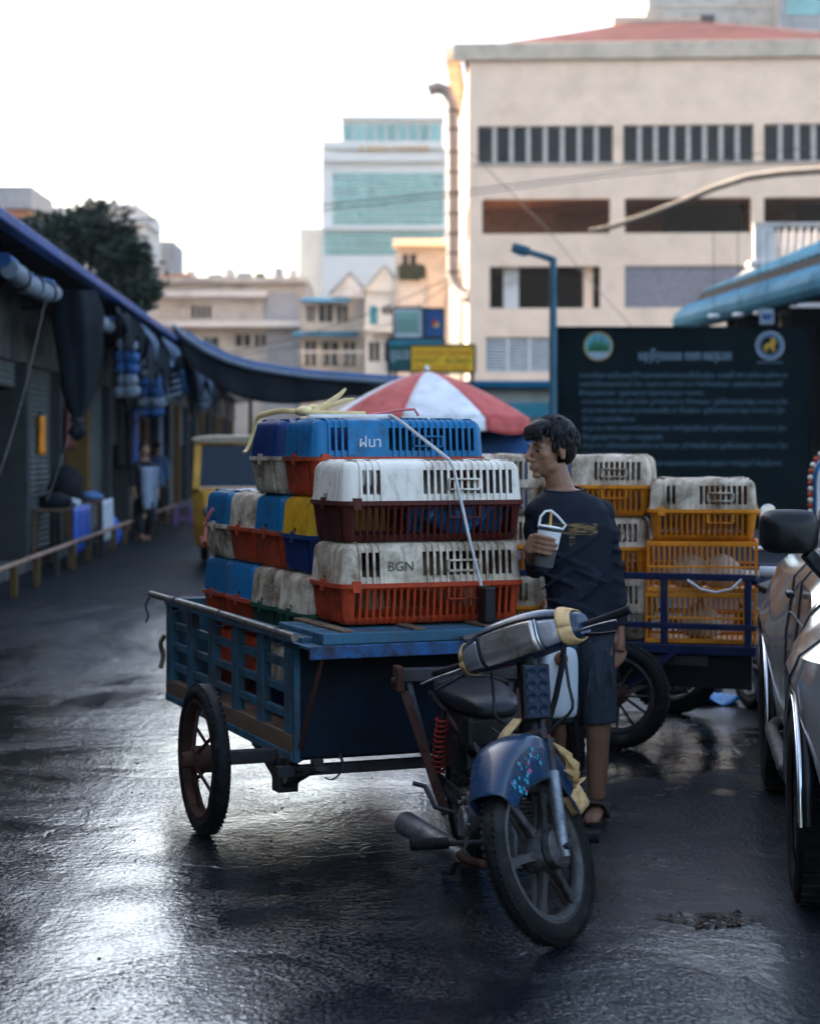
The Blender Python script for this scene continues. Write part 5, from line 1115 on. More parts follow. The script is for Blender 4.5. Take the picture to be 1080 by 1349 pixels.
rw = wheel(mbk, (0,0,.285), (1,0,0), .285, .038, 6, 'rubber', 'cast', 'cast', rimw=.028)
q = MB(); rings = []
for i in range(15):
    th = R(40+130*i/14); rings.append([(x_, math.cos(th)*r_, .285+math.sin(th)*r_) for x_, r_ in ((.075,.29),(.072,.32),(.04,.335),(-.04,.335),(-.072,.32),(-.075,.29))])
q.loft(rings, caps=False, close=False); q.build('rear_fender', 'black_plastic', mbk, 50, solid=.004)
# seat
q = MB(); rings = []
for y, hw_, z0_, z1_ in ((-.44,.05,.60,.63),(-.41,.085,.585,.655),(-.33,.105,.58,.672),(-.2,.13,.585,.672),(-.05,.138,.595,.68),(.08,.13,.605,.685),(.16,.10,.61,.67),(.19,.06,.62,.65)):
    rings.append([(hw_*math.copysign(abs(math.cos(a))**.6,math.cos(a)), y, (z0_+z1_)/2+(z1_-z0_)/2*math.copysign(abs(math.sin(a))**.7,math.sin(a))) for a in [2*math.pi*k/20 for k in range(20)]])
q.loft(rings); q.build('seat', 'seat', mbk, 60, sub=1)
MB().tube([(-.13,-.06,.672),(-.06,-.055,.694),(.06,-.055,.694),(.13,-.06,.672)], .006, 6).build('seat_seam', 'black_plastic', mbk, 60)
q = MB(); q.bx(-.10,.10,-.36,.12,.46,.60); q.build('tank', 'black_plastic', mbk, 0, bevel=.03, bseg=3)
# engine
q = MB(); q.lathe([(0,-.115),(.075,-.115),(.092,-.10),(.098,-.06),(.098,.06),(.092,.10),(.075,.115),(0,.115)], 28, TR(0,-.42,.235) @ Matrix.Rotation(R(90),4,'Y')); q.build('crankcase', 'engine', mbk, 40)
q = MB(); q.lathe([(0,-.10),(.06,-.10),(.075,-.085),(.078,.085),(.06,.10),(0,.10)], 24, TR(0,-.27,.25) @ Matrix.Rotation(R(90),4,'Y')); q.build('gearbox', 'engine', mbk, 40)
q = MB(); q.lathe([(0,0),(.055,0),(.05,.012),(.02,.018),(0,.018)], 20, TR(-.115,-.42,.235) @ Matrix.Rotation(R(-90),4,'Y')); q.build('clutch_cover', 'alu', mbk, 40)
for i in range(9): MB().box((0,-.53-i*.018,.26+i*.004),(.125,.009,.115)).build('cylinder_fin', 'engine', mbk, 0, bevel=.002)
MB().box((0,-.70,.30),(.10,.07,.10)).build('cylinder_head', 'engine', mbk, 0, bevel=.015)
MB().box((.0,-.58,.40),(.06,.09,.10)).build('carburettor', 'engine', mbk, 0, bevel=.012)
for i in range(7):
    a = (random.uniform(-.09,.09),random.uniform(-.85,-.4),random.uniform(.36,.56)); b = (random.uniform(-.1,.1),random.uniform(-.7,-.35),random.uniform(.3,.45)); m_ = tuple((x+y)/2+random.uniform(-.04,.04) for x, y in zip(a,b)); T([a,m_,b], random.uniform(.004,.008), 'wire', 'cable' if i % 3 else 'tape', n=6)
for k in range(4): T([(-.06-.012*k,-.86+.01*k,.60-.01*k),(-.10-.01*k,-.90,.50),(-.085,-.86+.02*k,.42),(-.04,-.80,.40)], .005, 'yellow_cord', 'tape', n=6)
for k in range(3): T(crm([(-.055-.01*k,-.985,.668),(-.10-.012*k,-1.0,.62),(-.125-.008*k,-.985+.01*k,.55),(-.09,-.97,.48+.02*k)]), .0065, 'yellow_cord', 'tape', n=6, flat=(1,.5))
rq = random.Random(77)
for k in range(16):
    a = Vector((rq.uniform(-.11,.11),rq.uniform(-.92,-.35),rq.uniform(.30,.60))); b = Vector((rq.uniform(-.11,.11),rq.uniform(-.85,-.30),rq.uniform(.24,.5))); m_ = (a+b)/2+Vector((rq.uniform(-.06,.06),-.03,rq.uniform(-.06,.03)))
    T(crm([a,m_,b]), rq.uniform(.0035,.007), 'wire', rq.choice(['cable','cable','steel_dark','rust']), n=6)
MB().box((-.085,-.16,.44),(.05,.16,.13)).build('battery_box', 'black_plastic', mbk, 0, bevel=.008)
MB().box((.085,-.2,.42),(.04,.2,.15)).build('side_cover', 'bike_blue', mbk, 0, bevel=.012)
MB().box((-.10,-.15,.285),(.012,.42,.07)).build('chain_guard', 'steel_dark', mbk, 0, bevel=.006)
for k in range(8):
    an = k*math.pi/4; T([(-.112,-.42+.078*math.cos(an),.235+.078*math.sin(an)),(-.124,-.42+.078*math.cos(an),.235+.078*math.sin(an))], .007, 'cover_bolt', 'alu', n=6, smooth=20)
MB().bar((-.06,-.80,.52),(-.10,-.55,.33),.02,.05,(1,0,0)).build('leg_shield_bracket', 'rust', mbk, 0); MB().bar((.06,-.80,.52),(.10,-.55,.33),.02,.05,(1,0,0)).build('leg_shield_bracket', 'steel_dark', mbk, 0)
for k in range(9): MB().bx(-.07,.07,-.905-.0,-.895,.44-.013*k,.446-.013*k).build('radiating_fin', 'engine', mbk, 0)
# exhaust
T([(.04,-.72,.25),(-.03,-.78,.19),(-.08,-.68,.13),(-.11,-.52,.11),(-.13,-.42,.115)], .018, 'exhaust_pipe', 'rust', n=12)
e0, e1 = Vector((-.13,-.43,.115)), Vector((-.24,.02,.145)); dv = (e1-e0).normalized()
q = MB(); q.lathe([(0,0),(.022,0),(.034,.05),(.042,.10),(.044,.40),(.046,.46),(.03,.465),(.028,.45),(0,.45)], 24, axisM(e0,dv)); q.build('muffler', 'alu', mbk, 40)
# pegs, kick lever, stand
T([(-.33,-.55,.185),(.33,-.55,.185)], .010, 'footpeg_bar', 'steel_dark', n=8)
for s in (-1,1): T([(s*.20,-.55,.187),(s*.33,-.55,.187)], [.02,.022], 'footpeg', 'rubber', n=10)
T([(-.12,-.30,.24),(-.19,-.28,.26),(-.21,-.20,.32),(-.25,-.18,.33)], .009, 'kick_lever', 'steel_dark', n=8)
T([(-.12,-.5,.19),(-.16,-.62,.17),(-.17,-.72,.18)], .008, 'brake_pedal', 'steel_dark', n=8)
for s in (-1,1): T([(s*.06,-.36,.17),(s*.13,-.28,.02),(s*.15,-.24,.012)], .011, 'stand_leg', 'steel_dark', n=8)
T([(-.13,-.28,.045),(.13,-.28,.045)], .009, 'stand_bar', 'steel_dark', n=8)
T([(.12,-.5,.24),(.14,-.62,.20),(.15,-.70,.19)], .007, 'gear_lever', 'chrome', n=8)
# hitch frame of rusty steel carried behind the seat
MB().bx(-.225,.225,.135,.185,.655,.705).build('hitch_beam', 'steel_dark', mbk, 0, bevel=.004)
for s in (-1,1):
    MB().bx(s*.225-.03*(s < 0)+.001*s,s*.225+.03*(s > 0)+.001*s,.10,.20,.62,.715).build('hitch_block', 'rust', mbk, 0, bevel=.006)
    MB().bar((s*.225,.12,.62),(s*.115,-.12,.20),.016,.034,(1,0,0)).build('hitch_strut', 'rust', mbk, 0, bevel=.003)
    MB().bar((s*.20,.16,.65),(s*.13,.04,.32),.012,.02,(1,0,0)).build('hitch_stay', 'steel_dark', mbk, 0)
T([(-.25,.14,.66),(-.27,.14,.66)], .014, 'hitch_bolt', 'rust', n=6, smooth=20)
# panel of eight round cells in front of the steering head
pm = TR(-.005,-.985,.755) @ Matrix.Rotation(R(8),4,'Z') @ Matrix.Rotation(R(-6),4,'X')
q = MB(); q.M = pm; q.bx(-.047,.047,-.012,.012,-.088,.088); q.build('grille_panel', 'black_plastic', mbk, 0, bevel=.006)
q = MB(); q.M = pm; q.bx(-.040,.040,-.0155,-.0125,-.081,.081); q.build('grille_face', 'blind', mbk, 0, bevel=.002)
for i in range(2):
    for j in range(4):
        q = MB(); q.M = pm @ TR(-.02+.04*i,-.0155,-.058+.039*j) @ Matrix.Rotation(R(90),4,'X'); q.lathe([(.0165,0),(.0165,.004),(.012,.002),(0,-.001)], 14); q.build('grille_cell', 'blind', mbk, 50)
# cart-side white jug hung at the trailer's front right corner
jg = thing('jerry_can', 'white plastic jug with brown cap hanging at the trailer front', 'jug', CM @ Vector((.868,-.165,0)), CA-R(6))
q = MB(); rings = []
for z, hx_, hy_ in ((.455,.045,.03),(.462,.068,.05),(.48,.074,.058),(.60,.076,.06),(.70,.076,.06),(.735,.066,.052),(.755,.045,.04)):
    rings.append([(hx_*math.copysign(abs(math.cos(a))**.5,math.cos(a)), hy_*math.copysign(abs(math.sin(a))**.5,math.sin(a)), z) for a in [2*math.pi*k/28 for k in range(28)]])
q.loft(rings); q.build('bottle', 'jug_white', jg, 50, sub=1)
q = MB(); q.lathe([(0,0),(.026,0),(.026,.018),(.022,.022),(0,.022)], 22, TR(-.012,-.06,.70) @ Matrix.Rotation(R(90),4,'X')); q.build('cap', 'cap_brown', jg, 40)
T([(-.07,-.02,.735),(-.075,-.02,.775),(.0,-.03,.79),(.075,-.02,.775),(.07,-.02,.735)], .007, 'strap', 'cable', jg, n=6)
o = MB().tube([CM @ Vector(p) for p in ((.86,-.235,.80),(.84,-.27,.70),(.80,-.285,.56),(.76,-.28,.42))], .012, 8, flat=(.5,1)).build('rubber_strap', 'rubber', None, 60); tag(o, 'black rubber strap hanging in front of the white jug', 'strap')
o = MB().tube(crm([CM @ Vector((.79,-.19,.47)), CM @ Vector((.80,-.22,.40)), CM @ Vector((.76,-.25,.30)), CM @ Vector((.70,-.30,.27)), CM @ Vector((.62,-.42,.34)), BL+Vector((.12,-.55,.40))]), .007, 8).build('fuel_hose', 'hose_red', None, 60); tag(o, 'orange-red hose running from the jug to the motorbike engine', 'hose')
# ---------------------------------------------------------------- the standing man
def shirt_mat():
    m = mat('shirt', (.013,.016,.026), .85, var=.2, scale=5, bump=.5, bscale=9, spec=.2); n = m.node_tree.nodes; l = m.node_tree.links; p = n['Principled BSDF']
    tc = n.new('ShaderNodeTexCoord'); sx = n.new('ShaderNodeSeparateXYZ'); l.new(tc.outputs['Object'], sx.inputs[0])
    def rng(s, a, b):
        x = n.new('ShaderNodeMath'); x.operation = 'GREATER_THAN'; l.new(s, x.inputs[0]); x.inputs[1].default_value = a
        y = n.new('ShaderNodeMath'); y.operation = 'LESS_THAN'; l.new(s, y.inputs[0]); y.inputs[1].default_value = b
        z = n.new('ShaderNodeMath'); z.operation = 'MULTIPLY'; l.new(x.outputs[0], z.inputs[0]); l.new(y.outputs[0], z.inputs[1]); return z.outputs[0]
    def mul(a, b, op='MULTIPLY'):
        z = n.new('ShaderNodeMath'); z.operation = op; l.new(a, z.inputs[0])
        if isinstance(b, float): z.inputs[1].default_value = b
        else: l.new(b, z.inputs[1])
        return z.outputs[0]
    band = mul(mul(rng(sx.outputs[2],1.185,1.232), rng(sx.outputs[0],-.15,.065)), rng(sx.outputs[1],-1.,0.))
    emb = mul(mul(rng(sx.outputs[2],1.135,1.182), rng(sx.outputs[0],-.05,-.025)), rng(sx.outputs[1],-1.,0.))
    mp = n.new('ShaderNodeMapping'); mp.inputs['Scale'].default_value = (14,1,95); l.new(tc.outputs['Object'], mp.inputs[0])
    t = n.new('ShaderNodeTexNoise'); t.inputs['Scale'].default_value = 1.5; t.inputs['Detail'].default_value = 3; l.new(mp.outputs[0], t.inputs['Vector'])
    g = n.new('ShaderNodeMapRange'); l.new(t.outputs['Fac'], g.inputs[0]); g.inputs[1].default_value = .42; g.inputs[2].default_value = .56; g.inputs[4].default_value = .8
    msk = mul(mul(band, emb, 'MAXIMUM'), g.outputs[0])
    src = p.inputs['Base Color'].links[0].from_socket; mx = n.new('ShaderNodeMix'); mx.data_type = 'RGBA'; l.new(msk, mx.inputs[0]); l.new(src, mx.inputs[6]); mx.inputs[7].default_value = (.26,.17,.07,1); l.new(mx.outputs[2], p.inputs['Base Color'])
shirt_mat()
def ringE(z, cx, cy, hx, hy, n=26, pw=.85):
    return [(cx+hx*math.copysign(abs(math.cos(a))**pw,math.cos(a)), cy+hy*math.copysign(abs(math.sin(a))**pw,math.sin(a)), z) for a in [2*math.pi*k/n for k in range(n)]]
man = thing('person', 'man in navy long-sleeve shirt and denim shorts holding an iced coffee, looking left', 'person', (.70,7.86,0))
TOR = [(.78,.01,0,.118,.09),(.9,.005,0,.122,.09),(1.0,-.005,0,.122,.088),(1.12,-.02,0,.134,.095),(1.22,-.03,0,.150,.10),(1.285,-.038,.01,.150,.097),(1.33,-.05,.015,.12,.08),(1.37,-.065,.015,.065,.06)]
bd = MB(); bd.loft([ringE(*r) for r in TOR])
bd.tube([(-.062,.02,1.33),(-.085,.012,1.40),(-.105,.012,1.47)], [.060,.054,.052], 14)
HM = TR(-.118,0,1.532) @ Matrix.Rotation(R(-64),4,'Z') @ Matrix.Rotation(R(4),4,'X')
old = bd.M; bd.M = HM
bd.ell((0,.015,.045),(.073,.092,.080)); bd.ell((0,-.035,-.02),(.060,.056,.086)); bd.ell((0,-.035,-.072),(.046,.050,.040)); bd.ell((0,-.074,-.098),(.021,.019,.016))
for s in (-1,1):
    bd.ell((s*.038,-.055,-.016),(.024,.024,.022)); bd.ell((s*.074,.012,-.004),(.011,.021,.032), rot=(0,0,s*.4)); bd.ell((s*.076,.012,-.03),(.009,.012,.014))
    bd.ell((s*.040,-.02,-.066),(.016,.035,.024)); bd.tube([(s*.012,-.086,.022),(s*.05,-.070,.024)], .0085, 8)
    bd.ell((s*.013,-.100,-.036),(.009,.010,.008))
bd.tube([(0,-.084,.022),(0,-.098,.0),(0,-.112,-.024),(0,-.110,-.037)], [.009,.0095,.012,.012], 10)
bd.ell((0,-.074,-.060),(.032,.022,.024)); bd.ell((0,-.0945,-.0615),(.022,.009,.006)); bd.ell((0,-.0935,-.0735),(.019,.0095,.0065))
bd.M = old
# arms
ARM_R = [(.095,.02,1.275),(.142,.045,1.04),(.168,-.015,.80)]; ARM_L = [(-.168,.02,1.275),(-.178,-.02,1.03),(-.205,-.185,1.095)]
def limb(q, P, rs, sub=4):
    pts, rr = [], []
    for i in range(len(P)-1):
        for k in range(sub): f = k/sub; pts.append(Vector(P[i]).lerp(Vector(P[i+1]), f)); rr.append(rs[i]+(rs[i+1]-rs[i])*f)
    pts.append(Vector(P[-1])); rr.append(rs[-1])
    # round the joint
    sm = [pts[0]]+[(pts[i-1]+pts[i]*2+pts[i+1])/4 for i in range(1,len(pts)-1)]+[pts[-1]]
    q.tube(sm, rr, 14)
limb(bd, ARM_R, [.05,.040,.027]); limb(bd, ARM_L, [.05,.040,.027])
# hanging hand
w_ = Vector((.168,-.017,.80)); bd.tube([w_+Vector((0,0,.02)), w_+Vector((0,-.004,-.03)), w_+Vector((-.002,-.012,-.075)), w_+Vector((-.004,-.018,-.10))], [.025,.030,.036,.032], 12, flat=(1,.62))
for k, (dx, dy, L_) in enumerate(((-.028,-.026,.072),(-.012,-.022,.082),(.006,-.018,.078),(.022,-.014,.062))):
    a = w_+Vector((dx*.9,dy*.6,-.095)); bd.tube([a, a+Vector((-.004,-.008,-L_*.42)), a+Vector((-.016,-.010,-L_*.78)), a+Vector((-.032,-.004,-L_*.98))], [.0098,.0092,.0085,.007], 8)
a = w_+Vector((-.022,-.012,-.035)); bd.tube([a, a+Vector((-.018,-.020,-.03)), a+Vector((-.024,-.030,-.062)), a+Vector((-.022,-.034,-.082))], [.013,.0115,.010,.008], 8)
# hand round the cup
CC = Vector((-.150,-.262,1.150)); CT = Matrix.Rotation(R(9),4,'Y')     # cup tilts a little
def cp(ang, r, z): return CC+CT.to_3x3() @ Vector((r*math.cos(R(ang)), r*math.sin(R(ang)), z))
wr = Vector(ARM_L[-1]); pal = cp(170,.062,-.012)
bd.tube([wr, wr.lerp(pal,.5)+Vector((-.008,.006,-.004)), pal+Vector((-.004,0,-.01)), cp(178,.056,.03)], [.027,.030,.036,.026], 12, flat=(1,.8))
for k in range(4):
    z = .032-.0205*k; rr_ = .0465-.0015*k; sp_ = (300,318,312,296)[k]
    bd.tube([cp(176,.056,z*.85), cp(200,rr_+.011,z), cp(228,rr_+.009,z), cp(256,rr_+.0075,z-.002), cp((sp_+256)/2,rr_+.0065,z-.003), cp(sp_,rr_+.0045,z-.004)], [.0125,.011,.0102,.0098,.0092,.0076], 8)
bd.tube([cp(160,.058,.0), cp(140,.056,.02), cp(112,.052,.034), cp(88,.049,.042)], [.015,.0125,.0108,.009], 8)
# legs and feet
LEG_R = [(.07,.0,.82),(.08,-.01,.46),(.075,.025,.085)]; LEG_L = [(-.05,.03,.82),(-.065,.06,.46),(-.05,.11,.085)]
for P in (LEG_R, LEG_L):
    limb(bd, P, [.085,.056,.038], 6); k = Vector(P[1]).lerp(Vector(P[2]),.35); bd.ell(k+Vector((0,.018,0)),(.047,.047,.10))
    f = Vector(P[2]); bd.tube([f+Vector((.005,.05,-.05)), f+Vector((0,-.02,-.035)), f+Vector((-.02,-.09,-.052)), f+Vector((-.035,-.15,-.064)), f+Vector((-.04,-.175,-.068))], [.030,.040,.038,.036,.022], 12, flat=(.62,1))
body = bd.build('body', 'skin', man, 60); remesh(body, .0045, 4)
# eyes, brows, mouth line
for s in (-1,1):
    q = MB(); q.M = HM; q.ell((s*.0305,-.0795,.002),(.0135,.0085,.0058), rot=(0,0,s*-.25)); q.build('eye', 'eye', man, 60)
    q = MB(); q.M = HM; q.tube([(s*.016,-.0905,.0235),(s*.030,-.0900,.0285),(s*.052,-.079,.0255)], [.003,.0042,.0025], 7, flat=(.8,1)); q.build('eyebrow', 'hair', man, 60)
q = MB(); q.M = HM; q.tube([(-.020,-.0945,-.067),(0,-.1035,-.0665),(.020,-.0945,-.067)], [.0015,.0028,.0015], 6); q.build('mouth', 'lip', man, 60)
# hair: cap plus a few hundred tapering locks in one mesh
rh = random.Random(11); q = MB(); q.M = HM
q.ell((0,.026,.066),(.082,.096,.076)); q.ell((0,.062,.010),(.070,.054,.080)); q.ell((0,-.02,.098),(.066,.066,.036))
for s in (-1,1): q.ell((s*.068,.02,.035),(.014,.045,.04)); q.ell((s*.066,-.018,.018),(.008,.012,.03))
for i in range(430):
    th = rh.uniform(0,6.283); ph = math.acos(rh.uniform(-.15,1)); d = Vector((math.sin(ph)*math.cos(th), math.sin(ph)*math.sin(th), math.cos(ph)))
    if d.z < .32 and d.y < -.15: continue
    p = Vector((d.x*.076, .022+d.y*.090, .055+d.z*.082)); tan = Vector((d.x*.6, d.y*.8-(.75 if d.z > .45 else .0), -.55 if d.z < .75 else -.05)); tan = (tan-d*tan.dot(d)*.72).normalized()
    L_ = rh.uniform(.030,.050); side_ = tan.cross(d)*rh.uniform(-.16,.16)
    q.tube([p-d*.004, p+d*.003+(tan+side_)*L_*.4, p+d*.002+(tan+side_*1.6)*L_*.8, p-d*.003+(tan+side_*2)*L_*1.15], [.008,.008,.0055,.001], 5)
for i in range(26):    # fringe
    x_ = -.055+.11*i/25; p = Vector((x_,-.052-.016*math.cos(x_*22),.100)); q.tube([p, p+Vector((x_*.12,-.017,-.008)), p+Vector((x_*.2+rh.uniform(-.005,.005),-.024,-.030)), p+Vector((x_*.22+rh.uniform(-.007,.007),-.020,-.054+rh.uniform(-.008,.010)))], [.010,.010,.007,.0015], 5)
q.build('hair', 'hair', man, 60)
# shirt
q = MB(); q.loft([ringE(z,cx,cy,hx+.016,hy+.018) for z,cx,cy,hx,hy in [(.775,.012,0,.126,.10),(.80,.01,0,.129,.10)]+TOR[1:-1]]+[ringE(1.362,-.062,.015,.080,.066)])
limb(q, ARM_R, [.048,.047,.036]); q.ell((.092,.02,1.268),(.062,.062,.060)); q.ell((.10,.022,1.20),(.060,.060,.08)); q.ell((-.166,.02,1.268),(.062,.062,.060)); q.ell((-.172,.015,1.20),(.060,.060,.08)); limb(q, [ARM_L[0],ARM_L[1],Vector(ARM_L[1]).lerp(Vector(ARM_L[2]),.92)], [.048,.047,.036])
rs = random.Random(3)
for (P, n_) in ((ARM_R,9),(ARM_L,7)):      # sleeve folds
    for i in range(n_):
        f = .25+1.6*i/n_; a, b = (P[0],P[1]) if f < 1 else (P[1],P[2]); p = Vector(a).lerp(Vector(b), f % 1); rr_ = .062-.011*f
        q.tube([p+Vector((rr_*math.cos(t_), rr_*math.sin(t_), .03*math.sin(t_*1+i))) for t_ in [4.0+k*.35 for k in range(7)]], [.003,.008,.010,.010,.009,.007,.003], 6)
for i in range(10):                         # torso folds
    z = rs.uniform(.82,1.12); x0 = rs.uniform(-.12,.08); q.tube([(x0+.05*k_, -.112+.25*abs(x0+.05*k_-.01)**1.6, z+.035*k_*(1 if i % 2 else -.6)) for k_ in range(-2,3)], [.002,.008,.011,.008,.002], 6)
sh = q.build('shirt', 'shirt', man, 60); remesh(sh, .0075, 3)
MB().tube([(-.064+.079*math.cos(a), .013+.066*math.sin(a), 1.366-.012*math.sin(a+.0)*-1) for a in [2*math.pi*k/24 for k in range(24)]], .0075, 8, closed=True).build('collar', 'shirt', man, 60)
# shorts
q = MB(); q.ell((.01,.01,.83),(.138,.112,.10)); limb(q, [(.068,.0,.82),(.082,-.005,.40)], [.090,.074], 6); limb(q, [(-.05,.03,.82),(-.072,.05,.40)], [.088,.074], 6)
for i in range(7):
    x0 = -.08+.035*i+rs.uniform(-.008,.008); z = rs.uniform(.50,.64); q.tube([(x0+.006*k_*(1 if i % 2 else -1), -.086, z+.05*k_) for k_ in range(-2,3)], [.002,.007,.009,.007,.002], 6)
sh = q.build('shorts', 'denim', man, 60); remesh(sh, .008, 3)
for P in (LEG_R, LEG_L):
    f = Vector(P[2]); MB().loft([[(f.x-.012+ x_*(1.0 if k < 1 else 1), f.y+y_, z_) for x_, y_ in [(.045*math.cos(a)-.02*max(0,-math.sin(a)), -.05+.14*math.sin(a)) for a in [2*math.pi*j/18 for j in range(18)]]] for k, z_ in enumerate((.001,.016))]).build('sandal', 'sandal', man, 40)
    q = MB(); q.tube([f+Vector((.035,-.05,-.07)), f+Vector((.01,-.06,-.015)), f+Vector((-.03,-.07,-.018)), f+Vector((-.062,-.07,-.07))], .024, 8, flat=(.4,1.6)); q.build('sandal_strap', 'sandal', man, 60)
# iced coffee
cup = thing('coffee_cup', 'plastic cup of iced coffee with straw and carry loop in the man\'s hand', 'cup', Vector((.70,7.86,0))+CC, 0)
q = MB(); q.M = CT; q.lathe([(0,-.085),(.034,-.085),(.036,-.075),(.0385,-.02)], 28); q.lathe([(.0385,-.02),(.0445,.062)], 28); q.build('drink', 'coffee', cup, 60)
q = MB(); q.M = CT; q.lathe([(0,-.0875),(.036,-.0875),(.0385,-.075),(.041,-.02),(.0465,.064),(.050,.068),(.050,.073),(.046,.072)], 32); q.build('cup', 'clear', cup, 60)
q = MB(); q.M = CT; q.lathe([(.0435,-.012),(.0478,.058)], 32); q.build('sleeve', 'cup_white', cup, 60)
q = MB(); q.M = CT; q.lathe([(.050,.070),(.049,.076),(.040,.079),(0,.081)], 28); q.build('lid', 'cup_white', cup, 60)
q = MB(); q.M = CT; q.tube([(.004,0,.0),(-.002,0,.09),(-.006,-.004,.135)], .0048, 8); q.build('straw', 'straw', cup, 60)
q = MB(); q.M = CT; q.tube([(-.047,-.01,.066),(-.046,-.012,.11),(-.03,-.012,.134),(-.008,-.01,.140),(.022,-.01,.122),(.05,-.008,.098),(.060,-.004,.092),(.047,-.004,.068)], [.003]*8, 8, flat=(.5,1.6)); q.build('carry_loop', 'cup_white', cup, 60)

# ---------------------------------------------------------------- distant walkers
def walker(label, px, pyfoot, hgt, top, bot, rz, seed, bag=None):
    Y = GY(pyfoot); t = thing('person', label, 'person', (W(px,590,Y).x,Y,0), rz, 'walkers in the market street'); k = hgt/1.68
    q = MB(); rr = random.Random(seed); st = .16
    q.loft([ringE(z*k,0,0,hx*k,hy*k,18) for z,hx,hy in ((.82,.16,.11),(1.0,.14,.10),(1.2,.18,.11),(1.34,.17,.10),(1.40,.07,.06))])
    q.tube([(0,0,1.36*k),(0,-.01,1.48*k)], .055*k, 10); q.ell((0,-.01,1.56*k),(.078*k,.095*k,.118*k)); q.ell((0,-.105*k,1.545*k),(.014,.016,.016))
    for s in (-1,1):
        limb(q, [(s*.18*k,0,1.32*k),(s*.23*k,.03*s,1.06*k),(s*.20*k,-.10,.84*k)], [.05,.042,.03]); q.ell((s*.20*k,-.115,.78*k),(.03,.04,.07))
        limb(q, [(s*.08*k,0,.84*k),(s*.09*k,-st*s*.7,.46*k),(s*.09*k,st*s,.08*k)], [.09,.06,.04]); q.ell((s*.09*k,st*s-.05,.05*k),(.045,.13,.045))
    b = q.build('body', 'skin', t, 60); remesh(b, .014, 2)
    q = MB(); q.loft([ringE(z*k,0,0,hx*k,hy*k,18) for z,hx,hy in ((.76,.19,.14),(1.0,.165,.125),(1.2,.205,.135),(1.34,.19,.12),(1.385,.08,.07))])
    for s in (-1,1): limb(q, [(s*.18*k,0,1.32*k),(s*.23*k,.03*s,1.06*k),(s*.205*k,-.06,.93*k)], [.07,.06,.05])
    remesh(q.build('shirt', top, t, 60), .016, 2)
    q = MB(); q.ell((0,0,.84*k),(.18*k,.13*k,.10*k))
    for s in (-1,1): limb(q, [(s*.08*k,0,.84*k),(s*.09*k,-st*s*.7,.46*k),(s*.09*k,st*s*.9,.13*k)], [.105,.08,.065])
    remesh(q.build('trousers', bot, t, 60), .016, 2)
    q = MB(); q.ell((0,.015,1.60*k),(.09*k,.105*k,.095*k)); q.build('hair', 'hair', t, 60)
    if bag: 
        q = MB(); q.grid(lambda u,v_: ((u-.5)*.34*(1-.3*v_)+.04, -.15-.04*math.sin(u*6)-.02*v_, 1.28*k-.72*v_*k), 10, 12); q.build('apron', bag, t, 60, solid=.01)
        q = MB(); q.tube([(-.12,-.1,1.3*k),(0,.1,1.44*k),(.12,-.1,1.3*k)], .015, 6); q.build('apron_strap', bag, t, 60)
    return t
walker('walker in dark clothes with pale grey apron in the market street', 190, 714, 1.62, 'cloth_dark', 'cloth_dark', R(25), 1, 'cloth_grey')
walker('walker in light blue shirt behind the one with the apron', 206, 692, 1.7, 'cloth_blue', 'cloth_dark', R(160), 2)
walker('person in black standing by the far shop fronts', 168, 690, 1.6, 'cloth_dark', 'cloth_dark', R(100), 3)
# ---------------------------------------------------------------- second trailer behind the man
C2A = R(-20); C2 = Matrix.Translation((.45,10.15,0)) @ Matrix.Rotation(C2A,4,'Z')
t2 = thing('cargo_trailer', 'navy steel trailer with white and orange crates behind the man', 'trailer', (.45,10.15,0), C2A)
xa, xb, wd = -.42, 1.40, .95
for y in (0, wd):
    for z, h in ((.875,.035),(.62,.03),(.50,.05)): MB().bx(xa,xb,y-.018,y+.018,z-h/2,z+h/2).build('rail', 'cart_navy', t2, 0, bevel=.005)
    for i in range(5): MB().bx(xa+.02+i*.435,xa+.055+i*.435,y-.0165,y+.0165,.48,.868).build('upright', 'cart_navy', t2, 0, bevel=.004)
for x in (xa, xb-.03): MB().bx(x,x+.03,.019,wd-.019,.84,.872).build('end_rail', 'cart_navy', t2, 0)
MB().bx(xa+.01,xb-.01,.02,wd-.02,.49,.525).build('bed', 'cart_navy', t2, 0)
MB().bar((.35,-.03,.62),(.70,-.05,.30),.03,.03).build('strut', 'cart_navy', t2, 0); MB().bar((1.0,-.03,.5),(.75,-.05,.30),.03,.03).build('strut', 'cart_navy', t2, 0)
MB().bar((.72,-.25,.275),(.72,1.2,.275),.05,.05).build('axle', 'steel_dark', t2, 0, bevel=.005)
MB().bx(xa+.03,xb-.03,.03,.06,.30,.472).build('skirt_board', 'black_plastic', t2, 0)
for y in (-.20, 1.15): wheel(t2, (.72,y,.275), (0,1,0), .275, .042, 12, 'rubber', 'steel_dark', 'cart')
for s in (.02,.93): MB().bar((.3,s,.44),(1.15,s,.44),.04,.05).build('spring_beam', 'steel_dark', t2, 0)
MB().bar((xb,.47,.5),(xb+.18,.47,.42),.05,.05).build('drawbar', 'steel_dark', t2, 0)
def c2(x, y, z): return C2 @ Matrix.Translation((x,y,z))
g2 = 'crates on the navy trailer behind the man'
crate('white-lidded orange crate on top of the yellow mesh crates', g2, c2(1.075,.24,1.058), 'c_white','c_orange','b', rz=R(12))
crate('white-lidded orange crate beside the man\'s shoulder', g2, c2(.53,.26,1.180), 'c_white','c_orange','b', rz=R(6))
crate('white-lidded orange crate below the one at the man\'s shoulder', g2, c2(.50,.27,.853), 'c_white','c_orange','b', rz=R(9))
crate('white crate hidden low behind the man\'s arm', g2, c2(.52,.27,.526), 'c_white','c_white','b', rz=R(5))
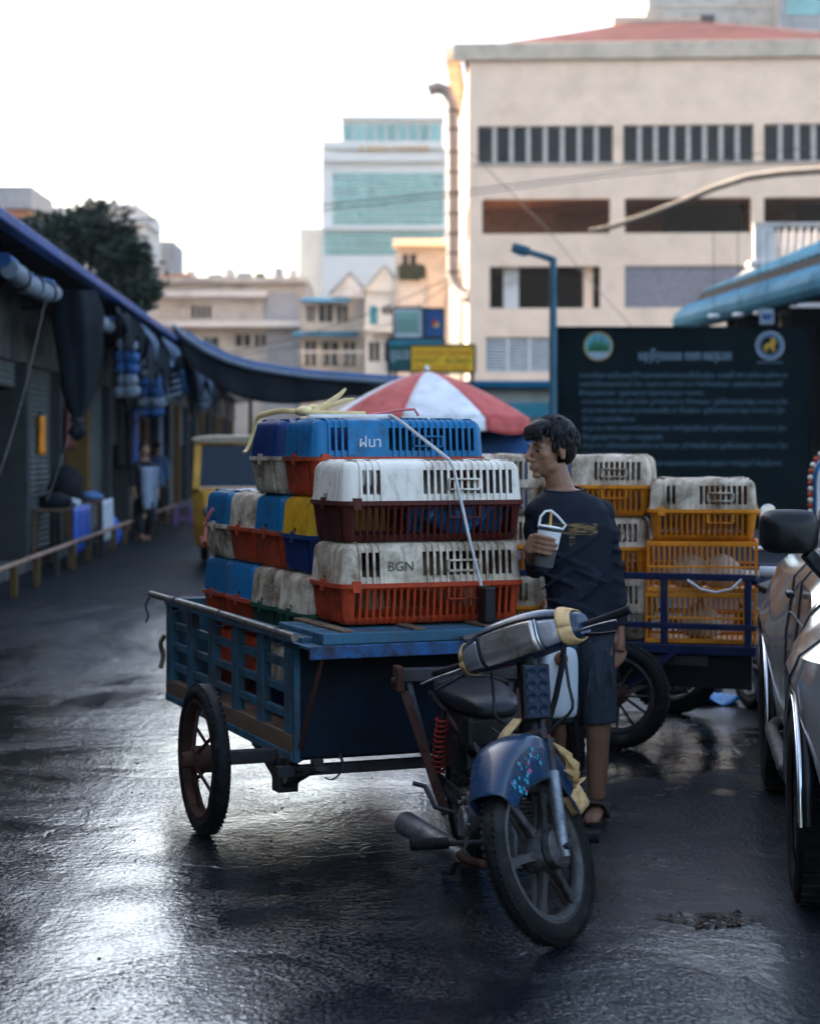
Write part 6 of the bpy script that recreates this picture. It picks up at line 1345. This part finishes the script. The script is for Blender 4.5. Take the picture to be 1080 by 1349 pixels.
for k in range(3): crate(['bottom','middle','top'][k]+' white crate of the stack left of the man\'s head', g2, c2(-.10,.28,.526+k*.3275), 'c_white','c_white' if k == 2 else 'c_orange','b', rz=R(8))
# yellow mesh crates
def mesh_crate(label, M, L=.56, Wd=.42, H=.262, mt='c_orange'):
    t = thing('mesh_crate', label, 'crate', M.to_translation(), M.to_euler().z, g2)
    q = MB()
    for z, h in ((.012,.024),(H*.5,.012),(H-.012,.024)):
        for s in (-1,1): q.bx(-L/2,L/2,s*Wd/2-.006,s*Wd/2+.006,z-h/2,z+h/2); q.bx(s*L/2-.006,s*L/2+.006,-Wd/2+.0065,Wd/2-.0065,z-h/2,z+h/2)
    q.build('frame', mt, t, 0, bevel=.003)
    q = MB(); n_ = 20
    for i in range(n_+1):
        x = -L/2+.006+(L-.012)*i/n_
        for s in (-1,1): q.bx(x-.004,x+.004,s*Wd/2-.005,s*Wd/2+.005,.024,H-.024)
    for i in range(1,14):
        y = -Wd/2+Wd*i/14
        for s in (-1,1): q.bx(s*L/2-.005,s*L/2+.005,y-.004,y+.004,.024,H-.024)
    q.build('slats', mt, t, 0, kind='stuff'); MB().bx(-L/2+.01,L/2-.01,-Wd/2+.01,Wd/2-.01,.002,.008).build('floor', mt, t, 0)
    return t
mesh_crate('upper yellow mesh crate above the navy rail', c2(1.075,.245,.793) @ Matrix.Rotation(R(10),4,'Z')); mesh_crate('lower yellow mesh crate behind the navy rails', c2(1.07,.245,.528) @ Matrix.Rotation(R(9),4,'Z'))
for k, (x, z, lb) in enumerate(((1.0,.803,'whitish bundle at left inside the upper yellow mesh crate'),(1.17,.803,'whitish bundle at right inside the upper yellow mesh crate'),(1.06,.538,'whitish bundle inside the lower yellow mesh crate'))):
    q = MB(); q.loft([[(r_*1.2*math.cos(a)*(1+.15*math.sin(3*a+k)), r_*math.sin(a)*(1+.12*math.sin(4*a)), zz) for a in [2*math.pi*j/16 for j in range(16)]] for r_, zz in ((.05,0),(.085,.03),(.09,.08),(.07,.13),(.04,.165),(.01,.18))])
    o = q.build('white_bundle', 'feather', None, 60); o.matrix_world = c2(x,.25,z); tag(o, lb, 'bundle')
o = MB().tube([c2(x,y,z).to_translation() for x,y,z in ((1.05,-.03,.86),(1.12,-.04,.815),(1.2,-.045,.80),(1.28,-.04,.82),(1.33,-.03,.87))], .007, 6).build('slack_rope', 'white_strap', None, 60); tag(o, 'loop of white cord hanging from the navy rail', 'cord')
t = thing('white_pipe', 'pale pipe resting on the navy trailer next to the yellow crates', 'pipe', c2(1.40,.22,.894).to_translation(), C2A)
MB().tube([(-.02,0,0),(.18,0,.0)], [.03,.03], 12).build('pipe', 'jug_white', t, 60)

# ---------------------------------------------------------------- silver off-road car at the right edge
SA = R(-7.9); sv = thing('car', 'silver off-road car with flared arches and black mirror at the right edge', 'car', (1.31,6.45,0), SA)
WB, WR, BWid = 2.15, .335, 1.70
def stn(y):
    f = 1.35*max(math.exp(-((y)/.50)**4), math.exp(-((y-WB)/.50)**4)); zl = .36
    for yw in (0, WB):
        dy = abs(y-yw)
        if dy < .44: zl = max(zl, .34+math.sqrt(max(0,.44**2-dy**2)))
    front = max(0, (-.15-y)/.55); rear = max(0, (y-WB-.3)/.4)
    u = min(1, max(0, (y-.2)/.55)); top = .96+.10*u*u*(3-2*u)-.06*front**2
    tuck_ = .28*front**3+.14*rear**3
    xs = lambda a: a+tuck_
    fl = -.075*f
    zz = [zl, max(zl+.01,.46), max(zl+.02,.64), max(zl+.03,.77), max(zl+.05,.85), top-.06, top-.012, top+.02, top+.035]
    xx = [xs(.085+fl*.94), xs(.075+fl), xs(.072+fl), xs(.075+fl), xs(.085+fl*.8), xs(.10+fl*.3), xs(.14), xs(.35), BWid/2]
    return list(zip(xx, zz))
ysn = [-.72,-.66,-.58,-.5,-.44]+[ -.40+.05*i for i in range(17)]+[.45+.1*i for i in range(13)]+[WB-.40+.05*i for i in range(17)]+[WB+.46,WB+.54,WB+.6,WB+.64]
ysn += [yw_+d_ for yw_ in (0,WB) for d_ in (-.44,-.43,-.42,.42,.43,.44)]
ysn = sorted(set(round(v,3) for v in ysn)); rings = []
for y in ysn:
    L_ = stn(y); rings.append([(x,y,z) for x,z in L_]+[(BWid-x,y,z) for x,z in reversed(L_[:-1])])
q = MB().loft(rings, caps=False, close=False); q.add(rings[0], [tuple(range(len(rings[0])))]); q.add(rings[-1], [tuple(range(len(rings[-1])))])
q.build('body', 'silver', sv, 32)
MB().bx(.16,BWid-.16,-.55,WB+.5,.30,.98).build('underbody', 'black_plastic', sv, 0)
for x in (.30,BWid-.30):
    for y in (0,WB): pass
# greenhouse
def gh(y, z, x): return [(x,y,z),(BWid-x,y,z)]
roof = [(.50,1.09,.26),(1.02,1.60,.42),(1.15,1.63,.42),(2.2,1.64,.42),(2.52,1.60,.42),(2.68,1.10,.28)]
q = MB(); q.add([(x,y,z) for y,z,x in roof]+[(BWid-x,y,z) for y,z,x in roof], [(i,i+1,i+7,i+6) for i in range(5)]+[(0,6,7,1)][:0])
q.build('roof', 'silver', sv, 0, solid=.04)
for s in (0,1):
    X = lambda x: x if s == 0 else BWid-x
    for y0, y1, u0, u1 in ((.68,1.42,1.04,1.42),(1.50,2.05,1.50,2.05),(2.12,2.52,2.12,2.42)):
        q = MB().add([(X(.255),y0,1.10),(X(.255),y1,1.10),(X(.41),u1,1.57),(X(.41),u0,1.57)], [(0,1,2,3)]); q.build('side_window', 'glass_dark', sv, 0, solid=.008)
    for a, b in (((.58,1.08,.25),(1.0,1.59,.42)),((1.46,1.08,.25),(1.46,1.60,.415)),((2.085,1.08,.25),(2.085,1.60,.415)),((2.62,1.08,.26),(2.48,1.60,.415))):
        MB().bar((X(a[2]),a[0],a[1]),(X(b[2]),b[0],b[1]),.05,.07,(1,0,0)).build('pillar', 'silver', sv, 0, bevel=.01)
    MB().bar((X(.42),1.0,1.60),(X(.42),2.5,1.61),.06,.06).build('roof_rail', 'silver', sv, 0, bevel=.015)
    # door seams, handle, trim
    for y in (-.16,.44,1.18,1.56): MB().tube([(X(a-.002),y,b) for a, b in stn(y)[:8]], .005, 5).build('door_seam', 'cable', sv, 60)
    MB().tube([(X(stn(.45+.1*k)[4][0]-.003),.45+.1*k,stn(.45+.1*k)[4][1]) for k in range(12)], .006, 5).build('body_crease', 'cable', sv, 60)
    h_ = MB().bx(min(X(.045),X(.075)),max(X(.045),X(.075)),1.26,1.40,.93,.955).build('door_handle', 'black_plastic', sv, 0, bevel=.008)
    MB().tube([(X(.03),.50,.36),(X(.0),.58,.345),(X(.0),1.62,.345),(X(.03),1.70,.36)], .03, 12).build('side_step', 'steel_dark', sv, 60)
    for y in (.75,1.45): MB().bar((X(.02),y,.35),(X(.25),y,.40),.03,.02).build('step_bracket', 'black_plastic', sv, 0)
    for yw in (0,WB):
        arc = [math.pi*k/24 for k in range(25)]
        MB().tube([(X(.012),yw-math.cos(a)*.398,.335+math.sin(a)*.398) for a in arc], .036, 10, flat=(1,.7)).build('arch_cladding', 'black_plastic', sv, 60)
        for rr_ in (.365,.437): MB().tube([(X(-.012),yw-math.cos(a)*rr_,.335+math.sin(a)*rr_) for a in arc], .0065, 6).build('arch_trim', 'chrome', sv, 60)
    # mirror
    mr_ = MB(); rings2 = []
    for yy, sx_, sz_ in ((-.05,.3,.3),(-.035,.8,.75),(0,1,1),(.05,1,1),(.06,.93,.93)):
        rings2.append([(X(.015+ (.108*sx_)*math.copysign(abs(math.cos(a))**.5,math.cos(a))), .62+yy, 1.228+.082*sz_*math.copysign(abs(math.sin(a))**.5,math.sin(a))-(0)) for a in [2*math.pi*k/28 for k in range(28)]])
    mr_.loft(rings2); m_ = mr_.build('mirror', 'black_plastic', sv, 50); MB().bar((X(.08),.64,1.15),(X(.16),.68,1.06),.05,.05).build('mirror_stalk', 'black_plastic', m_, 0, bevel=.01)
    MB().bx(min(X(-.075),X(.105)),max(X(-.075),X(.105)),.683,.688,1.16,1.295).build('mirror_glass', 'chrome', m_, 0, bevel=.002)
    MB().ell((X(.36),-.665,.83),(.15,.08,.09)).build('headlamp', 'lens', sv, 60)
q = MB().add([(.26,.52,1.10),(BWid-.26,.52,1.10),(BWid-.43,1.01,1.59),(.43,1.01,1.59)], [(0,1,2,3)]); q.build('windscreen', 'glass_dark', sv, 0, solid=.01)
MB().bx(.10,BWid-.10,-.80,-.70,.38,.60).build('bumper', 'black_plastic', sv, 0, bevel=.04); MB().bx(.55,BWid-.55,-.745,-.70,.72,.92).build('grille', 'black_plastic', sv, 0, bevel=.02)
MB().bx(.10,BWid-.10,WB+.62,WB+.72,.40,.60).build('bumper', 'black_plastic', sv, 0, bevel=.04)
def carwheel(c):
    M = axisM(c,(1,0,0)); q = MB(); q.M = M; q.lathe([(.215,-.10),(.225,-.09),(.21,-.06),(.19,.05),(.19,.1)], 36); wh_ = q.build('wheel', 'alu', sv, 40)
    t_ = MB(); t_.M = M; t_.lathe([(.215,-.105),(.24,-.118),(.29,-.122),(.318,-.112),(.333,-.085),(.335,0),(.333,.085),(.318,.112),(.29,.122),(.24,.118),(.215,.105)], 48)
    for i in range(40):
        a = 2*math.pi*i/40
        for s in (-1,1): old = t_.M; t_.M = M @ Matrix.Rotation(a+(.08 if s > 0 else 0),4,'Z'); t_.box((.336,0,s*.055),(.010,.034,.085)); t_.M = old
    t_.build('tyre', 'rubber', wh_, 40)
    h_ = MB(); h_.M = M; h_.lathe([(.05,-.075),(.055,-.06),(.19,-.03),(.19,.0),(0,.0)], 36); h_.build('disc', 'alu', wh_, 40)
    for i in range(6):
        s_ = MB(); s_.M = M @ Matrix.Rotation(i*math.pi/3,4,'Z'); s_.loft([[(r_,-w_,-.085+d_),(r_,w_,-.085+d_),(r_,w_*.7,-.06+d_),(r_,-w_*.7,-.06+d_)] for r_,w_,d_ in ((.03,.035,0),(.12,.03,.006),(.21,.045,.0))]); s_.build('spoke', 'chrome', wh_, 30)
for x in (.105, BWid-.105):
    for y in (0, WB): carwheel((x,y,.335))

# ---------------------------------------------------------------- parked motorbike and blue bench beyond
pb = thing('motorcycle', 'dark parked motorcycle with round mirrors behind the silver car', 'motorcycle', (2.02,11.2,0), R(12))
wheel(pb, (0,-1.2,.285), (1,0,0), .285, .036, 6, 'rubber', 'cast', 'cast'); wheel(pb, (0,0,.285), (1,0,0), .285, .04, 6, 'rubber', 'cast', 'cast')
for s in (-1,1):
    T([(s*.085,-1.2,.285),(s*.085,-.98,.78)], .02, 'fork', 'alu', pb); T([(s*.10,-.4,.27),(s*.10,0,.285)], .02, 'swing_arm', 'steel_dark', pb)
    T([(0,-.93,.97),(s*.2,-.92,1.0),(s*.34,-.85,.99)], .014, 'handlebar', 'chrome', pb); T([(s*.22,-.92,1.0),(s*.24,-.93,1.09),(s*.27,-.92,1.15)], .007, 'mirror_stalk', 'chrome', pb)
    q = MB(); q.lathe([(0,-.012),(.045,-.010),(.058,0),(.052,.008),(0,.010)], 24, TR(s*.285,-.915,1.18) @ Matrix.Rotation(R(90),4,'X') @ Matrix.Rotation(R(-12*s),4,'Y')); q.build('mirror', 'chrome', pb, 50)
    q = MB(); q.ell((s*.19,-1.0,.93),(.035,.045,.035)); q.build('turn_signal', 'c_orange', pb, 60)
    T([(s*.12,0,.3),(s*.12,-.1,.6)], .022, 'shock', 'chrome', pb)
q = MB(); q.ell((0,-1.03,.90),(.10,.08,.10)); q.build('headlight', 'lens', pb, 60)
T([(0,-.93,.90),(0,-.70,.55),(0,-.4,.45),(0,.1,.6)], [.05,.06,.06,.04], 'frame', 'black_plastic', pb)
q = MB(); q.loft([[(w_*math.cos(a),y,z+h_*math.sin(a)) for a in [2*math.pi*k/16 for k in range(16)]] for y,w_,z,h_ in ((-.55,.05,.70,.03),(-.4,.12,.74,.05),(0,.14,.77,.05),(.3,.11,.80,.04))]); q.build('seat', 'seat', pb, 60)
q = MB(); q.loft([[(w_*math.cos(a),y,z+h_*math.sin(a)) for a in [2*math.pi*k/16 for k in range(16)]] for y,w_,z,h_ in ((-.95,.06,.78,.06),(-.8,.14,.78,.10),(-.55,.12,.74,.08))]); q.build('tank', 'bike_blue', pb, 60)
q = MB(); q.lathe([(0,-.12),(.1,-.11),(.11,.11),(0,.12)], 24, TR(0,-.5,.30) @ Matrix.Rotation(R(90),4,'Y')); q.build('engine', 'engine', pb, 50)
T([(.05,-.65,.3),(.14,-.6,.2),(.15,0,.25),(.15,.35,.32)], [.02,.025,.045,.045], 'exhaust', 'chrome', pb)
T([(0.08,-.36,.17),(.2,-.28,.01)], .012, 'stand', 'steel_dark', pb)
rings = []
for i in range(11):
    th = R(30+120*i/10); rings.append([(x_, -1.2-math.cos(th)*r_, .285+math.sin(th)*r_) for x_, r_ in ((.06,.29),(.05,.315),(0,.322),(-.05,.315),(-.06,.29))])
MB().loft(rings, caps=False, close=False).build('front_fender', 'black_plastic', pb, 60, solid=.004)
bn = thing('carriage_bench', 'blue tartan passenger bench with red and white beaded edge at the far right', 'bench', (3.26,12.6,0), R(-6))
def rr(x, hw_, hz_, r_): pass
pts = []
for cx, cz, a0 in ((-.35,1.33,180),(.35,1.33,90)):
    seq = [a0-90*k/8 for k in range(9)]
    pts += [(cx+.22*math.cos(R(a)), cz+.22*math.sin(R(a))) for a in seq]
outline = [(-.57,.80)]+pts+[(.57,.80)]
MB().prism(outline, 0, .10).build('backrest', 'vinyl_blue', bn, 40, bevel=.02)
path = []
for a, b in zip(outline, outline[1:]):
    n_ = max(1, int(math.dist(a,b)/.036)); path += [(a[0]+(b[0]-a[0])*k/n_, a[1]+(b[1]-a[1])*k/n_) for k in range(n_)]
for k, (x, z) in enumerate(path): MB().ell((x*1.03,.04,z+.012),(.019,.022,.019),8,6).build('bead', 'c_red' if k % 2 else 'c_white2', bn, 60)
MB().tube([(a*.95,-.008,.0+b-.03) for a,b in outline], .012, 8).build('piping', 'white_strap', bn, 60)
for i in range(5): MB().bx(-.53,.53,-.012,-.002,.92+i*.13,.945+i*.13).build('stripe', ('c_navy','sticker_cyan','c_red')[i % 3], bn, 0)
MB().bx(-.57,.57,-.5,.0,.62,.78).build('seat', 'vinyl_blue', bn, 0, bevel=.04); MB().bx(-.6,.6,-.55,.15,.42,.615).build('chassis', 'bike_blue', bn, 0, bevel=.02)
for s in (-1,1): wheel(bn, (s*.70,-.2,.28), (1,0,0), .28, .045, 8, 'rubber', 'alu', 'cart')
MB().bar((-.75,-.2,.28),(.75,-.2,.28),.05,.05).build('axle', 'steel_dark', bn, 0); MB().bar((0,-.5,.45),(0,-.85,.42),.05,.05).build('drawbar', 'steel_dark', bn, 0)

# ---------------------------------------------------------------- striped umbrella and blue stall
UX, UY = W(562,590,20).x, 20
um = thing('umbrella', 'red and white striped market umbrella behind the crates', 'umbrella', (UX,UY,0))
zt_, zr_, RU = 2.345, 1.845, 1.1
NP = 8; off = R(-90-22.5+9)
def upt(a, f):     # f 0 apex .. 1 rim; panels sag between ribs
    k = ((a-off)/(2*math.pi/NP)) % 1; sag = 1-.045*f*math.sin(k*math.pi); r_ = RU*f*sag*(1-.0*f)
    return (r_*math.cos(a), r_*math.sin(a), zt_-(zt_-zr_)*(f**1.45)-.012*math.sin(k*math.pi)*f)
for i in range(NP):
    a0, a1 = off+2*math.pi*i/NP, off+2*math.pi*(i+1)/NP; m_ = 'umb_white' if i % 2 == 0 else 'umb_red'
    MB().grid(lambda u,v_: upt(a0+(a1-a0)*(u*.999+.0005), .02+.98*v_), 8, 12).build('panel', m_, um, 60, solid=.004)
    def vl(u, v_):
        p = Vector(upt(a0+(a1-a0)*(u*.999+.0005), 1)); return p+Vector((p.x*.02*v_,p.y*.02*v_,-(.13+.03*math.sin(u*math.pi))*v_))
    MB().grid(vl, 8, 3).build('valance', m_, um, 60, solid=.004)
    p = Vector(upt(a0, .97)); MB().tube([(0,0,zt_-.06), p*.5+Vector((0,0,.5*(zt_-.04)-.0)), p-Vector((0,0,.02))], .008, 6).build('rib', 'steel_dark', um, 60)
MB().tube([(0,0,0),(0,0,zt_+.05)], .025, 10).build('pole', 'steel_dark', um, 60); MB().lathe([(.25,0),(.25,.08),(.05,.12),(.03,.25)], 18).build('base', 'concrete2', um, 50); MB().ell((0,0,zt_+.03),(.03,.03,.035)).build('finial', 'umb_white', um, 60)
stl = thing('blue_stall', 'stall wrapped in dark blue tarp under the striped umbrella', 'stall', (W(660,590,20.6).x,20.6,0))
MB().grid(lambda u,v_: ((u-.5)*1.5, -.35+.03*math.sin(u*30)*v_, 1.70-1.55*v_), 50, 8).build('tarp_side', 'tarp_blue', stl, 60, solid=.008)
MB().bx(-.75,.75,-.33,.35,1.66,1.71).build('top', 'tarp_blue', stl, 0)
for a in (-.72,.72):
    for b in (-.3,.3): MB().tube([(a,b,0),(a,b,1.66)], .02, 8).build('post', 'steel_dark', stl, 60)
for k in range(3):
    q = MB(); o = q.bx(-.3,.3,-.2,.2,0,.32).build('foam_box', 'jug_white', None, 0, bevel=.02); o.location = (W(600+k*44,590,24).x,24,.0); tag(o, ['left','middle','right'][k]+' white foam box on the ground behind the umbrella stall', 'box', 'foam boxes behind the umbrella')

# ---------------------------------------------------------------- yellow three-wheeler at the left
tk = thing('three_wheeler', 'old yellow three-wheel taxi facing the camera behind the crates', 'taxi', (W(322,590,25).x,25,0), R(4))
rings = []
for z, hw_, y0, y1 in ((.28,.60,-1.0,1.1),(.55,.64,-1.08,1.15),(.98,.65,-.95,1.15),(1.02,.65,-.88,1.15)):
    rings.append([(-hw_,y0+.18,z),(-hw_*.75,y0,z),(hw_*.75,y0,z),(hw_,y0+.18,z),(hw_,y1,z),(-hw_,y1,z)])
MB().loft(rings).build('body', 'tuk_yellow', tk, 30, bevel=.03)
for s in (-1,1):
    MB().bar((s*.60,-.85,1.0),(s*.58,-.62,1.60),.09,.09,(1,0,0)).build('pillar', 'tuk_yellow', tk, 0, bevel=.01); MB().bar((s*.60,1.05,1.0),(s*.58,1.0,1.62),.06,.06,(1,0,0)).build('pillar', 'tuk_yellow', tk, 0)
    q = MB(); q.ell((s*.42,-1.04,.74),(.09,.05,.09)); q.build('headlamp', 'lens', tk, 60)
MB().add([(-.55,-.86,1.05),(.55,-.86,1.05),(.53,-.66,1.57),(-.53,-.66,1.57)], [(0,1,2,3)]).build('windscreen', 'glass_dark', tk, 0, solid=.01)
rings = []
for y, z in ((-.72,1.645),(-.6,1.66),(.2,1.67),(1.0,1.66),(1.15,1.63)): rings.append([(.66*math.copysign(abs(math.cos(a))**.5,math.cos(a)), y, z+.04*math.sin(a)) for a in [2*math.pi*k/20 for k in range(20)]])
MB().loft(rings).build('roof', 'tuk_roof', tk, 50)
for x, y in ((0,-.85),(-.55,.8),(.55,.8)): 
    q = MB(); q.lathe([(.10,-.05),(.2,-.055),(.24,-.04),(.25,0),(.24,.04),(.2,.055),(.10,.05)], 24, axisM((x,y,.25),(1,0,0))); w2 = q.build('wheel', 'rubber', tk, 50)
    q = MB(); q.lathe([(0,-.03),(.1,-.045),(.11,0),(.1,.045),(0,.03)], 18, axisM((x,y,.25),(1,0,0))); q.build('rim', 'alu', w2, 50)
MB().bar((-.6,-.63,1.60),(.6,-.63,1.60),.08,.05).build('header', 'tuk_yellow', tk, 0, bevel=.01)
# purple stool
so_ = thing('plastic_stool', 'purple plastic stool on the street beside the yellow three-wheeler', 'stool', (W(243,590,37.5).x,37.5,0))
MB().bx(-.16,.16,-.16,.16,.36,.40).build('seat', 'purple', so_, 0, bevel=.015)
for a in (-1,1):
    for b in (-1,1): MB().bar((a*.18,b*.18,0),(a*.14,b*.14,.36),.05,.05).build('leg', 'purple', so_, 0)
for a in (-1,1): MB().bx(-.15,.15,a*.16-.01,a*.16+.01,.12,.17).build('stretcher', 'purple', so_, 0)
# ---------------------------------------------------------------- litter
rg = random.Random(21); q = MB()
for i in range(260):
    r_ = rg.random()**.5; a = rg.uniform(0,6.28); c = Vector((.15*r_*math.cos(a)*(1+.4*math.sin(3*a)), .11*r_*math.sin(a)*(1+.3*math.sin(2*a+1)), .003+.016*(1-r_)*rg.random())); u = Vector((rg.gauss(0,1),rg.gauss(0,1),rg.gauss(0,.2))).normalized(); v_ = u.cross(Vector((0,0,1))).normalized(); s = rg.uniform(.005,.016)
    q.add([c-u*s, c+v_*s*.5, c+u*s, c-v_*s*.5], [(0,1,2,3)])
o = q.build('leaf_litter', 'debris', None, 0, recalc=False); o.location = (W(940,590,6.17).x,6.17,.004); tag(o, 'clump of wet brown litter by the puddle', 'litter', kind='stuff')
q = MB()
for i in range(260):
    x, y = rg.uniform(-1.6,1.7), rg.uniform(4.6,13); s = rg.uniform(.004,.012)*(1.6 if y > 8 else 1); a = rg.uniform(0,6.28); h_ = rg.uniform(.002,.006)
    q.add([(x+s*math.cos(a+k*1.571)*(1 if k % 2 else .5), y+s*math.sin(a+k*1.571)*(1 if k % 2 else .5), .001) for k in range(4)]+[(x,y,h_)], [(0,1,4),(1,2,4),(2,3,4),(3,0,4)])
o = q.build('grit', 'debris', None, 0); tag(o, 'scattered grit and small litter on the wet street', 'grit', kind='stuff')
q = MB(); q.grid(lambda u,v_: ((u-.5)*.30, (v_-.5)*.2, .02+.03*math.sin(u*7+v_*5)), 8, 6); o = q.build('plastic_bag', 'bluebag', None, 60, solid=.004); o.location = (W(940,590,11.4).x,11.4,.012); tag(o, 'flattened blue plastic bag on the ground under the navy trailer', 'bag')
q = MB(); q.ell((0,0,.06),(.22,.12,.06)); o = q.build('rubbish_bag', 'tarp_dark', None, 60); o.location = (W(905,590,11.6).x,11.6,0); tag(o, 'dark rubbish bag on the ground under the navy trailer', 'bag')

# ---------------------------------------------------------------- air
hz = MB().bx(-301,301,-41,601,-1,90).build('haze', 'rubber', None, 0); hz['kind'] = 'stuff'; tag(hz, 'thin pale haze filling the air over the street', 'haze')
m = bpy.data.materials.new('haze'); m.use_nodes = True; m.node_tree.nodes.clear(); pv = m.node_tree.nodes.new('ShaderNodeVolumePrincipled'); mo = m.node_tree.nodes.new('ShaderNodeOutputMaterial')
pv.inputs['Density'].default_value = .00028; pv.inputs['Color'].default_value = (.9,.92,.95,1); pv.inputs['Anisotropy'].default_value = 0; m.node_tree.links.new(pv.outputs[0], mo.inputs['Volume']); hz.data.materials[0] = m
